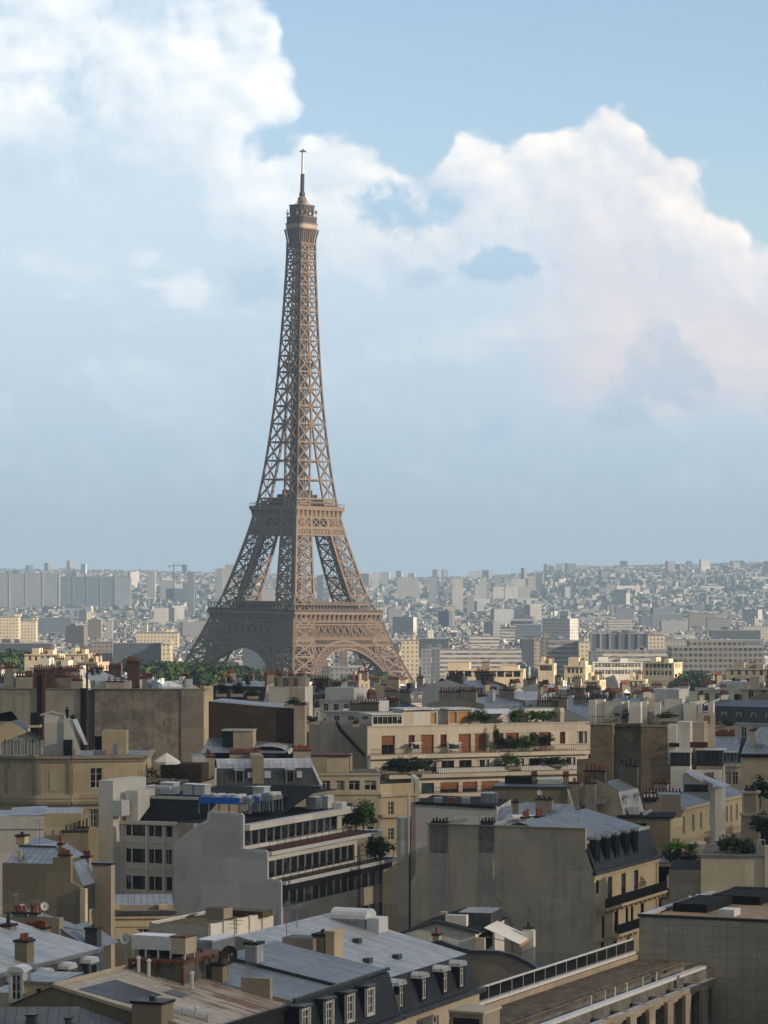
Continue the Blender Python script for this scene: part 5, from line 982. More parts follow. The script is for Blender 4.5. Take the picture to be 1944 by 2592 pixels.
def slate_roof_row():
    """the three buildings along the avenue at the bottom of the picture"""
    B = Bld('apartment_house', 'house with a cream ribbed sheet roof streaked orange with rust', 137, 2497, z=25.0); u, v, z = B.u, B.v, B.z; W, D = 10.0, 13.0
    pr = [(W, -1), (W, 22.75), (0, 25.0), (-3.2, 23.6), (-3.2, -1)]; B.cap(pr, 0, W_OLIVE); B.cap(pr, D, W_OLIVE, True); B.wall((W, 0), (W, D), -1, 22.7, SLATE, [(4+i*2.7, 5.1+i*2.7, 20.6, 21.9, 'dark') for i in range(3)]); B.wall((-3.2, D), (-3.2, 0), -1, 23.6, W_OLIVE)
    B.Rf.face([(0, -.25, 25.03), (W+.2, -.25, 22.75), (W+.2, 6.2, 22.75), (0, 6.2, 25.03)], SHEET); B.Rf.face([(0, 6.2, 25.03), (3.4, 6.2, 25.03-3.4*.2235), (3.4, D, 25.03-3.4*.2235), (0, D, 25.03)], SHEET); B.Rf.face([(3.4, 6.2, 25.03-3.4*.2235), (W+.2, 6.2, 22.75), (W+.2, D, 22.75), (3.4, D, 25.03-3.4*.2235)], SHEET_R); B.Rf.face([(-3.4, -.25, 23.6), (0, -.25, 25.03), (0, D, 25.03), (-3.4, D, 23.6)], SHEET)
    B.T.bar((0, -.12, 25.1), (W+.2, -.12, 22.82), .3, W_CREAM, .2); B.T.bar((0, 0, 25.12), (0, D, 25.12), .22, W_CREAM); B.T.bar((W+.25, -.2, 22.75), (W+.25, D, 22.75), .25, IRON)
    def onroof(uu, vv, dz=0.03): return (uu, vv, 25.03-uu*.2235+dz)
    m = M(); m.face([onroof(1.2, .9), onroof(4.6, 1.2), onroof(4.6, 5.6), onroof(1.2, 5.8)], ZINC_DK); m.face([onroof(4.3, 6.4), onroof(5.6, 6.4), onroof(5.6, 7.8), onroof(4.3, 7.8)], ZINC); m.obj('patch', B.root, B.g)
    for uu, vv, h in ((1.0, 9.3, .9), (1.9, 9.0, 1.0), (4.9, 9.2, 1.0), (8.2, 3.2, .5)):
        m = M(); p = onroof(uu, vv); m.tube(p, (p[0], p[1], p[2]+h), .11, .11, METAL_W, 8); m.tube((p[0], p[1], p[2]+h), (p[0], p[1], p[2]+h+.16), .2, .05, METAL_W, 8); m.obj('vent_pipe', B.root, B.g)
    m = M(); p = onroof(7.6, 3.0, 0); m.tube((6.6, 2.5, p[2]+.25), (9.3, 2.9, p[2]-.15), .32, .32, ZINC_LT, 10); m.obj('roof_duct', B.root, B.g)
    B.chim(u(357), u(431), -1.2, .4, 20, z(2540, u(357), -1.2), 1, W_OLIVE, IRON, .25, .25, capm=IRON); B.done()
    # rusty deck with the machines it carries
    du, dv = u(462, 9.5), 9.5; wl = du-u(325, dv); deck = empty('rusty_deck', B.xy(du, dv)+(23.0,), rad(-23)); tag(deck, 'rusty iron deck on stilts over the cream sheet roof', 'platform')
    zt = 2.65; m = M(); m.box(-wl, 0.1, 0, 6.5, zt-.22, zt, RUST, RUST)
    for k in range(8): m.box(-wl+k*wl/8, -wl+k*wl/8+.12, -.08, -.005, zt-.3, zt+.06, RUST)
    m.obj('floor_plate', deck); m = M(); m.box(-wl+.4, -.15, .3, 6.2, .0, zt-.22, W_SOOT); m.obj('side_cladding', deck); m = M()
    for a in (-wl+.1, -wl/2, 0): m.bar((a, .05, -.8), (a, .05, zt-.2), .16, RUST); m.bar((a, 6.3, -.8), (a, 6.3, zt-.2), .16, RUST)
    m.bar((-wl, .05, .9), (0, .05, .1), .14, IRON); m.obj('leg', deck); 
    X, Y = B.xy(du-wl, dv+.7); ac = empty('cooling_unit', (X, Y, 23.0+zt), rad(-23)); tag(ac, 'long cream air cooling unit on the rusty deck', 'air conditioner'); m = M(); m.box(-.15, 2.7, 0, 1.6, .55, 1.45, METAL_W); m.box(2.71, 3.75, .02, 1.62, .35, 1.4, W_CREAM); m.box(2.6, 3.8, 0, 1.65, 1.4, 1.5, RUST); m.obj('casing', ac)
    m = M()
    for a in (-.1, .8, 1.7, 2.6, 3.6): m.box(a, a+.1, .05, .15, 0, .55, METAL_W); m.box(a, a+.1, 1.4, 1.5, 0, .55, METAL_W)
    m.obj('support_frame', ac)
    for a in (.5, 1.3, 2.1, 2.9): q = M(); q.tube((a, .2, .28), (a, 1.3, .28), .22, .22, IRON, 10); q.obj('fan', ac)
    bx = empty('duct_box', (wx(500, 206), 206, wz(2425, 206)), rad(-23)); tag(bx, 'grey galvanised box with a white lid beside the black dish', 'roof box'); w = 1.15; m = M(); m.box(0, 1.1, 0, 3.6, -1.2, 1.15, METAL_G); m.obj('casing', bx); m = M(); m.box(-.1, 1.2, -.1, 3.7, 1.15, 1.27, METAL_W); m.obj('lid', bx)
    def dish(label, px, py, d, r, mat, pole, tilt=-20, yaw=0.0):
        o = empty('satellite_dish', (wx(px, d), d, wz(py, d)), rad(yaw)); tag(o, label, 'satellite dish'); m = M(); N = 18
        for k in range(N):
            for i in range(3):
                q = lambda j, t: (t*r*math.cos(2*math.pi*j/N), .25*r*(1-t*t), t*r*math.sin(2*math.pi*j/N)*1.05); a, b = i/3, (i+1)/3
                m.face([q(k, a), q(k, b), q(k+1, b), q(k+1, a)] if i else [q(k, 0), q(k, b), q(k+1, b)], mat)
        e = m.obj('reflector', o); e.rotation_euler = (rad(tilt), 0, 0); m = M(); m.bar((0, .2*r, 0), (0, .2*r, -pole), .07, METAL_G); m.bar((0, .1, -.3*r), (0, -.7*r, .1), .035, METAL_G); m.box(-.06, .06, -.76*r, -.66*r, .03, .15, METAL_G); m.obj('mount', o)
    dish('large black dish on a pole above the grey zinc roof', 580, 2417, 197, .58, IRON, 1.4, 0, 25); dish('white satellite dish beside the cream cooling unit', 316, 2376, 204, .36, METAL_W, 1.7, -15, -20); dish('grey dish on the rusty deck edge', 505, 2412, 200, .33, METAL_G, 1.0, 0, -30)
    dish('white round dish on the chimney wall, left one of two', 57, 2298, 262, .34, METAL_W, .8, -15, 25); dish('white round dish on the chimney wall, right one of two', 113, 2294, 262, .36, METAL_W, .9, -15, 10); dish('small pale dish on the hipped zinc roof end', 1582, 2095, 345, .42, METAL_W, .8, -15, -30); dish('white dome dish over the middle zinc roofs', 1366, 2006, 352, .3, METAL_W, .7, -30, 0)
    # house with white dormers
    A = Bld('apartment_house', 'house with a blue grey seamed zinc roof and four white dormers in black slate', 137, 2497, z=25.0); u, v, z = A.u, A.v, A.z; v0, v1, W = 13.0, 28.6, 10.2; vm = 20.2
    ze = 23.0; A.Rf.face([(W, v0, ze), (W, vm, ze), (W-8.5, vm, ze+1.5), (W-8.5, v0, ze+1.5)], ZINC); A.Rf.face([(W, vm, ze+.22), (W, v1, ze+.22), (W-8.5, v1, ze+1.75), (W-8.5, vm, ze+1.75)], ZINC)
    A.Rf.face([(W, vm, ze), (W-8.5, vm, ze+1.5), (W-8.5, vm, ze+1.75), (W, vm, ze+.22)][::-1], ZINC_DK); A.Rf.face([(W-8.5, v0, ze+1.5), (W-8.5, v1, ze+1.7), (W-10, v1, ze-1.4), (W-10, v0, ze-1.4)], SLATE)
    pr = [(W+1.0, 20.15), (W+.15, ze+.02)]; A.extr(pr, v0, v1, SLATE); A.cap([(W+1.0, 20.15), (W+.15, ze), (W-8.5, ze+1.5), (W-8.5, 18), (W+1, 18)], v1, SLATE, True); A.T.bar((W+.12, v0, ze+.06), (W+.12, v1, ze+.26), .22, ZINC_DK)
    f = A.wall((W+1.0, v0), (W+1.0, v1), -1, 20.1, W_CREAM, rowops(v1-v0, 5, 1.2, 17.2, 2.1, 'case')); A.band(f, 19.8, .32, .4, ZINC_DK); A.wall((W+1, v1), (W-10, v1), -1, 21.5, W_CREAM); A.wall((W-10, v1), (W-10, v0), -1, 21.5, W_TAN); A.cap([(W+1, -1), (W+1, 20.1), (W, ze), (W-8.5, ze+1.5), (W-10, ze-1.4), (W-10, -1)], v0+.01, W_TAN)
    for i, p in enumerate((768, 828, 881, 932)): A.dormer(f, v(p, W+.9)-v0+.1, .08, 20.75, 1.35, 1.95, 1.6, 'french', ZINC_DK, SLATE, fr=FR_W)
    A.aerial(3, v0+1, 24.2, 2.4); A.aerial(1.6, vm+2, 24.4)
    for a, b in ((6.5, 16), (4.5, 22), (8, 24.5), (3.5, 18)): m = M(); m.box(a, a+.35, b, b+.5, 23, 24.75-.17*a if b > vm else 24.5-.17*a, ZINC_DK); m.obj('roof_hatch', A.root, A.g)
    A.W.box(u(617, v0), u(690, v0)-.0, v0-.4, v0+.05, 21, z(2476, u(690, v0), v0), W_TAN); A.chim(u(533, v0), u(560, v0), v0+.2, v0+1.2, 22, z(2446, u(540, v0), v0), 1, W_OLIVE, POT_D)
    A.chim(u(620, vm), u(650, vm), vm, vm+1, 23, z(2391, u(620, vm), vm), 1, ZINC_LT, METAL_W, .15); A.done()
    # house with the broad pale zinc roof and hooded dormers
    Q = Bld('apartment_house', 'house with a broad pale zinc roof and hooded dormers in dark slate', 960, 2483, z=22.0); u, v, z = Q.u, Q.v, Q.z; L = v(1182, 0); zg = 19.55
    zr = 24.7; Q.Rf.face([(0, -.3, 22), (0, L, 22), (-11, L, zr), (-11, -.3, zr)], ZINC_LT); Q.Rf.face([(-11, -.3, zr), (-11, L, zr), (-12.6, L, 21), (-12.6, -.3, 21)], SLATE); Q.wall((-12.6, L), (-12.6, -.3), -1, 21, W_TAN)
    Q.extr([(1.0, zg), (.05, 22.02)], -.3, L, SLATE); Q.cap([(1.0, zg), (.05, 22.0), (-11, zr), (-12.6, 21), (-12.6, -1), (1, -1)], L, W_TAN, True); Q.cap([(1.0, -1), (1.0, zg), (.05, 22.0), (-11, zr), (-12.6, 21), (-12.6, -1)], -.3, W_TAN)
    f = Q.wall((1.0, -.3), (1.0, L), -1, zg, W_CREAM, rowops(L, 5, 1.1, zg-3, 2.0)); Q.band(f, zg-.3, .35, .5, ZINC_DK)
    for p in (977, 1012, 1070, 1124, 1165): Q.dormer(f, v(p, .8)+.25, -.02, zg+.35, 1.15, 1.65, 1.2, 'case', ZINC_LT, SLATE, arch=True, ov=.2)
    m = M(); b0 = u(845, L-2); b1 = u(930, L-2); m.box(b0, b1, L-2.5, L-.6, 23, z(2322, b0, L-2), METAL_G); N = 8; zt = z(2322, b0, L-2)
    for k in range(N):
        a, c = math.pi*k/N, math.pi*(k+1)/N; g = lambda t, uu: (uu, L-1.55-1.05*math.cos(t), zt+.75*math.sin(t)); m.face([g(a, b0-.1), g(a, b1+.1), g(c, b1+.1), g(c, b0-.1)], METAL_W)
    m.face([(b0-.1, L-1.55-1.05*math.cos(math.pi*k/N), zt+.75*math.sin(math.pi*k/N)) for k in range(N+1)], METAL_W); m.face([(b1+.1, L-1.55-1.05*math.cos(math.pi*k/N), zt+.75*math.sin(math.pi*k/N)) for k in range(N, -1, -1)], METAL_W); m.box(b1+.1, b1+1.1, L-2.4, L-.6, 23, zt+.1, METAL_W); m.obj('roof_vent', Q.root, Q.g)
    Q.aerial(-9, 4, 24.3); Q.aerial(-10, 8, 24.2, 2.0)
    for a, b in ((-3, 4), (-6, 9), (-2.4, 8), (-8, 2)): m = M(); m.box(a, a+.5, b, b+.7, 21.9-.245*a*1.0, 22.25-.245*a, ZINC_DK); m.obj('roof_hatch', Q.root, Q.g)
    Q.chim(u(800, 2), u(828, 2), 1.5, 3.0, 23, z(2368, u(815, 2), 2), 1, W_TAN, IRON, .3); Q.chim(u(824, 1), u(846, 1), 1.0, 2.6, 22.5, z(2363, u(830, 1), 1), 0, W_YELL, capm=W_YELL); Q.W.box(u(722, 1), u(800, 1), .5, 2.3, 23, z(2372, u(760, 1), 1), W_TAN, IRON); Q.done()
slate_roof_row()

def terrace_block():
    B = Bld('office_building', 'long flat brown roofed office with glass railing and concrete fins at the bottom right', 978, 2591, z=18.0, rot=-24.2); u, v, z = B.u, B.v, B.z; L = 54; W = 6.6
    B.cap([(W, 0), (W, 16), (W-2, 16), (W-2, 16.6), (0, 16.6), (0, 0)], -30, W_TAN)
    B.Rf.face([(.3, -30, 16.6), (W-2, -30, 16.6), (W-2, L, 16.6), (.3, L, 16.6)], GRAVEL); B.Rf.face([(W-2, -30, 15.3), (W, -30, 15.3), (W, L, 15.3), (W-2, L, 15.3)], MOSS); B.Rf.face([(W-2, -30, 15.3), (W-2, L, 15.3), (W-2, L, 16.6), (W-2, -30, 16.6)], W_SOOT)
    B.W.box(-.25, .3, -30, L, 0, 17.05, W_TAN, RUST); B.T.box(-.5, .12, -30, L, 17.06, 17.3, METAL_W); B.wall((W, -30), (W, L), 0, 16.2, W_SOOT)
    for i, (a, b) in enumerate(((1.9, 2.1), (3.9, 4.3), (5.6, 5.7))): B.T.box(a, b, -30, L-1, 16.61, 16.72+.06*i, GRAVEL)
    m = M(); m.bar((-.2, -30, 18.35), (-.2, L, 18.35), .13, METAL_W)
    for i in range(34): m.bar((-.2, -29+i*2.45, 17.3), (-.2, -29+i*2.45, 18.35), .06, METAL_W)
    r = m.obj('railing', B.root, B.g); g = M(); g.box(-.22, -.18, -30, L, 17.32, 18.28, GLASS); p = g.obj('glass_panel', B.root, B.g); p.parent = r
    B.T.box(W-.35, W+.25, -30, L-1, 16.2, 16.45, METAL_W); B.T.box(W-.9, W-.5, -30, L-1, 15.9, 16.1, METAL_W)
    n = 0
    for i in range(17):                                          # concrete fins in front of the glazing
        y = -26+i*4.6; m = M(); m.box(W+.26, W+1.5, y, y+.75, 0, 15.6, W_TAN); m.box(W+1.51, W+1.85, y-.4, y+1.1, 0, 15.2, W_TAN)
        m.box(W+.9, W+1.5, y+.76, y+4.58, 15.0, 15.55, W_TAN, ZINC_LT); m.obj('fin', B.root, B.g)
        w = window_mesh(3.6, 3.0, 'strip')
        for k in range(3): link('window', w, B.root, (W+1.05, y+.9, 11.7-k*3.4), rad(90))
        q = M(); q.box(W+1.0, W+1.2, y+.8, y+4.55, 14.72, 15.0, W_TAN); q.box(W+1.0, W+1.2, y+.8, y+4.55, 11.2, 11.65, METAL_G); q.box(W+1.0, W+1.2, y+.8, y+4.55, 7.8, 8.25, METAL_G); q.obj('spandrel', B.root, B.g)
    for p in (1500, 1535, 1560, 1590, 1630, 1665):
        y = v(p, W); m = M(); m.tube((W-.1, y, 16.4), (W-.1, y, 17.3), .05, .05, METAL_W, 6); m.obj('roof_stanchion', B.root, B.g)
    x0, x1 = u(1140, -2), u(1222, -2); m = M(); m.box(x0, x1, -2, 1.2, 16.6, z(2562, x0, -2), W_TAN, W_CREAM); m.box(x0-.12, x1+.12, -2.1, 1.3, z(2562, x0, -2), z(2562, x0, -2)+.15, W_CREAM); m.box(x0+.25, x1-.25, -2.06, -2.01, 16.8, z(2575, x0, -2), IRON); m.obj('roof_housing', B.root, B.g); 
    m = M(); x0 = u(1255, -1); m.box(x0, x0+3, -2, .5, 16.6, 17.0, IRON, W_TAN); m.obj('roof_hatch', B.root, B.g); B.done()
    # tower stair block clad in concrete slabs
    P = Bld('office_building', 'tall blank block clad in grey stained concrete slabs at the right edge', 1618, 2320, d=269, rot=-23); u, z = P.u, P.z; W = u(2080); zt = P.zt
    P.wall((0, 0), (W, 0), -1, zt, W_PANEL); P.wall((0, 22), (0, 0), -1, zt, W_PANEL); P.wall((W, 0), (W, 22), -1, zt, W_PANEL); P.wall((W, 22), (0, 22), -1, zt, W_PANEL)
    P.T.box(-.12, W, -.12, .5, zt, zt+.22, CAP); P.T.box(-.12, .5, .5, 22, zt, zt+.22, ZINC_LT); P.Rf.face([(.5, .5, zt-.1), (W, .5, zt-.1), (W, 22, zt-.1), (.5, 22, zt-.1)], OCHRE)
    P.T.box(2.4, W, 20.6, 22, zt-.1, zt+.75, BITUMEN); P.T.box(2.4, 7, 14, 20.6, zt-.1, zt+.7, BITUMEN); P.T.box(1.2, 4.4, 6, 14, zt-.1, zt+.65, BITUMEN)
    m = M(); m.box(u(1828, 5), u(1866, 5), 4, 6, zt-.1, zt+.5, METAL_W); m.obj('skylight', P.root, P.g); P.done()
terrace_block()
def pavilion():
    B = Bld('rooftop_pavilion', 'low white rooftop pavilion with flat dark roof under the blank party wall', 1012, 2364, d=283, rot=-14); u, v, z = B.u, B.v, B.z; u1 = u(1204)
    za = z(2364); zm = z(2334, u(1105)); zr = z(2362, u1); pr = [(u1, 3), (u1, zr), (u(1105), zm), (0, za), (0, 3)]; B.cap(pr, 0, W_WHITE); D = 13
    B.wall((u1, 0), (u1, D), 3, zr, W_WHITE, [(1.2, 8.6, z(2420, u1), zr-.35, 'void')]); B.wall((0, D), (0, 0), 3, za, W_WHITE); B.cap(pr, D, W_WHITE, True)
    B.Rf.face([(0, -.3, za+.05), (u(1105), -.3, zm+.05), (u(1105), D, zm+.05), (0, D, za+.05)], BITUMEN); B.Rf.face([(u(1105), -.3, zm+.05), (u1+.4, -.3, zr+.05), (u1+.4, D, zr+.05), (u(1105), D, zm+.05)], BITUMEN)
    for a, b in (((0, za), (u(1105), zm)), ((u(1105), zm), (u1+.4, zr))): B.T.bar((a[0], -.2, a[1]+.05), (b[0], -.2, b[1]+.05), .22, ZINC_DK, .3)
    s = lambda p, vv: (u(p, vv), vv)
    m = M(); t = zm+.35; a = u(1150, 4); m.box(a, a+3.2, 5.5, 10.5, zr, t, ZINC_DK, SKYL); m.obj('skylight', B.root, B.g); m = M(); m.box(a-.6, a+.9, 3.2, 4.4, zr, zr+.75, ZINC_DK, SKYL); m.obj('skylight', B.root, B.g); m = M(); m.box(u(1118), u(1118)+2, 1.5, 2.4, zr, zm+.5, W_WHITE); m.obj('vent_box', B.root, B.g)
    B.W.box(u1+.02, u1+.9, -.3, .25, 3, zr-.4, W_CREAM); x = u(1324, 6.9); B.W.box(x, x+1.1, 6.4, 7.4, 3, z(2354, x, 7), W_WHITE); B.chim(x+.2, x+.9, 6.5, 7.3, z(2354, x, 7)-.1, z(2350, x, 7), 1, W_WHITE, POT_D, .4)
    for p, q, n in ((1118, 2352, 1), (1200, 2316, 3)): B.chim(u(p, D), u(p, D)+n*.55, D-.5, D, zm-.4, z(q, 0, D), n, W_CREAM, POT_D, .45)
    B.done()
    a = empty('awning', B.xy(u1+.35, 2.0)+(zr+.05,), rad(-14)); tag(a, 'white canvas awning over the terrace of the rooftop pavilion', 'awning'); m = M(); L = 6.0
    m.face([(0, 0, .25), (3.4, 0, -1.2), (3.4, L, -1.2), (0, L, .25)], AWN); m.face([(0, L, .22), (3.4, L, -1.23), (3.4, 0, -1.23), (0, 0, .22)], AWN); m.face([(3.4, 0, -1.2), (3.4, 0, -1.5), (3.4, L, -1.5), (3.4, L, -1.2)], SHUT_Y); m.face([(3.38, L, -1.2), (3.38, L, -1.5), (3.38, 0, -1.5), (3.38, 0, -1.2)], SHUT_Y); m.obj('canvas', a); m = M()
    for y in (.3, L-.3): m.bar((.1, y, -.6), (3.3, y, -1.3), .07, METAL_G)
    m.obj('arm', a)
    # tan wall with the swept black coping in front
    C_ = Bld('party_wall', 'tan blank gable wall with a swept black coping below the awning', 1100, 2440, d=262, rot=-20, cat='wall'); u, z = C_.u, C_.z; P = [(1075, 2395), (1112, 2384), (1150, 2398), (1190, 2409), (1260, 2411), (1300, 2420), (1335, 2438), (1372, 2462)]
    top = [(u(a), z(b, u(a))) for a, b in P]; C_.cap([(top[-1][0], 0)]+top[::-1]+[(top[0][0], 0)], 0, W_TAN)
    for (a, b), (c, e) in zip(top, top[1:]): C_.T.bar((a, .15, b), (c, .15, e), .55, ZINC_DK, .3)
    e = top[-1]; C_.Rf.box(top[5][0], e[0]+.6, .4, 5, e[1]-1.6, e[1]+.1, ZINC_DK, SLATE); C_.W.box(top[0][0], e[0], .3, 5, 0, e[1]-1.7, W_TAN); C_.chim(u(1096), u(1112), -.1, .6, z(2402), z(2368), 1, W_TAN, POT, .5); C_.done('wall_face')
pavilion()

def flat_mossy():
    B = Bld('workshop', 'low cream house with a flat mossy brown roof in front of the white office', 528, 2345, d=290, rot=-26); u, v, z = B.u, B.v, B.z; zt = B.zt; L = v(692, 0); uL = u(378)
    ops = []
    for a, b in ((546, 561), (577, 593), (608, 624), (639, 661), (676, 690)): va, vb = v(a, 0), v(b, 0); ops.append((va, vb, zt-3.2, zt-1.55, 'case'))
    B.wall((0, 0), (0, L), 0, zt, W_WHITE, ops); B.wall((uL, 0), (0, 0), 0, zt, W_GREY); B.wall((uL, L), (uL, 0), 0, zt, W_GREY); B.wall((0, L), (uL, L), 0, zt, W_GREY)
    for k in range(5): y = L*k/5; B.T.box(.004, .2, y+.05, y+.5, 2, zt+.25, W_WHITE)
    B.Rf.face([(uL+.3, .2, zt-.15), (-.3, .2, zt-.15), (-.3, L, zt-.15), (uL+.3, L, zt-.15)], MOSS); B.T.box(-.3, 0, .21, L, zt+.001, zt+.12, W_WHITE); B.T.box(uL, uL+.3, 0, L, zt, zt+.12, METAL_W)
    B.Rf.box(u(540, L-4), u(690, L-3)-1, L-3.2, L-1, zt-.14, zt+.45, MOSS, GRAVEL); B.Rf.box(u(520, L-6), u(566, L-6), L-6, L-4.2, zt-.14, zt+.9, W_TAN, GRAVEL); B.done()
    B = Bld('apartment_house', 'cream stone house with tall french windows under the mossy roof corner', 226, 2312, d=305, rot=5); u, z = B.u, B.z; W = u(440); zt = B.zt
    ops = [(u(262), u(292), z(2428), z(2352), 'french'), (u(347), u(377), z(2428), z(2352), 'french'), (u(262), u(292), z(2530), z(2460), 'french'), (u(347), u(377), z(2530), z(2460), 'french')]
    f = B.wall((0, 0), (W, 0), 0, zt, W_YELL, ops, .3); B.wall((0, 12), (0, 0), 0, zt, W_YELL); B.wall((W, 0), (W, 12), 0, zt, W_YELL); B.band(f, zt-.15, .4, .55, ZINC_DK); B.band(f, zt-.55, .3, .3, W_YELL); B.band(f, zt-1.4, .15, .12, W_YELL)
    B.W.box(.5, W, 1.2, 12, zt, z(2292, 0, 1.2), W_TAN, ZINC); B.W.box(u(255), u(304), .6, 1.19, zt+.25, z(2291), W_YELL); B.W.box(u(402), u(424), .6, 1.19, zt+.25, z(2293), W_YELL); B.Rf.face([(0, 0, zt+.02), (W, 0, zt+.02), (W, 12, zt+.02), (0, 12, zt+.02)], ZINC_DK); B.done()
flat_mossy()

def left_cluster():
    # pale zinc roof with round dormers, bottom left
    B = Bld('apartment_house', 'pale zinc roofed house with round topped dormers at the left edge', 65, 2447, z=22.0, rot=-21); u, v, z = B.u, B.v, B.z; L = v(252, 0)
    B.Rf.face([(.15, -14, 22), (.15, L, 22), (-9, L, 24.2), (-9, -14, 24.2)], ZINC_LT); B.Rf.face([(-9, -14, 24.2), (-9, L, 24.2), (-18, L, 22.5), (-18, -14, 22.5)], ZINC_LT); B.extr([(1.0, 19.4), (.1, 21.85)], -14, L, ZINC_DK); B.T.bar((.2, -14, 21.9), (.2, L, 21.9), .3, ZINC)
    f = B.wall((1.0, -14), (1.0, L), -1, 19.4, W_CREAM, rowops(L+14, 7, 1.2, 16.2, 2.0)); B.band(f, 19.15, .3, .45, W_CREAM); B.cap([(1, -1), (1, 19.4), (.1, 21.85), (-9, 24.1), (-18, 22.4), (-18, -1)], L, W_TAN, True)
    for p in (48, 118, 176, 232): B.dormer(f, v(p, .9)+14, .1, 19.75, 1.3, 1.55, 1.2, 'dark', METAL_W, ZINC_DK, arch=True, ov=.1, fr=METAL_G)
    B.chim(u(37, 1), u(68, 1), 1, 2.1, 22, z(2386, u(50, 1), 1), 3, W_OLIVE, POT, .45, .16); B.chim(u(0, 9), u(26, 9), 9, 10, 22, z(2345, u(0, 9), 9), 1, W_TAN, POT_D); B.chim(u(80, 12), u(112, 12), 12, 13, 22, z(2352, u(80, 12), 12), 4, W_TAN, POT, .5)
    for p in (200, 222): 
        m = M(); y = v(p, 2.4); m.blob((2.6, y+.5, 19.2), .62, METAL_W, 3, .8); m.obj('roof_dome', B.root, B.g)
    m = M(); m.box(-4.2, -3.4, L-5, L-4.4, 22.6, 23.2, IRON); m.obj('roof_hatch', B.root, B.g); B.aerial(-6, 2, 23.2, 2.2); B.done()
    # chimney wall row behind it
    B = Bld('apartment_house', 'sooty chimney wall house with two white dishes on its head at the left edge', -20, 2318, d=262, rot=-18); u, z = B.u, B.z; W = u(150); zt = B.zt
    B.W.box(0, W, 0, .9, 0, zt, W_TAN, IRON); B.Rf.face([(0, .9, zt-.8), (W, .9, zt-.8), (W+2.2, 6, zt-2.2), (0, 8, zt-.2)], ZINC); B.Rf.face([(W, .2, zt-.9), (u(232), .2, zt-2.6), (u(232), 6, zt-2.6), (W, 6, zt-.9)], ZINC); B.cap([(u(232), 0), (u(232), zt-2.65), (W, zt-1), (W, 0)], .25, W_TAN)
    B.chim(u(80), u(112), -1.4, -.3, zt-3, z(2352, u(80), -1), 4, W_TAN, POT, .5); B.chim(u(30), u(60), .2, .7, zt-.1, zt+.2, 3, W_TAN, POT, .5); B.chim(u(70), u(92), .2, .7, zt-.1, zt+.2, 2, W_TAN, POT, .6); B.chim(u(208), u(238), .6, 1.6, zt-3, z(2352, u(215), 1), 1, ZINC_DK, POT_D, .2); B.aerial(2, .5, zt, 2.0); B.aerial(4, .5, zt, 1.5); B.done()
    # ochre party wall with blue zinc roofs
    B = Bld('apartment_house', 'house with a dull ochre party wall under bluish zinc roofs at left', 6, 2185, d=285, rot=-16); u, v, z = B.u, B.v, B.z
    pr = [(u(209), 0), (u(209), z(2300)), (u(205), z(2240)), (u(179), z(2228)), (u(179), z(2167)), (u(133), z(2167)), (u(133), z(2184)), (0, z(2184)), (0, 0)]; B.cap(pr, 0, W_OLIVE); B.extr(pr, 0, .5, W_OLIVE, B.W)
    B.Rf.face([(0, .5, z(2183)-.2), (u(133), .5, z(2183)-.2), (u(133), 4, z(2142, 0, 4)), (0, 4, z(2142, 0, 4))], ZINC_BL); B.Rf.face([(0, 4, z(2142, 0, 4)), (u(140, 4), 4, z(2142, 0, 4)), (u(150, 9), 9, z(2130, 0, 9)), (0, 9, z(2118, 0, 9))], ZINC_BL); B.T.bar((0, 4, z(2142, 0, 4)), (u(142, 4), 4, z(2142, 0, 4)), .25, ZINC_DK)
    B.Rf.face([(u(179), .5, z(2180)), (u(205), .5, z(2238)), (u(250, 9), 9, z(2228, 0, 9)), (u(215, 9), 9, z(2170, 0, 9))], ZINC_BL); B.Rf.face([(u(205), .5, z(2239)), (u(209), .5, z(2300)), (u(250, 9), 9, z(2290, 0, 9)), (u(250, 9), 9, z(2228, 0, 9))], SLATE); B.Rf.face([(u(140, 4), 4, z(2142, 0, 4)), (u(179), .5, z(2170)), (u(215, 9), 9, z(2160, 0, 9)), (u(160, 9), 9, z(2128, 0, 9))], ZINC)
    B.W.box(u(206), u(219), -.35, .3, 0, z(2243), W_CREAM); B.chim(u(150), u(176), .05, .5, z(2170), z(2163), 4, W_OLIVE, POT, .5, .14); B.chim(u(147, 1), u(157, 1), 1, 1.5, z(2180), z(2135, 0, 1), 1, W_OLIVE, POT, .8, .2); B.chim(u(40, 5), u(62, 5), 5, 6, z(2150), z(2118, 0, 5), 1, W_YELL, IRON, .25, .2)
    B.chim(u(234, 7), u(281, 7), 7, 8, 8, z(2184, 0, 7), 0, W_TAN, capm=IRON); B.chim(u(206, 10), u(226, 10), 10, 10.6, 15, z(2168, 0, 10), 4, W_TAN, POT, .5, .14)
    m = M(); m.box(u(50, 2), u(60, 2), 1.4, 2, z(2180), z(2152, 0, 2), W_CREAM); m.obj('roof_vent', B.root, B.g); B.aerial(u(100, 6), 6, z(2150), 2.4); B.done()
    # low white and cream side walls behind it
    B = Bld('apartment_house', 'low house with white and cream side walls between the blue roofs and the stone bay', -10, 2066, d=335, rot=4); u, z = B.u, B.z; B.W.box(0, u(112), 0, 9, 0, B.zt, W_WHITE, ZINC_BL); B.W.box(u(112)+.005, u(206), .2, 9, 0, z(2060), W_YELL, ZINC)
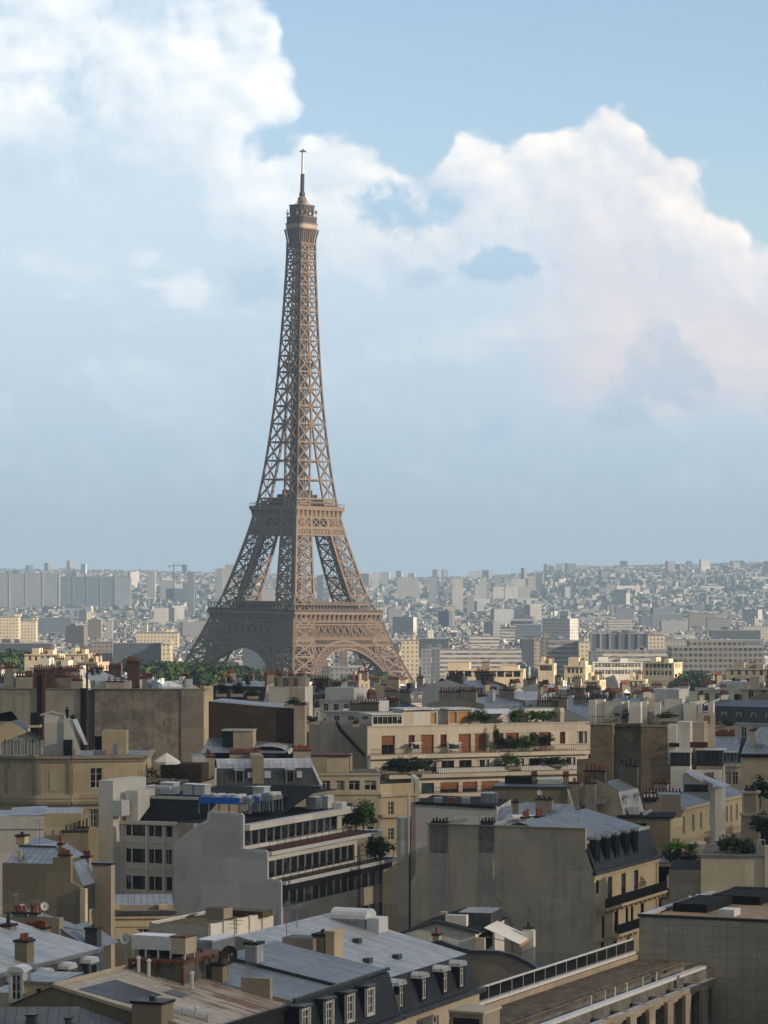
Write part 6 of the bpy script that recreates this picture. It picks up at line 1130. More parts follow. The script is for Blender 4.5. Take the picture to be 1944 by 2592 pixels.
    B.Rf.face([(u(25), .1, B.zt+.05), (u(118), .1, B.zt+.05), (u(120, 7), 7, z(2040, 0, 7)), (u(30, 7), 7, z(2044, 0, 7))], ZINC_BL); B.T.box(0, u(112), -.12, -.003, z(2100), z(2098), METAL_G); B.chim(u(158), u(222), -1.5, -.7, 10, z(2107, 0, -1), 3, W_OLIVE, POT_D, .8, .1); B.chim(u(197, -.5), u(224, -.5), -.6, -.1, 12, z(2097), 3, W_TAN, POT_D, .8, .1); B.T.box(u(198), u(222), -.4, -.1, z(2140), z(2122), RUST); B.done()
    # slate blue roof in the corner
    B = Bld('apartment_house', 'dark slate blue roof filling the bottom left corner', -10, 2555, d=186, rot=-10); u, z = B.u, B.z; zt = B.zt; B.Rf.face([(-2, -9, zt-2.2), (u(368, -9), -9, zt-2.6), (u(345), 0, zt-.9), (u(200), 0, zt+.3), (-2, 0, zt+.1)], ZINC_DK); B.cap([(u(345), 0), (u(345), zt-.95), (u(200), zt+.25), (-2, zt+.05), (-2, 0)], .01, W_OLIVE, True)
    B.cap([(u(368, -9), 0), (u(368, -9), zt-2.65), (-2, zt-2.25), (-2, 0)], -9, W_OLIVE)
    m = M(); a = u(250, -3); m.box(a, a+1.15, -4, -2.4, zt-1.6, zt-.75, METAL_W, SKYL); m.box(a-.1, a+1.25, -4.1, -2.3, zt-.75, zt-.68, FR_W); m.obj('skylight', B.root, B.g)
    for p, w, h in ((72, .55, .8), (170, .3, .55)): m = M(); a = u(p, -2); m.box(a, a+w, -2.5, -2, zt-1.2, zt-.4+h*.5, ZINC_DK); m.box(a-.07, a+w+.07, -2.57, -1.93, zt-.4+h*.5, zt-.3+h*.5, IRON); m.obj('roof_vent', B.root, B.g)
    m = M(); m.tube((u(80, -6), -6.5, zt-1.55), (u(115, -6), -5.5, zt-1.3), .14, .14, METAL_W, 8); m.obj('vent_pipe', B.root, B.g); B.done()
    B = Bld('apartment_house', 'cream dormer house between the slate blue corner roof and the round dormers', 35, 2510, d=200, rot=-14); u, z = B.u, B.z; W = u(140); f = B.wall((0, 0), (W, 0), 0, B.zt+.6, W_YELL, [(u(92), u(104), z(2528), z(2500), 'dark')]); B.wall((W, 0), (W, 5), 0, B.zt+.6, W_YELL); B.T.box(-.2, W+.2, -.2, 5, B.zt+.6, B.zt+.75, ZINC); B.dormer(Fr((0, 0), (W, 0)), u(44), .3, z(2536), 1.0, 2.0, 1.5, 'french', METAL_W, FR_W, arch=True); B.W.box(u(-40), u(35)-.05, .3, 4, 0, z(2515), W_CREAM, ZINC); B.done()
left_cluster()

def stone_bay():
    B = Bld('apartment_house', 'yellow stone house with a bayed front and flat parapet roof at left', 10, 1912, d=390, rot=0); u, z = B.u, B.z; P = [(u(-60), 3), (u(10), 0), (u(92), -1.6), (u(184), -1.6), (u(268), -.5), (u(362), .6), (u(362), 14)]; zt = B.zt
    for i, (a, b) in enumerate(zip(P, P[1:])):
        ops = []; L = math.hypot(b[0]-a[0], b[1]-a[1])
        if i == 3: ops = [(L*.55, L*.9, z(1994), z(1943), 'french'), (L*.50, L*.8, z(2094), z(2047), 'french')]
        if i == 5: ops = [(4, 5.1, z(1994), z(1943), 'case')]
        B.wall(a, b, -1, zt-.3, W_YELL, ops, .3); f = Fr(a, b); B.band(f, zt-.35, .38, .55, W_TAN, 0, L); B.band(f, zt-.75, .3, .25, W_TAN, 0, L)
        B.band(f, z(2034), .35, .5, W_TAN, 0, L); B.band(f, z(2019), .5, .18, W_CREAM, 0, L)
        if i in (1, 2):
            for k in (.05, .93): q = M(); f.box(q, L*k, L*k+.55, .003, .22, z(2010), zt-.8, W_TAN); q.obj('pilaster', B.root, B.g)
            q = M(); f.box(q, L*.4, L*.62, .002, .08, z(2000), zt-2.0, W_CREAM); q.obj('wall_panel', B.root, B.g)
    B.Rf.face([(x, y+.3, zt-.15) for x, y in P]+[(u(-60), 14, zt-.15)], ZINC_DK)
    x0, x1 = u(112, 3), u(162, 3); ap = z(1803, 0, 3); q = [(x1, zt-.2), (x1, z(1812, 0, 3)), ((x0+x1)/2-.3, ap), (x0, z(1806, 0, 3)), (x0, zt-.2)]; B.cap(q, 3, W_WHITE); B.extr(q, 3, 6, [W_WHITE, ZINC, ZINC, W_WHITE], B.W); B.T.bar((x0-.5, 2.9, z(1810, 0, 3)), ((x0+x1)/2-.3, 2.9, ap+.1), .2, METAL_W); B.T.bar(((x0+x1)/2-.3, 2.9, ap+.1), (x1+.1, 2.9, z(1810, 0, 3)), .2, METAL_W)
    x2 = u(190, 3); B.cap([(u(210, 3), zt-.2), (x2, z(1860, 0, 3)), (u(184, 3), z(1820, 0, 3)), (x1, z(1816, 0, 3)), (x1, zt-.2)], 2.6, W_WHITE); B.Rf.face([(x2-.3, 2.4, z(1820, 0, 3)), (u(214, 3), 2.4, z(1885, 0, 3)), (u(222, 3), 3.4, z(1885, 0, 3)), (x2+.2, 3.4, z(1820, 0, 3))], ZINC_LT)
    B.chim(u(166, 2.5), u(173, 2.5), 2.6, 2.9, z(1820), z(1800, 0, 2.6), 1, IRON, POT_D, .4, .14); B.chim(u(178, 2.5), u(188, 2.5), 3, 3.5, z(1830), z(1815, 0, 2.6), 1, IRON, POT_D, .15, .14)
    B.W.box(u(258, 4), u(320, 4), 4, 7, zt-.2, z(1850, 0, 4), W_YELL, W_TAN); B.W.box(u(240, 5), u(258, 5), 5, 6, zt-.2, z(1865, 0, 4), BITUMEN)
    for p0, p1, q in ((160, 182, 1873), (286, 298, 1882), (100, 124, 1896), (70, 84, 1890), (176, 188, 1898), (236, 268, 1899)):
        m = M(); m.box(u(p0, 1.5), u(p1, 1.5), 1.5, 2.3, zt-.2, z(q, 0, 1.5), BITUMEN if p0 == 160 else METAL_G); m.obj('roof_vent', B.root, B.g)
    a0, a1 = u(6, 2), u(112, 2); mid = (a0+a1)/2+.5; tz = z(1853, 0, 2); B.Rf.face([(a0, .6, z(1880, 0, 1)), (mid, .6, tz), (mid, 4, tz), (a0, 4, z(1880, 0, 1))], BITUMEN); B.Rf.face([(mid, .6, tz), (a1, .6, z(1872, 0, 1)), (a1, 4, z(1872, 0, 1)), (mid, 4, tz)], BITUMEN); B.cap([(a1, zt), (a1, z(1873)), (mid, tz-.05), (a0, z(1881)), (a0, zt)], 1.2, W_GREY)
    for k in range(6): x = a0+(a1-a0)*(k+.5)/6; B.T.bar((x, 1.0, zt), (x, 1.0, zt+2.0), .12, IRON)
    B.done()
    B = Bld('apartment_house', 'small gabled ochre house at the left edge behind the stone bay', -30, 1850, d=450, rot=0); u, z = B.u, B.z; q = [(u(62), 10), (u(62), z(1848)), (u(28), z(1826)), (u(-30), z(1850)), (u(-30), 10)]; B.cap(q, 0, W_YELL); B.extr(q, 0, 9, [W_YELL, ZINC_DK, ZINC_DK, W_YELL], B.W); B.Rf.face([(u(-30, 4), 4, z(1810, 0, 4)), (u(30, 4), 4, z(1800, 0, 4)), (u(50, 9), 9, z(1826, 0, 9)), (u(-30, 9), 9, z(1826, 0, 9))], SLATE); B.W.box(u(75), u(98), 1, 2, 10, z(1805), BITUMEN); B.W.box(u(72), u(100), .6, 3, z(1842), z(1836), W_CREAM); B.done()
    # sooty party wall
    B = Bld('apartment_house', 'long sooty brown blank party wall with dark flue pipes at left', -20, 1744, z=30.0, rot=-4); u, z = B.u, B.z; zt = B.zt
    for a, b, mt, o in ((-20, 95, W_PARTY, 0), (115, 205, W_PARTY, 0), (240, 459, W_DIRTY, .05), (459, 516, W_TAN, -.15)): B.wall((u(a), o), (u(b), o), 0, zt, mt)
    B.W.box(u(95), u(107), -.5, .5, 0, zt+2.6, BITUMEN); B.W.box(u(107)+.01, u(115), -.4, .5, 0, zt+3.2, RUST); B.W.box(u(205), u(219), -.5, .5, 0, zt+.2, BITUMEN); B.W.box(u(219)+.01, u(240), -.1, .5, 0, zt-.1, W_SOOT); B.T.bar((u(221), -.3, 10), (u(221), -.3, zt+4.5), .35, RUST); B.T.bar((u(237), -.3, 10), (u(237), -.3, zt), .2, IRON)
    B.wall((u(516), -.15), (u(516)+1.3, 3.5), 0, zt+.6, W_YELL); B.W.box(u(505), u(516), .1, 3.4, 0, zt+.6, W_TAN); B.T.box(u(-20), u(530), -.25, .25, zt, zt+.16, W_TAN); B.Rf.face([(u(-20), .25, zt-.2), (u(516), .25, zt-.2), (u(516), 14, zt-.6), (u(-20), 14, zt-.6)], ZINC); B.wall((u(516), 14), (u(-20), 14), 0, zt-.6, W_PARTY)
    for i, (p, w, n, hh) in enumerate(((40, 40, 6, 3.4), (85, 52, 9, 4.4), (140, 40, 6, 3.2), (165, 36, 6, 4.2), (268, 46, 3, 2.4), (322, 30, 4, 6.0), (360, 14, 1, 3.0), (12, 22, 3, 5), (180, 28, 5, 2.6))):
        vv = 3+(i*2.3) % 8; B.chim(u(p, vv), u(p+w, vv), vv, vv+.7, zt-.6, zt+hh-1.2, n, [W_CREAM, BRICK_RED, W_TAN, W_PARTY][i % 4], POT, .9, .2)
    B.W.box(u(240, 5), u(330, 5), 5, 8, zt-.6, zt+1.4, W_WHITE, ZINC_LT); B.W.box(u(60, 7), u(160, 7), 8, 11, zt-.6, zt+2.6, W_TAN, BITUMEN); B.T.blob((u(392, 6), 6, zt+.5), 1.5, METAL_G, 4, .9); B.aerial(u(180, 5), 5, zt-.5, 3.2); B.aerial(u(290, 7), 7, zt, 3.4); B.aerial(u(70, 6), 6, zt+1, 3); B.done()
    p = empty('parasol', (wx(422, 395), 395, wz(1985, 395))); tag(p, 'white pitched parasol over the dark terrace under the sooty wall', 'parasol'); m = M(); r = 1.75; hz = (1985-1927)/F*395; tz = (1985-1905)/F*395
    for k in range(8): a, b = k*math.pi/4, (k+1)*math.pi/4; m.face([(r*math.cos(a), r*math.sin(a), hz), (r*math.cos(b), r*math.sin(b), hz), (0, 0, tz)], AWN); m.face([(r*math.cos(a), r*math.sin(a), hz-.35), (r*math.cos(b), r*math.sin(b), hz-.35), (r*math.cos(b), r*math.sin(b), hz), (r*math.cos(a), r*math.sin(a), hz)], AWN)
    m.obj('canopy', p); m = M(); m.tube((0, 0, 0), (0, 0, tz), .05, .05, METAL_W, 8); m.obj('pole', p)
    B = Bld('apartment_house', 'shaded flat roofed house carrying the parasol terrace', 366, 1985, d=388, rot=-10); u, z = B.u, B.z; B.W.box(0, u(490), 0, 12, 0, B.zt, W_TAN, BITUMEN); B.rail(Fr((0, 0), (u(490), 0)), B.zt, 1.0, -.2, step=.3); B.W.box(u(372), u(478), 7, 11, B.zt, B.zt+2.2, BRICK_DK, BITUMEN); B.done()
    for i, (a, b, w, h) in enumerate(((385, 1962, 40, 34), (425, 1962, 46, 38), (462, 1965, 36, 40))): shrub(['dark planter bush left below the parasol', 'dark planter bush in the middle below the parasol', 'dark planter bush right below the parasol'][i], a, b+15, 392, w, h, LEAF_D, 500, i, 'bushes below the parasol')
    for a, n in ((392, 1), (400, 1)): pass
stone_bay()
def twin_mansard():
    B = Bld('apartment_house', 'house with two pale curved zinc roof bays between tan chimney walls', 545, 1994, d=400, rot=6); u, z = B.u, B.z; zg = B.zt; W = u(812)
    f = B.wall((0, 0), (W, 0), 0, zg, W_CREAM, [(u(p), u(p+13), z(2026), z(2001), 'case') for p in (600, 645, 690, 735, 770)]); B.band(f, zg-.15, .35, .45, METAL_W); B.wall((W, 0), (W, 12), 0, zg, W_CREAM)
    zm = z(1945, 0, 1.6); zt = z(1922, 0, 5)
    A = [(0, .1, zg+.2), (W, .1, zg+.2), (W-.9, 1.7, zm), (.3, 1.7, zm)]; B.Rf.face(A, ZINC_DK); 
    for (y0, z0), (y1, z1) in (((1.7, zm), (2.6, zm+.55)), ((2.6, zm+.55), (3.8, zm+.95)), ((3.8, zm+.95), (6.5, zt)), ((6.5, zt), (10, zt-.6))): B.Rf.face([(.3, y0, z0), (W-.9, y0, z0), (W-.9, y1, z1), (.3, y1, z1)], ZINC_LT)
    B.cap([(W, zg), (W-.9, zm), (W-.9, zg)], 1.6, ZINC_DK)
    for p, w in ((640, 28), (-1, 0)):
        if w: B.W.box(u(p), u(p+w), .3, 9, zg, zt+.7, W_TAN); B.chim(u(p-50), u(p+w), 7.6, 8.2, zm, zt+.5, 12, W_TAN, POT, .6)
    B.chim(u(755), u(800), 8.6, 9.2, zm, zt+.8, 10, W_TAN, POT, .6); B.chim(u(520), u(545)-.01, 1, 9, 0, z(1914, 0, 4), 5, W_TAN, POT, .6); B.W.box(u(490), u(520)-.02, .2, 6, 0, z(1912, 0, 2), W_GREY, ZINC_DK)
    B.T.bar((W, 0, zg+.3), (W-.9, 1.7, zm), .3, METAL_W); B.T.bar((W-.9, 1.7, zm), (W-1.2, 6, zt), .3, ZINC_LT); B.T.bar((0, 0, zg+.3), (.1, 1.7, zm), .3, METAL_W)
    fr = Fr((0, 0), (W, 0))
    for p in (607, 735): B.dormer(fr, u(p), -.35, zg+.45, 1.15, 1.8, 1.6, 'dark', ZINC_LT, ZINC)
    for p, w, h in ((670, 17, .9), (628, 12, .5), (752, 14, .8)): m = M(); x = u(p); m.box(x, x+w*.05, .55, 1.35, zg+1.2, zg+1.75+h*.4, SKYL); m.obj('skylight', B.root, B.g)
    B.done()
    B = Bld('apartment_house', 'dark brown brick gable house with a slender tan chimney column', 528, 1775, d=470, rot=-7); u, z = B.u, B.z; W = u(746); q = [(W, 0), (W, z(1792)), (u(640), z(1785)), (0, B.zt), (0, 0)]; B.cap(q, 0, BRICK_DK); B.extr(q, 0, 12, [None, ZINC, ZINC, BRICK_DK], B.W); B.chim(u(746), u(774), -.9, .8, 0, z(1783), 6, W_TAN, IRON, .3)
    B.Rf.face([(u(535), -9, z(1905, 0, -9)), (u(745), -9, z(1905, 0, -9)), (u(745), -.1, z(1880)), (u(528), -.1, z(1868))], ZINC_BL); B.W.box(u(563, -5), u(590, -5), -5, -2, 10, z(1850, 0, -5), BITUMEN); B.W.box(u(590, -5)+.01, u(640, -5), -5, -2, 10, z(1850, 0, -5), W_TAN); B.T.box(u(563, -5)-.1, u(642, -5), -5.2, -1.8, z(1850, 0, -5), z(1846, 0, -5), ZINC_LT)
    for k in range(7):
        a, b = math.pi*k/7, math.pi*(k+1)/7; c = u(680, -6); rr = 3.3; B.Rf.face([(c-rr*math.cos(a), -7, z(1908, 0, -7)+1.2*math.sin(a)), (c-rr*math.cos(b), -7, z(1908, 0, -7)+1.2*math.sin(b)), (c-rr*math.cos(b), -2, z(1900, 0, -3)+1.2*math.sin(b)), (c-rr*math.cos(a), -2, z(1900, 0, -3)+1.2*math.sin(a))], ZINC_LT)
    B.done()
    for i, (p, q, w, h) in enumerate(((560, 1762, 34, 40), (600, 1762, 40, 44), (640, 1768, 34, 26), (740, 1788, 52, 24), (790, 1832, 46, 26), (900, 1838, 24, 24))): shrub(['dark roof tree left on the brown gable', 'dark roof tree beside the white roof box', 'low dark roof bush beside the white roof box', 'brownish roof bush beside the tan column', 'dark roof hedge on the flats side wall', 'small dark bush at the flats roof corner'][i], p, q, 473, w, h, LEAF_D, 600, i)
    B = Bld('roof_house', 'white box house on the roofs beneath the tower', 680, 1738, d=520, rot=-8); u, z = B.u, B.z; B.W.box(0, u(772), 0, 8, 0, B.zt, W_WHITE, ZINC); B.W.box(u(690), u(772)-.2, 1.5, 6, B.zt, B.zt+1.5, W_TAN, ZINC_DK); B.wall((u(735), -.05), (u(772), -.05), 15, B.zt-.1, W_CREAM)
    for p in (700, 728, 752): B.chim(u(p), u(p+12), 1, 1.5, B.zt, B.zt+1.9, 2, W_TAN, POT)
    B.done()
twin_mansard()

def long_flats():
    B = Bld('apartment_block', 'long cream terraced flats with orange shutters and planted balconies', 930, 1840, d=478, rot=24); u, v, z = B.u, B.v, B.z; W = u(1494); zt = B.zt; zs = z(1921); zf = zs+.6
    ops = []
    for p0, p1, q0, q1, st in ((966, 1000, 1866, 1903, 'half'), (1034, 1050, 1864, 1885, 'brown'), (1066, 1098, 1863, 1898, 'shut'), (1115, 1131, 1862, 1884, 'brown'), (1161, 1192, 1861, 1897, 'shut'), (1202, 1232, 1860, 1896, 'shut'), (1256, 1274, 1860, 1894, 'shut'), (1281, 1313, 1859, 1894, 'shut'), (1342, 1358, 1857, 1890, 'shut'), (1364, 1394, 1856, 1892, 'shut'), (1417, 1431, 1855, 1878, 'brown'), (1459, 1486, 1852, 1892, 'dark')):
        a, b = u(p0), u(p1); ops.append((a, b, zf+.05 if st in ('half', 'shut') else zt-3.4, zt-1.45, st))
    f = B.wall((0, 0), (W, 0), zf, zt, W_BALC, ops, .25); B.band(f, zt-.1, .22, .12, W_BALC)
    Lv = v(775, 0); B.wall((0, Lv), (0, 0), 0, zt, W_TAN); B.wall((W, 0), (W, 12), 0, zt, W_TAN); B.Rf.face([(0, 0, zt-.1), (W, 0, zt-.1), (W, Lv, zt-.1), (0, Lv, zt-.1)], GRAVEL)
    for i, (zz, pr, a0) in enumerate(((zs, 1.9, -.3), (zs-3.05, 3.2, u(965)), (zs-6.1, 4.0, u(1035)))):
        m = M(); f.box(m, a0, W-1, 0.003 if i == 0 else -.2, pr, zz, zz+.6, W_BALC); b = m.obj('balcony', B.root, B.g); r = B.rail(f, zz+.6, 1.0, pr-.12, a0+.1, W-1.2, step=.35); r.parent = b
        if i == 1:
            m = M(); f.box(m, u(1090), u(1270), pr-.4, pr-.36, zz+.7, zz+1.5, METAL_W); f.box(m, u(1300), u(1460), pr-.4, pr-.36, zz+.7, zz+1.5, METAL_W); p = m.obj('glass_screen', B.root, B.g); p.parent = b
    st = Fr((0, -1.2), (W, -1.2)); ops = []
    x = 3.0
    while x < W-4: ops.append((x, x+2.2, zs-2.3, zs-.5, 'dark')); x += 3.1
    B.wall((0, -1.2), (W-1, -1.2), zs-2.45, zs-.01, W_BALC, ops)
    B.wall((u(1035), -2.2), (W-1, -2.2), 0, zs-3.06, W_BALC, [(a, a+w, zs-6.0, zs-3.9, s) for a, w, s in ((u(1052)-u(1035), 2.2, 'teal'), (u(1100)-u(1035), 3.2, 'half'), (u(1156)-u(1035), 2.6, 'half'), (u(1203)-u(1035), 3.2, 'half'), (u(1262)-u(1035), 2.6, 'half'), (u(1310)-u(1035), 3.0, 'dark'))])
    B.wall((u(1035), 3), (u(1035), -2.2), 0, zs-3.1, W_TAN); B.W.box(u(958), u(1035)-.02, -1.0, 4, 0, zs-3.2, W_TAN)
    # attic pavilions
    y = 2.6; za = z(1794, 0, y)
    for p0, p1, st_, q in ((1019, 1046, None, 1796), (1046, 1108, 'tan', 1800), (1135, 1194, 'shuty', 1798), (1326, 1338, None, 1796), (1418, 1428, None, 1792)):
        a, b = u(p0, y), u(p1, y); zz = z(q, a, y); B.wall((a, y), (b, y), zt-.1, zz, W_BALC if p0 != 1046 else W_GREY, [((b-a)*.03, (b-a)*.36, zt+.15, zz-.25, 'shuty'), ((b-a)*.38, (b-a)*.97, zt+.15, zz-.25, 'shuty')] if st_ == 'shuty' else [((b-a)*.70, (b-a)*.95, zt+.1, zz-.3, 'shuty')] if st_ == 'tan' else []); B.W.box(a, b, y+.3, y+4, zt-.1, zz-.01, W_BALC, GRAVEL)
    B.Rf.box(u(1017, y), u(1110, y), y-.6, y+5, za-.35, za-.1, ZINC_LT); B.Rf.box(u(1130, y), u(1200, y), y-.5, y+5, za-.42, za-.2, ZINC_LT); B.W.box(u(1108, y), W-3, y+1.5, y+6, zt-.1, za-.6, W_GREY, ZINC)
    a, b = u(938, y), u(1017, y); B.wall((a, y-.5), (b, y-.5), zt-.1, za-1.0, W_GREY, strip(B, None, .2, b-a-.2, 6, zt+.3, za-1.3, 'dark')); B.Rf.box(a-.3, b, y-.9, y+4, za-1.0, za-.8, ZINC_LT)
    m = M(); m.face([(u(1215, y), y-1.8, za-1.1), (u(1298, y), y-1.8, za-1.1), (u(1298, y), y+1.5, za-.5), (u(1215, y), y+1.5, za-.5)], METAL_W); m.bar((u(1268, y), y-1.7, zt), (u(1268, y), y-1.7, za-1.1), .12, METAL_W); m.obj('canopy', B.root, B.g); B.W.box(u(745, Lv*.6), u(775, Lv*.6), Lv*.55, Lv*.62, 0, z(1783), W_TAN)
    m = M(); P = [(.0, v(855, 0), z(1826, 0, v(855, 0))), (0, v(862, 0), z(1845, 0, v(862, 0))), (0, v(928, 0), z(1915, 0, v(928, 0)))]
    for p, q in zip(P, P[1:]): m.bar((p[0]-.2, p[1], p[2]), (q[0]-.2, q[1], q[2]), .35, BITUMEN)
    m.obj('drain_pipe', B.root, B.g); B.done()
    def hedge(i, px, py, off, w, h, lb, mt=LEAF_D): X, Y = B.xy(u(px, -off), -off); shrub(lb, px, py, Y, w*1.35, h*1.2, mt, 1100, i, None, 'balcony_plant' if h < 30 else 'balcony_bush')
    hedge(0, 1255, 1903, 1.5, 18, 60, 'tall thin dark conifer on the middle balcony of the flats'); hedge(1, 1285, 1900, 1.4, 46, 34, 'green bush right of the thin conifer on the flats'); hedge(2, 1330, 1898, 1.4, 40, 30, 'second green bush from the thin conifer on the flats', LEAF); hedge(3, 1380, 1894, 1.4, 44, 32, 'dark bush before the last orange shutter of the flats'); hedge(4, 1352, 1894, 1.4, 22, 40, 'tall green shrub between balcony bushes of the flats', LEAF)
    hedge(5, 1030, 1957, 3.1, 116, 36, 'wide black green hedge at the left lower terrace of the flats'); hedge(6, 1290, 1945, 2.9, 46, 34, 'green bush on the lower balcony between the pale screens', LEAF); hedge(7, 1400, 1938, 2.9, 70, 20, 'low dark plants at the right of the lower balcony')
    hedge(8, 1220, 1836, -1.2, 52, 36, 'leafy bush left of the attic canopy on the flats', LEAF); hedge(9, 1305, 1834, -1.2, 46, 36, 'leafy bush right of the attic canopy on the flats', LEAF); hedge(10, 1372, 1832, -1.2, 70, 34, 'broad attic hedge right of the white post on the flats', LEAF)
    for i, (p0, p1, lb) in enumerate(((1043, 1064, 'small white covered swing seat on the flats balcony'), (1134, 1164, 'larger white covered swing seat on the flats balcony'))):
        Y = B.xy(u(p0, -1.2), -1.2)[1]; o = empty('swing_seat', (wx(p0, Y), Y, wz(1905, Y)), rad(24)); tag(o, lb, 'garden swing'); w = (p1-p0)/F*Y/.9; m = M(); m.box(-.1, w+.1, -.5, .6, 1.45, 1.6, METAL_W); m.obj('canopy', o); m = M()
        for a in (0, w): m = M(); m.bar((a, -.4, 0), (a, 0, 1.5), .06, METAL_W); m.bar((a, .5, 0), (a, 0, 1.5), .06, METAL_W); m.obj('support_leg', o)
        m = M(); m.box(.1, w-.1, -.25, .3, .45, .55, AWN); m.box(.1, w-.1, .25, .33, .55, 1.2, GLASS_T); m.obj('seat', o)
long_flats()

def cream_modern():
    B = Bld('apartment_house', 'cream flat fronted house with a row of square windows left of the grey wall', 806, 1958, d=418, rot=3); u, v, z = B.u, B.v, B.z; W = u(962); zt = B.zt
    ops = [(u(a), u(b), z(2001), z(1976), 'case') for a, b in ((815, 836), (850, 872), (882, 911), (922, 953))]+[(u(a), u(a+18), z(2062), z(2033), 'french') for a in (820, 875, 929)]+[(u(a), u(a+18), z(2125), z(2092), 'french') for a in (875, 929)]
    f = B.wall((0, 0), (W, 0), 0, zt, W_CREAM, ops, .3); B.band(f, zt-.25, .3, .25, W_BALC); B.band(f, z(2012), .4, .25, W_CREAM); B.band(f, z(2078), .3, .4, W_YELL)
    B.wall((W, 0), (W+5.0, 3.2), 0, z(1985, W), W_YELL, [(1.4, 2.4, z(2064, W), z(2031, W), 'french'), (1.4, 2.4, z(2128, W), z(2098, W), 'french')]); f = Fr((W, 0), (W+5, 3.2)); B.band(f, z(2018, W), .35, .35, W_CREAM, 0, f.len); B.band(f, z(2070, W), .4, .6, W_YELL, 0, f.len); B.Rf.face([(0, 0, zt-.1), (W, 0, zt-.1), (W, 12, zt-.1), (0, 12, zt-.1)], GRAVEL)
    B.W.box(u(788, 3), u(828, 3), 3, 6, zt-.1, z(1914, 0, 3), W_TAN, ROOFRED); B.W.box(u(828, 3)+.01, u(884, 3), 3.2, 7, zt-.1, z(1916, 0, 3), W_CREAM, ROOFRED); B.T.box(u(780, 3), u(886, 3)+.2, 2.8, 7.2, z(1914, 0, 3), z(1910, 0, 3), ROOFRED); B.W.box(u(886, 5), u(892, 5), 5, 6, zt, z(1908, 0, 5), W_CREAM)
    B.W.box(W+5.02, W+5.6, 3, 12, 0, z(1975, W), W_GREY); B.done()
    B = Bld('apartment_house', 'plain grey green blank wall house rising behind the tan party wall', 1052, 2033, d=352, rot=-9); u, v, z = B.u, B.v, B.z; W = u(1258); q = [(W, 0), (W, z(2045, W)), (0, B.zt), (0, 0)]; B.cap(q, 0, W_GREY); B.extr(q, 0, 14, [W_GREY, BITUMEN, W_GREY], B.W); B.W.box(u(1040), u(1052)-.01, -.1, 2, 0, z(2030), W_TAN); B.T.bar((0, -.1, B.zt+.05), (W, -.1, z(2045, W)+.05), .3, BITUMEN); B.T.tube((u(1035), -.3, z(2168)), (u(1035), -.3, z(2008)), .14, .14, METAL_W, 8); B.W.box(u(1004), u(1034), .1, 3, 0, z(2070), W_GREY); B.T.bar((u(1036), -.6, z(2165)), (u(985), -1.4, z(2205)), .4, W_CREAM, .25)
    for p in (1095, 1130, 1165): 
        m = M(); m.box(u(p), u(p+20), 1, 1.9, z(2034), z(2020), RUST if p == 1130 else METAL_G); m.obj('roof_vent', B.root, B.g)
    m = M(); m.box(u(1210), u(1250), 2.5, 4, z(2034), z(2006, 0, 3), ZINC_BL); m.obj('roof_housing', B.root, B.g); B.done()
    # zinc roofs and low wall behind the blank wall
    B = Bld('apartment_house', 'grey zinc hipped roofs behind the head of the blank party wall', 1258, 2098, d=345, rot=-12); u, z = B.u, B.z; W = u(1456); B.Rf.face([(0, 0, B.zt), (W, 0, B.zt+.2), (W-1.5, 9, z(2036, W, 9)), (u(1330, 9), 9, z(2030, 0, 9)), (u(1262, 9), 9, z(2046, 0, 9))], ZINC); B.W.box(0, W, .05, 9, 0, B.zt-.05, W_GREY, ZINC)
    B.chim(u(1297, 3), u(1312, 3), 3, 3.8, B.zt, z(2032, 0, 3), 1, W_TAN, POT_D, .3, .25); B.chim(u(1356, 6), u(1397, 6), 6, 7, B.zt, z(2024, 0, 6), 3, W_TAN, POT_D, .3); B.T.tube((u(1258), -.2, z(2100)), (u(1258), -.2, z(2040)), .12, .12, METAL_W, 8)
    for p0, p1, q in ((1392, 1444, 2090), (1400, 1420, 2080)): m = M(); m.box(u(p0, 1), u(p1, 1), 1, 2.2, B.zt-.2, z(q, 0, 1), ZINC_BL); m.obj('roof_housing', B.root, B.g)
    B.done()
    B = Bld('apartment_house', 'low tan wall house with a dark flat cap behind the zinc hips', 1252, 1990, d=372, rot=-8); u, z = B.u, B.z; W = u(1437); B.W.box(0, W, 0, 8, 0, z(1994), W_OLIVE, BITUMEN); B.T.box(-.2, W+.2, -.25, 8, z(1994), z(1989), ZINC_DK); B.T.bar((W, -.1, z(1994)), (u(1458), -.6, z(2062)), .25, METAL_W)
    B.W.box(u(1278, 4), u(1345, 4), 4, 6, z(1994), z(1965, 0, 4), BITUMEN); B.W.box(u(1362, 4), u(1418, 4), 4, 7, z(1994), z(1972, 0, 4), W_GREY, ZINC_LT)
    for p, n in ((1345, 3), (1425, 3)): B.chim(u(p, 5), u(p+14, 5), 5, 5.6, z(1994), z(1964, 0, 5), n, W_TAN, POT, .5)
    for p in (1440, 1482): B.chim(u(p, 2), u(p+26, 2), 2, 3.4, 0, z(1982, 0, 2), 3, W_TAN, POT, .5); B.Rf.face([(u(1437), 2, z(2040)), (u(1530), 2, z(2035)), (u(1560, 8), 8, z(1985, 0, 8)), (u(1450, 8), 8, z(1980, 0, 8))], ZINC_LT)
    B.done()
    haus('apartment_house', 'grey zinc mansard with white arched dormers right of the zinc hips', 1448, 2062, 376, 6.5, 9, -23, W_CREAM, ZINC, 'mansard', 1, 9, lowm=ZINC_LT, sep=True)
cream_modern()

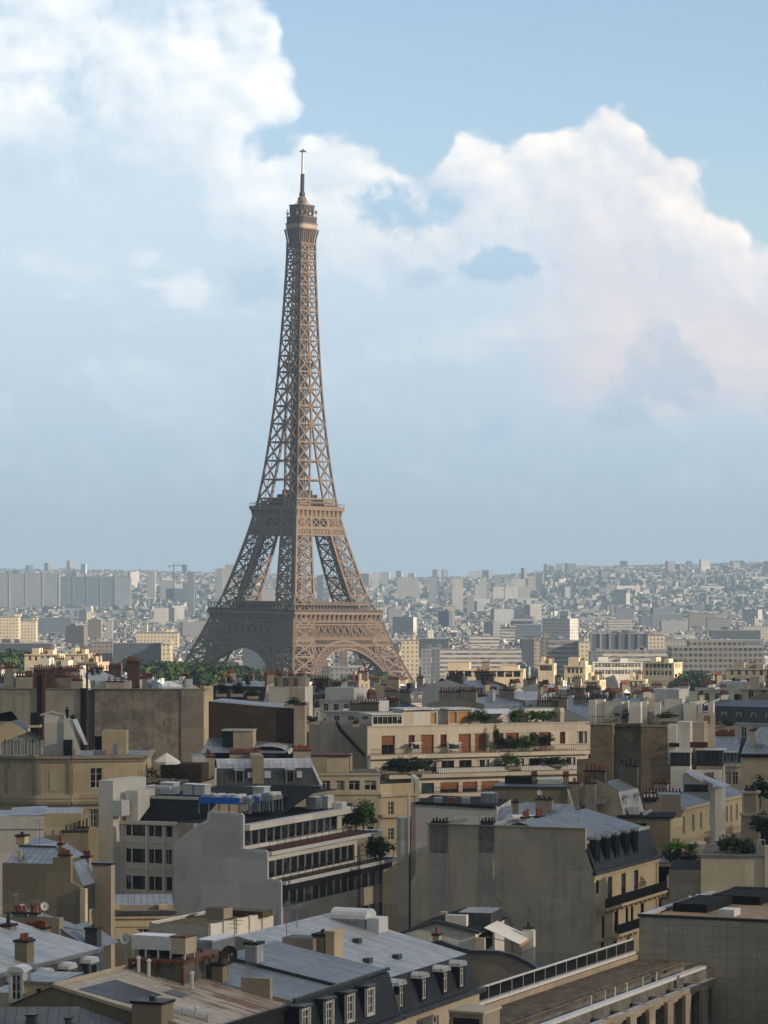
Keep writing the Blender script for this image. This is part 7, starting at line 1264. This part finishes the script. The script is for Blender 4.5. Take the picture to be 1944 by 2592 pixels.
def right_cluster():
    B = Bld('apartment_house', 'house with brown brick party walls and a dark recess between them at right', 1494, 1834, d=440, rot=-12); u, v, z = B.u, B.v, B.z; zt = B.zt; a1, a2, a3 = u(1551), u(1622), u(1690)
    B.cap([(a1, 0), (a1, zt), (0, zt), (0, z(1920)), (u(1460), z(1922)), (u(1460), 0)], 0, BRICK); B.wall((a1, 0), (a1, 3), 0, zt, BRICK); B.wall((a1, 3), (a2, 3), 0, zt, W_DIRTY); B.wall((a2, 3), (a2, 0), 0, zt, BRICK); B.cap([(u(1712), 0), (u(1712), z(1934)), (a3, z(1932)), (a3, zt-.2), (a2, zt-.2), (a2, 0)], 0, BRICK)
    B.T.box(u(1480), a1, -.15, .3, zt, zt+.15, W_CREAM); B.T.box(a1, a2, 2.8, 3.2, zt, zt+.15, W_TAN); B.T.box(a2-.1, a3, -.15, .3, zt-.2, zt-.05, W_TAN); B.Rf.face([(0, .3, zt-.2), (a3, 3, zt-.2), (a3, 14, zt-.2), (0, 14, zt-.2)], GRAVEL)
    B.W.box(a3+.01, u(1712), .05, 3, 0, z(1832), W_WHITE); B.W.box(u(1712)+.01, u(1746), .6, 5, 0, z(1826), W_GREY); B.W.box(u(1746)+.02, u(1776), 3.5, 8, 0, z(1826, 0, 3), W_TAN)
    w1 = u(1712); L = 12; f = B.wall((w1, 5), (w1+1.6, 5+L), 0, z(1880), W_WHITE, [(5.5, 6.3, z(1938), z(1915), 'dark')]); B.wall((w1, .2), (w1+6.5, .9), 0, z(1945), W_WHITE)
    for p0, p1, q0, q1, vv, lb in ((1697, 1746, 1902, 1947, -.6, 0), (1763, 1830, 1896, 1946, 2.0, 1)):
        m = M(); a, b = u(p0, vv), u(p1, vv); zz0, zz1 = z(q1, 0, vv), z(q0, 0, vv); m.box(a, b, vv, vv+3, zz0-3, zz0+.6, W_WHITE if not lb else W_TAN); m.box(a-.15, b+.2, vv-.15, vv+3, zz1, zz1+.15, METAL_W); m.box(a+.1, b-.1, vv+.15, vv+2.8, zz0+.6, zz1, IRON); o = m.obj('glazed_bay', B.root, B.g); n = 6
        for k in range(n): w = window_mesh((b-a)/n, zz1-zz0-.65, 'teal'); q = link('window', w, B.root, (a+(b-a)*k/n, vv, zz0+.62-B.g)); q.parent = o
    B.T.box(u(1745), u(1790), .6, .9, z(1890), z(1876), ROOFRED); B.T.box(u(1694), u(1720), -.4, -.1, z(1888), z(1878), IRON)
    for p0, p1, q0, vv in ((1490, 1508, 1772, 6), (1508, 1530, 1770, 7), (1530, 1575, 1776, 6.5), (1575, 1590, 1774, 8), (1592, 1622, 1776, 6), (1626, 1638, 1774, 9), (1656, 1672, 1776, 9), (1682, 1728, 1768, 10), (1730, 1764, 1778, 9), (1766, 1776, 1780, 9), (1792, 1806, 1776, 9)): B.W.box(u(p0, vv), u(p1, vv)-.03, vv, vv+2, zt-.3, z(q0, 0, vv), W_WHITE if (p0 // 7) % 2 else W_GREY, ZINC_DK)
    B.W.box(u(1620, 10), u(1800, 10), 10.2, 14, 0, z(1800, 0, 10), W_BALC, ZINC); B.W.box(u(1765, 8), u(1810, 8), 8, 8.15, 0, z(1802, 0, 8), W_BALC); link('window', window_mesh(.9, 1.2, 'shut'), B.root, (u(1782, 8), 7.98, z(1830, 0, 8)-B.g)); B.rail(Fr((0, .2), (a1, .2)), zt+.1, 1.1, 0, step=.3); B.done()
    for i, (p, q, w, h) in enumerate(((1560, 1825, 55, 28), (1600, 1824, 44, 30), (1690, 1824, 70, 24), (1800, 1845, 60, 24), (1845, 1843, 50, 26))): shrub(['dark roof hedge on the left brick party wall', 'dark roof bush over the brick recess', 'brownish roof plants on the right brick wall', 'dark clipped hedge right of the white roof boxes, left half', 'dark clipped hedge right of the white roof boxes, right half'][i], p, q, 446, w, h, LEAF_D, 600, i)
    B = Bld('apartment_house', 'blue zinc mansard house with five slanted dormers at right', 1790, 1935, d=462, rot=-16); u, v, z = B.u, B.v, B.z; W = u(1882); zg = B.zt; zm = z(1900, 0, 1); zt = z(1866, 0, 5)
    f = B.wall((0, 0), (W, 0), 0, zg, W_CREAM, rowops(W, 4, .9, zg-3.0, 2.0)); B.Rf.face([(0, .05, zg), (W, .05, zg), (W-.3, 1.2, zm), (0, 1.2, zm)], ZINC_BL); B.Rf.face([(0, 1.2, zm), (W-.3, 1.2, zm), (W-2.2, 7, zt), (0, 7, zt)], ZINC_BL); B.wall((W, 0), (W, 10), 0, zg, W_CREAM); B.Rf.face([(W, 0, zg), (W, 8, zg), (W-2.2, 7, zt), (W-.3, 1.2, zm)], SLATE); B.band(f, zg-.2, .25, .3, W_CREAM)
    for i in range(5): B.dormer(f, W*(i+.5)/5.2, -.2, zg+.35, .75, 1.5, 1.3, 'dark', METAL_W, ZINC_BL)
    B.chim(u(1808, 8), u(1862, 8), 7.2, 7.9, zm, z(1862, 0, 8), 12, W_CREAM, POT, .65); B.done()
    B = Bld('apartment_house', 'zinc roofed house with a plain yellow wall at the right edge', 1878, 1917, d=385, rot=-10); u, z = B.u, B.z; W = u(2010); B.W.box(0, W, 0, 10, 0, B.zt, W_YELL, BITUMEN); B.T.box(-.3, W, -.3, 1, B.zt, B.zt+.35, BITUMEN); B.Rf.face([(u(1876, 3), 3, B.zt+.3), (u(2010, 3), 3, B.zt+.3), (u(2010, 11), 11, z(1836, 0, 11)), (u(1925, 11), 11, z(1840, 0, 11)), (u(1890, 9), 9, z(1868, 0, 9))], ZINC); B.chim(u(1898, 6), u(1912, 6), 6, 7, B.zt, z(1850, 0, 6), 0, W_CREAM); B.Rf.face([(u(1868, 5), 5, z(1910, 0, 5)), (u(1906, 5), 5, z(1912, 0, 5)), (u(1893, 9), 9, z(1868, 0, 9)), (u(1878, 9), 9, z(1866, 0, 9))], SLATE)
    m = M(); m.box(u(1920, 6), u(1932, 6), 6, 6.8, B.zt+1.5, B.zt+2.6, SKYL); m.obj('skylight', B.root, B.g); B.done()
    # yellow house with balustraded balcony
    B = Bld('apartment_house', 'yellow stone house with a row of tall blinds and a balustraded balcony', 1718, 2047, z=20.0); u, v, z = B.u, B.v, B.z; L = v(1884, 0); zt = B.zt; ops = []
    for p in (1728, 1752, 1772, 1796, 1822, 1837, 1848, 1862): c = v(p+3, 0); ops.append((c-.5, c+.5, zt-3.5, zt-1.15, 'case'))
    f = B.wall((0, 0), (0, L), 0, zt, W_YELL, ops, .2); B.wall((-12, 0), (0, 0), 0, zt, W_TAN); B.band(f, zt-.3, .35, .5, W_YELL); B.band(f, zt-.75, .25, .2, W_YELL); B.Rf.face([(.4, 0, zt+.06), (.4, L, zt+.06), (-3.5, L, zt+1.5), (-3.5, 0, zt+1.5)], ZINC); B.Rf.face([(-3.5, 0, zt+1.5), (-3.5, L, zt+1.5), (-12, L, zt+.5), (-12, 0, zt+.5)], ZINC_LT); B.band(f, zt-4.6, .3, .25, W_PINK)
    a0, a1 = v(1782, 0), v(1832, 0); m = M(); f.box(m, a0, a1, .004, 1.5, zt-5.2, zt-4.7, W_PINK); f.box(m, a0, a1, 1.2, 1.5, zt-3.75, zt-3.55, W_CREAM)
    for k in range(16): q = a0+.2+(a1-a0-.4)*k/15; p = f(q, 1.35, zt-4.7); m.tube(p, (p[0], p[1], zt-3.75), .09, .07, W_CREAM, 6)
    m.obj('balcony', B.root, B.g); B.chim(-6, -4.2, 8, 9, zt, zt+2.6, 4, W_TAN, POT); B.chim(-3.6, -2.2, L-8, L-7, zt+.8, zt+2.4, 4, W_TAN, POT); B.done()
    B = Bld('roof_house', 'flat roofed grey attic house with one dark window beside the yellow house', 1568, 2070, d=372, rot=-8); u, z = B.u, B.z; W = u(1697); f = B.wall((0, 0), (W, 0), 0, B.zt, W_OLIVE, [(u(1608), u(1637), z(2103), z(2083), 'dark')]); B.W.box(.02, W, .35, 7, 0, B.zt-.02, W_OLIVE, BITUMEN); B.wall((W, 0), (W+1.4, 2), 0, B.zt, W_YELL); B.T.box(-.3, W+.4, -.3, 7, B.zt, B.zt+.2, BITUMEN)
    m = M(); m.box(u(1592, 3), u(1618, 3), 3, 4.2, B.zt+.2, z(2042, 0, 3), METAL_W); m.obj('vent_box', B.root, B.g); m = M(); m.tube((u(1628, 2), 2, B.zt+.2), (u(1650, 2), 2, B.zt+.8), .2, .2, METAL_W, 8); m.obj('vent_pipe', B.root, B.g); B.done()
    B = Bld('apartment_house', 'tan attic wall with a line of red chimney pots on its head at right', 1494, 2027, d=388, rot=-6); u, z = B.u, B.z; W = u(1722); B.W.box(0, u(1660), 0, 7, 0, B.zt, W_TAN, ZINC); B.T.box(-.1, u(1662), -.3, .3, B.zt, B.zt+.2, BITUMEN); B.W.box(u(1660)+.01, W, .5, 7, 0, z(2010), W_TAN, ZINC)
    for p, n in ((1524, 9), (1614, 4), (1650, 2)): B.chim(u(p), u(p+n*8.5), .35, .8, B.zt, B.zt+.25, n, W_TAN, POT, .6, .15)
    B.chim(u(1604), u(1724), 5, 5.6, z(2010), z(2008, 0, 5), 14, W_TAN, POT, .55, .14); B.cap([(u(1572), z(2078)), (u(1572), z(2036)), (u(1562), z(2028)), (u(1552), z(2036)), (u(1552), z(2078))], -.4, W_PARTY)
    for p in (1518, 1548): m = M(); m.tube((u(p), -.3, z(2072)), (u(p), -.05, z(2072)), .35, .35, IRON, 10); m.obj('round_window', B.root, B.g)
    B.done()
    B = Bld('glasshouse', 'lean-to roof studio with a pale zinc slope at right', 1728, 1985, d=398, rot=-14); u, z = B.u, B.z; a, b = u(1798), u(1826); B.cap([(a, 0), (a, z(2028)), (0, z(2006)), (0, z(1962)), (u(1735), z(1955)), (a, z(1990))], 0, W_GREY); B.T.box(u(1732), a-.3, -.06, -.005, z(2004), z(1985), GLASS_T); B.Rf.face([(u(1735), -.3, z(1953)), (b, -.3, z(1992)), (b+.5, 5, z(1985, 0, 5)), (u(1745, 5), 5, z(1948, 0, 5))], ZINC_LT); B.wall((a, 0), (b, 4), 0, z(1994), W_GREY)
    B.done()
    B = Bld('apartment_house', 'plain yellowish blank wall house with roof greenery at the right edge', 1774, 2168, d=300, rot=-8); u, z = B.u, B.z; W = u(2010); zt = B.zt; B.W.box(0, W, 0, 14, 0, zt, W_CREAM, GRAVEL); B.T.box(-.15, W, -.2, .25, zt, zt+.2, ZINC); B.W.box(u(1936), u(1950), -.3, .4, 0, z(2138), W_CREAM); B.W.box(-3.2, -.02, 1, 12, 0, z(2205), W_TAN, BITUMEN)
    B.T.bar((u(1745), -1, z(2268)), (u(1790), -2.5, z(2300)), .3, METAL_W); B.T.bar((u(1764), -1, z(2264)), (u(1830), -2.5, z(2296)), .3, METAL_W); B.rail(Fr((u(1918), .2), (u(1936), .2)), zt+.2, 1.5, 0, mat=METAL_W, step=.35); B.done()
    for i, (p, q, w, h, lm) in enumerate(((1835, 2170, 66, 58, LEAF_D), (1885, 2172, 70, 52, LEAF_D), (1860, 2150, 50, 40, LEAF))): shrub(['dark clipped roof hedge, left half, over the plain yellowish wall', 'dark clipped roof hedge, right half, over the plain yellowish wall', 'lighter green tuft above the dark roof hedge at right'][i], p, q, 304, w, h, lm, 1200, i)
    B = Bld('apartment_house', 'shaded house with a planted roof court between cream front and yellowish wall', 1662, 2192, d=338, rot=-6); u, z = B.u, B.z; W = u(1776); B.W.box(0, W, 0, 10, 0, B.zt-3.2, W_SOOT); B.T.box(-.3, W, -.6, 10, B.zt-.1, B.zt+.2, ZINC_DK); B.W.box(.2, W, 1, 10, B.zt-3.2, B.zt-.1, BITUMEN); B.W.box(u(1688), u(1745), -.5, .5, B.zt-2.4, B.zt-1.0, W_GREY); B.wall((u(1740), -.3), (u(1778), -.3), 0, B.zt-.8, W_TAN); B.wall((u(1676, -1), -1), (u(1744, -1), -1), 0, z(2272, 0, -1), W_TAN); B.T.box(u(1676, -1), u(1744, -1), -1.2, -.8, z(2272, 0, -1), z(2269, 0, -1), ZINC); B.rail(Fr((0, -.4), (W, -.4)), B.zt+.2, .8, 0, step=.3); B.W.box(u(1745, 3), u(1788, 3), 3, 6, B.zt, z(2135, 0, 3), W_CREAM); B.done()
    for i, (p, q, w, h, lm) in enumerate(((1700, 2190, 84, 44, LEAF_D), (1745, 2190, 60, 40, LEAF_D), (1715, 2165, 72, 44, LEAF_B), (1750, 2160, 46, 30, LEAF))): shrub(['dark lower bush of the roof court, left', 'dark lower bush of the roof court, right', 'bright green spreading top shrub of the roof court', 'green shrub beside the bright one in the roof court'][i], p, q, 336, w, h, lm, 1000, i)
    B = Bld('chimney_pier', 'grey stone chimney pier with a moulded cap at the right', 1876, 2006, d=352, rot=-12, cat='chimney'); u, z = B.u, B.z; W = u(1922); B.W.box(.3, W-.3, 0, 1.6, 8, z(2008), W_TAN); B.W.box(0, W, -.2, 1.8, 4, z(2062), W_TAN); B.T.box(0, W, -.3, 1.9, z(2008), z(2003), W_CREAM); q = M(); q.box(-.15, W+.15, -.4, 2, z(2064), z(2058), W_CREAM); q.obj('ledge', B.root, B.g); B.chim(.4, W-.4, .3, 1, z(2004), z(2001), 3, W_TAN, POT_D, .4); B.W.box(u(1885), u(2010), 1.9, 9, 0, z(2100), BITUMEN, SLATE); B.done('pier')
    tree('rooftop_tree', 'dark green round tree at the right picture edge above the stone pier', wx(1925, 372), 372, wz(2036, 372), 3.4, 2.1, LEAF_D, n=1100, leaf=.11, trunk=.05); tree('rooftop_tree', 'dark sloping ivy mass at the right picture edge below the stone pier', wx(1935, 345), 345, wz(2118, 345), 3.0, 1.9, LEAF_D, n=900, leaf=.11, trunk=.05, seed=2)
right_cluster()
# ------------------------------------------------------------------ haze: the summer air over the whole city
def make_haze():
    m = bpy.data.materials.new('haze'); m.use_nodes = True; t = NT(m.node_tree); t.n.clear()
    v = t.node('ShaderNodeVolumePrincipled', {'Color': (0.54, 0.77, 1.0), 'Density': 0.000103, 'Anisotropy': 0.0})
    t.node('ShaderNodeOutputMaterial', {1: v.outputs[0]})
    b = M(); b.box(-8900, 8900, -560, 12900, -130, 330, m); o = b.obj('haze'); tag(o, kind='stuff')
make_haze()

# ------------------------------------------------------------------ added cloud mesh, out of view high to the west, to shade the near roofs
def make_shade_cloud():
    m = bpy.data.materials.new('shading cloud'); m.use_nodes = True; t = NT(m.node_tree); t.n.clear()
    pos = t.node('ShaderNodeNewGeometry').outputs['Position']; n = t.noise(pos, 0.006, 5, 0.6)
    tr = t.node('ShaderNodeBsdfTransparent', {'Color': (1, 1, 1, 1)}); df = t.node('ShaderNodeBsdfTranslucent', {'Color': (0.9, 0.9, 0.9, 1)})
    mx = t.node('ShaderNodeMixShader', {0: t.step(n, 0.25, 0.6, 0.09, 0.22), 1: tr.outputs[0], 2: df.outputs[0]}); t.node('ShaderNodeOutputMaterial', {0: mx.outputs[0]})
    c = M(); r = random.Random(9); k = 1500/sunv.z; N = 40
    # puffs along the line from the near roofs to the sun
    for gx in range(-4, 5):
        for gy in range(-3, 12):
            x, y = gx*62+r.uniform(-14, 14), 60+gy*78+r.uniform(-18, 18)
            if y > 740+r.uniform(-40, 40): continue
            rr = r.uniform(60, 84); c.blob((x+sunv.x*k, y+sunv.y*k, 1510+r.uniform(-14, 14)), rr, m, gx*50+gy, .32, 10, 6)
    tag(c.obj('cloud', smooth=True), kind='structure')
make_shade_cloud()
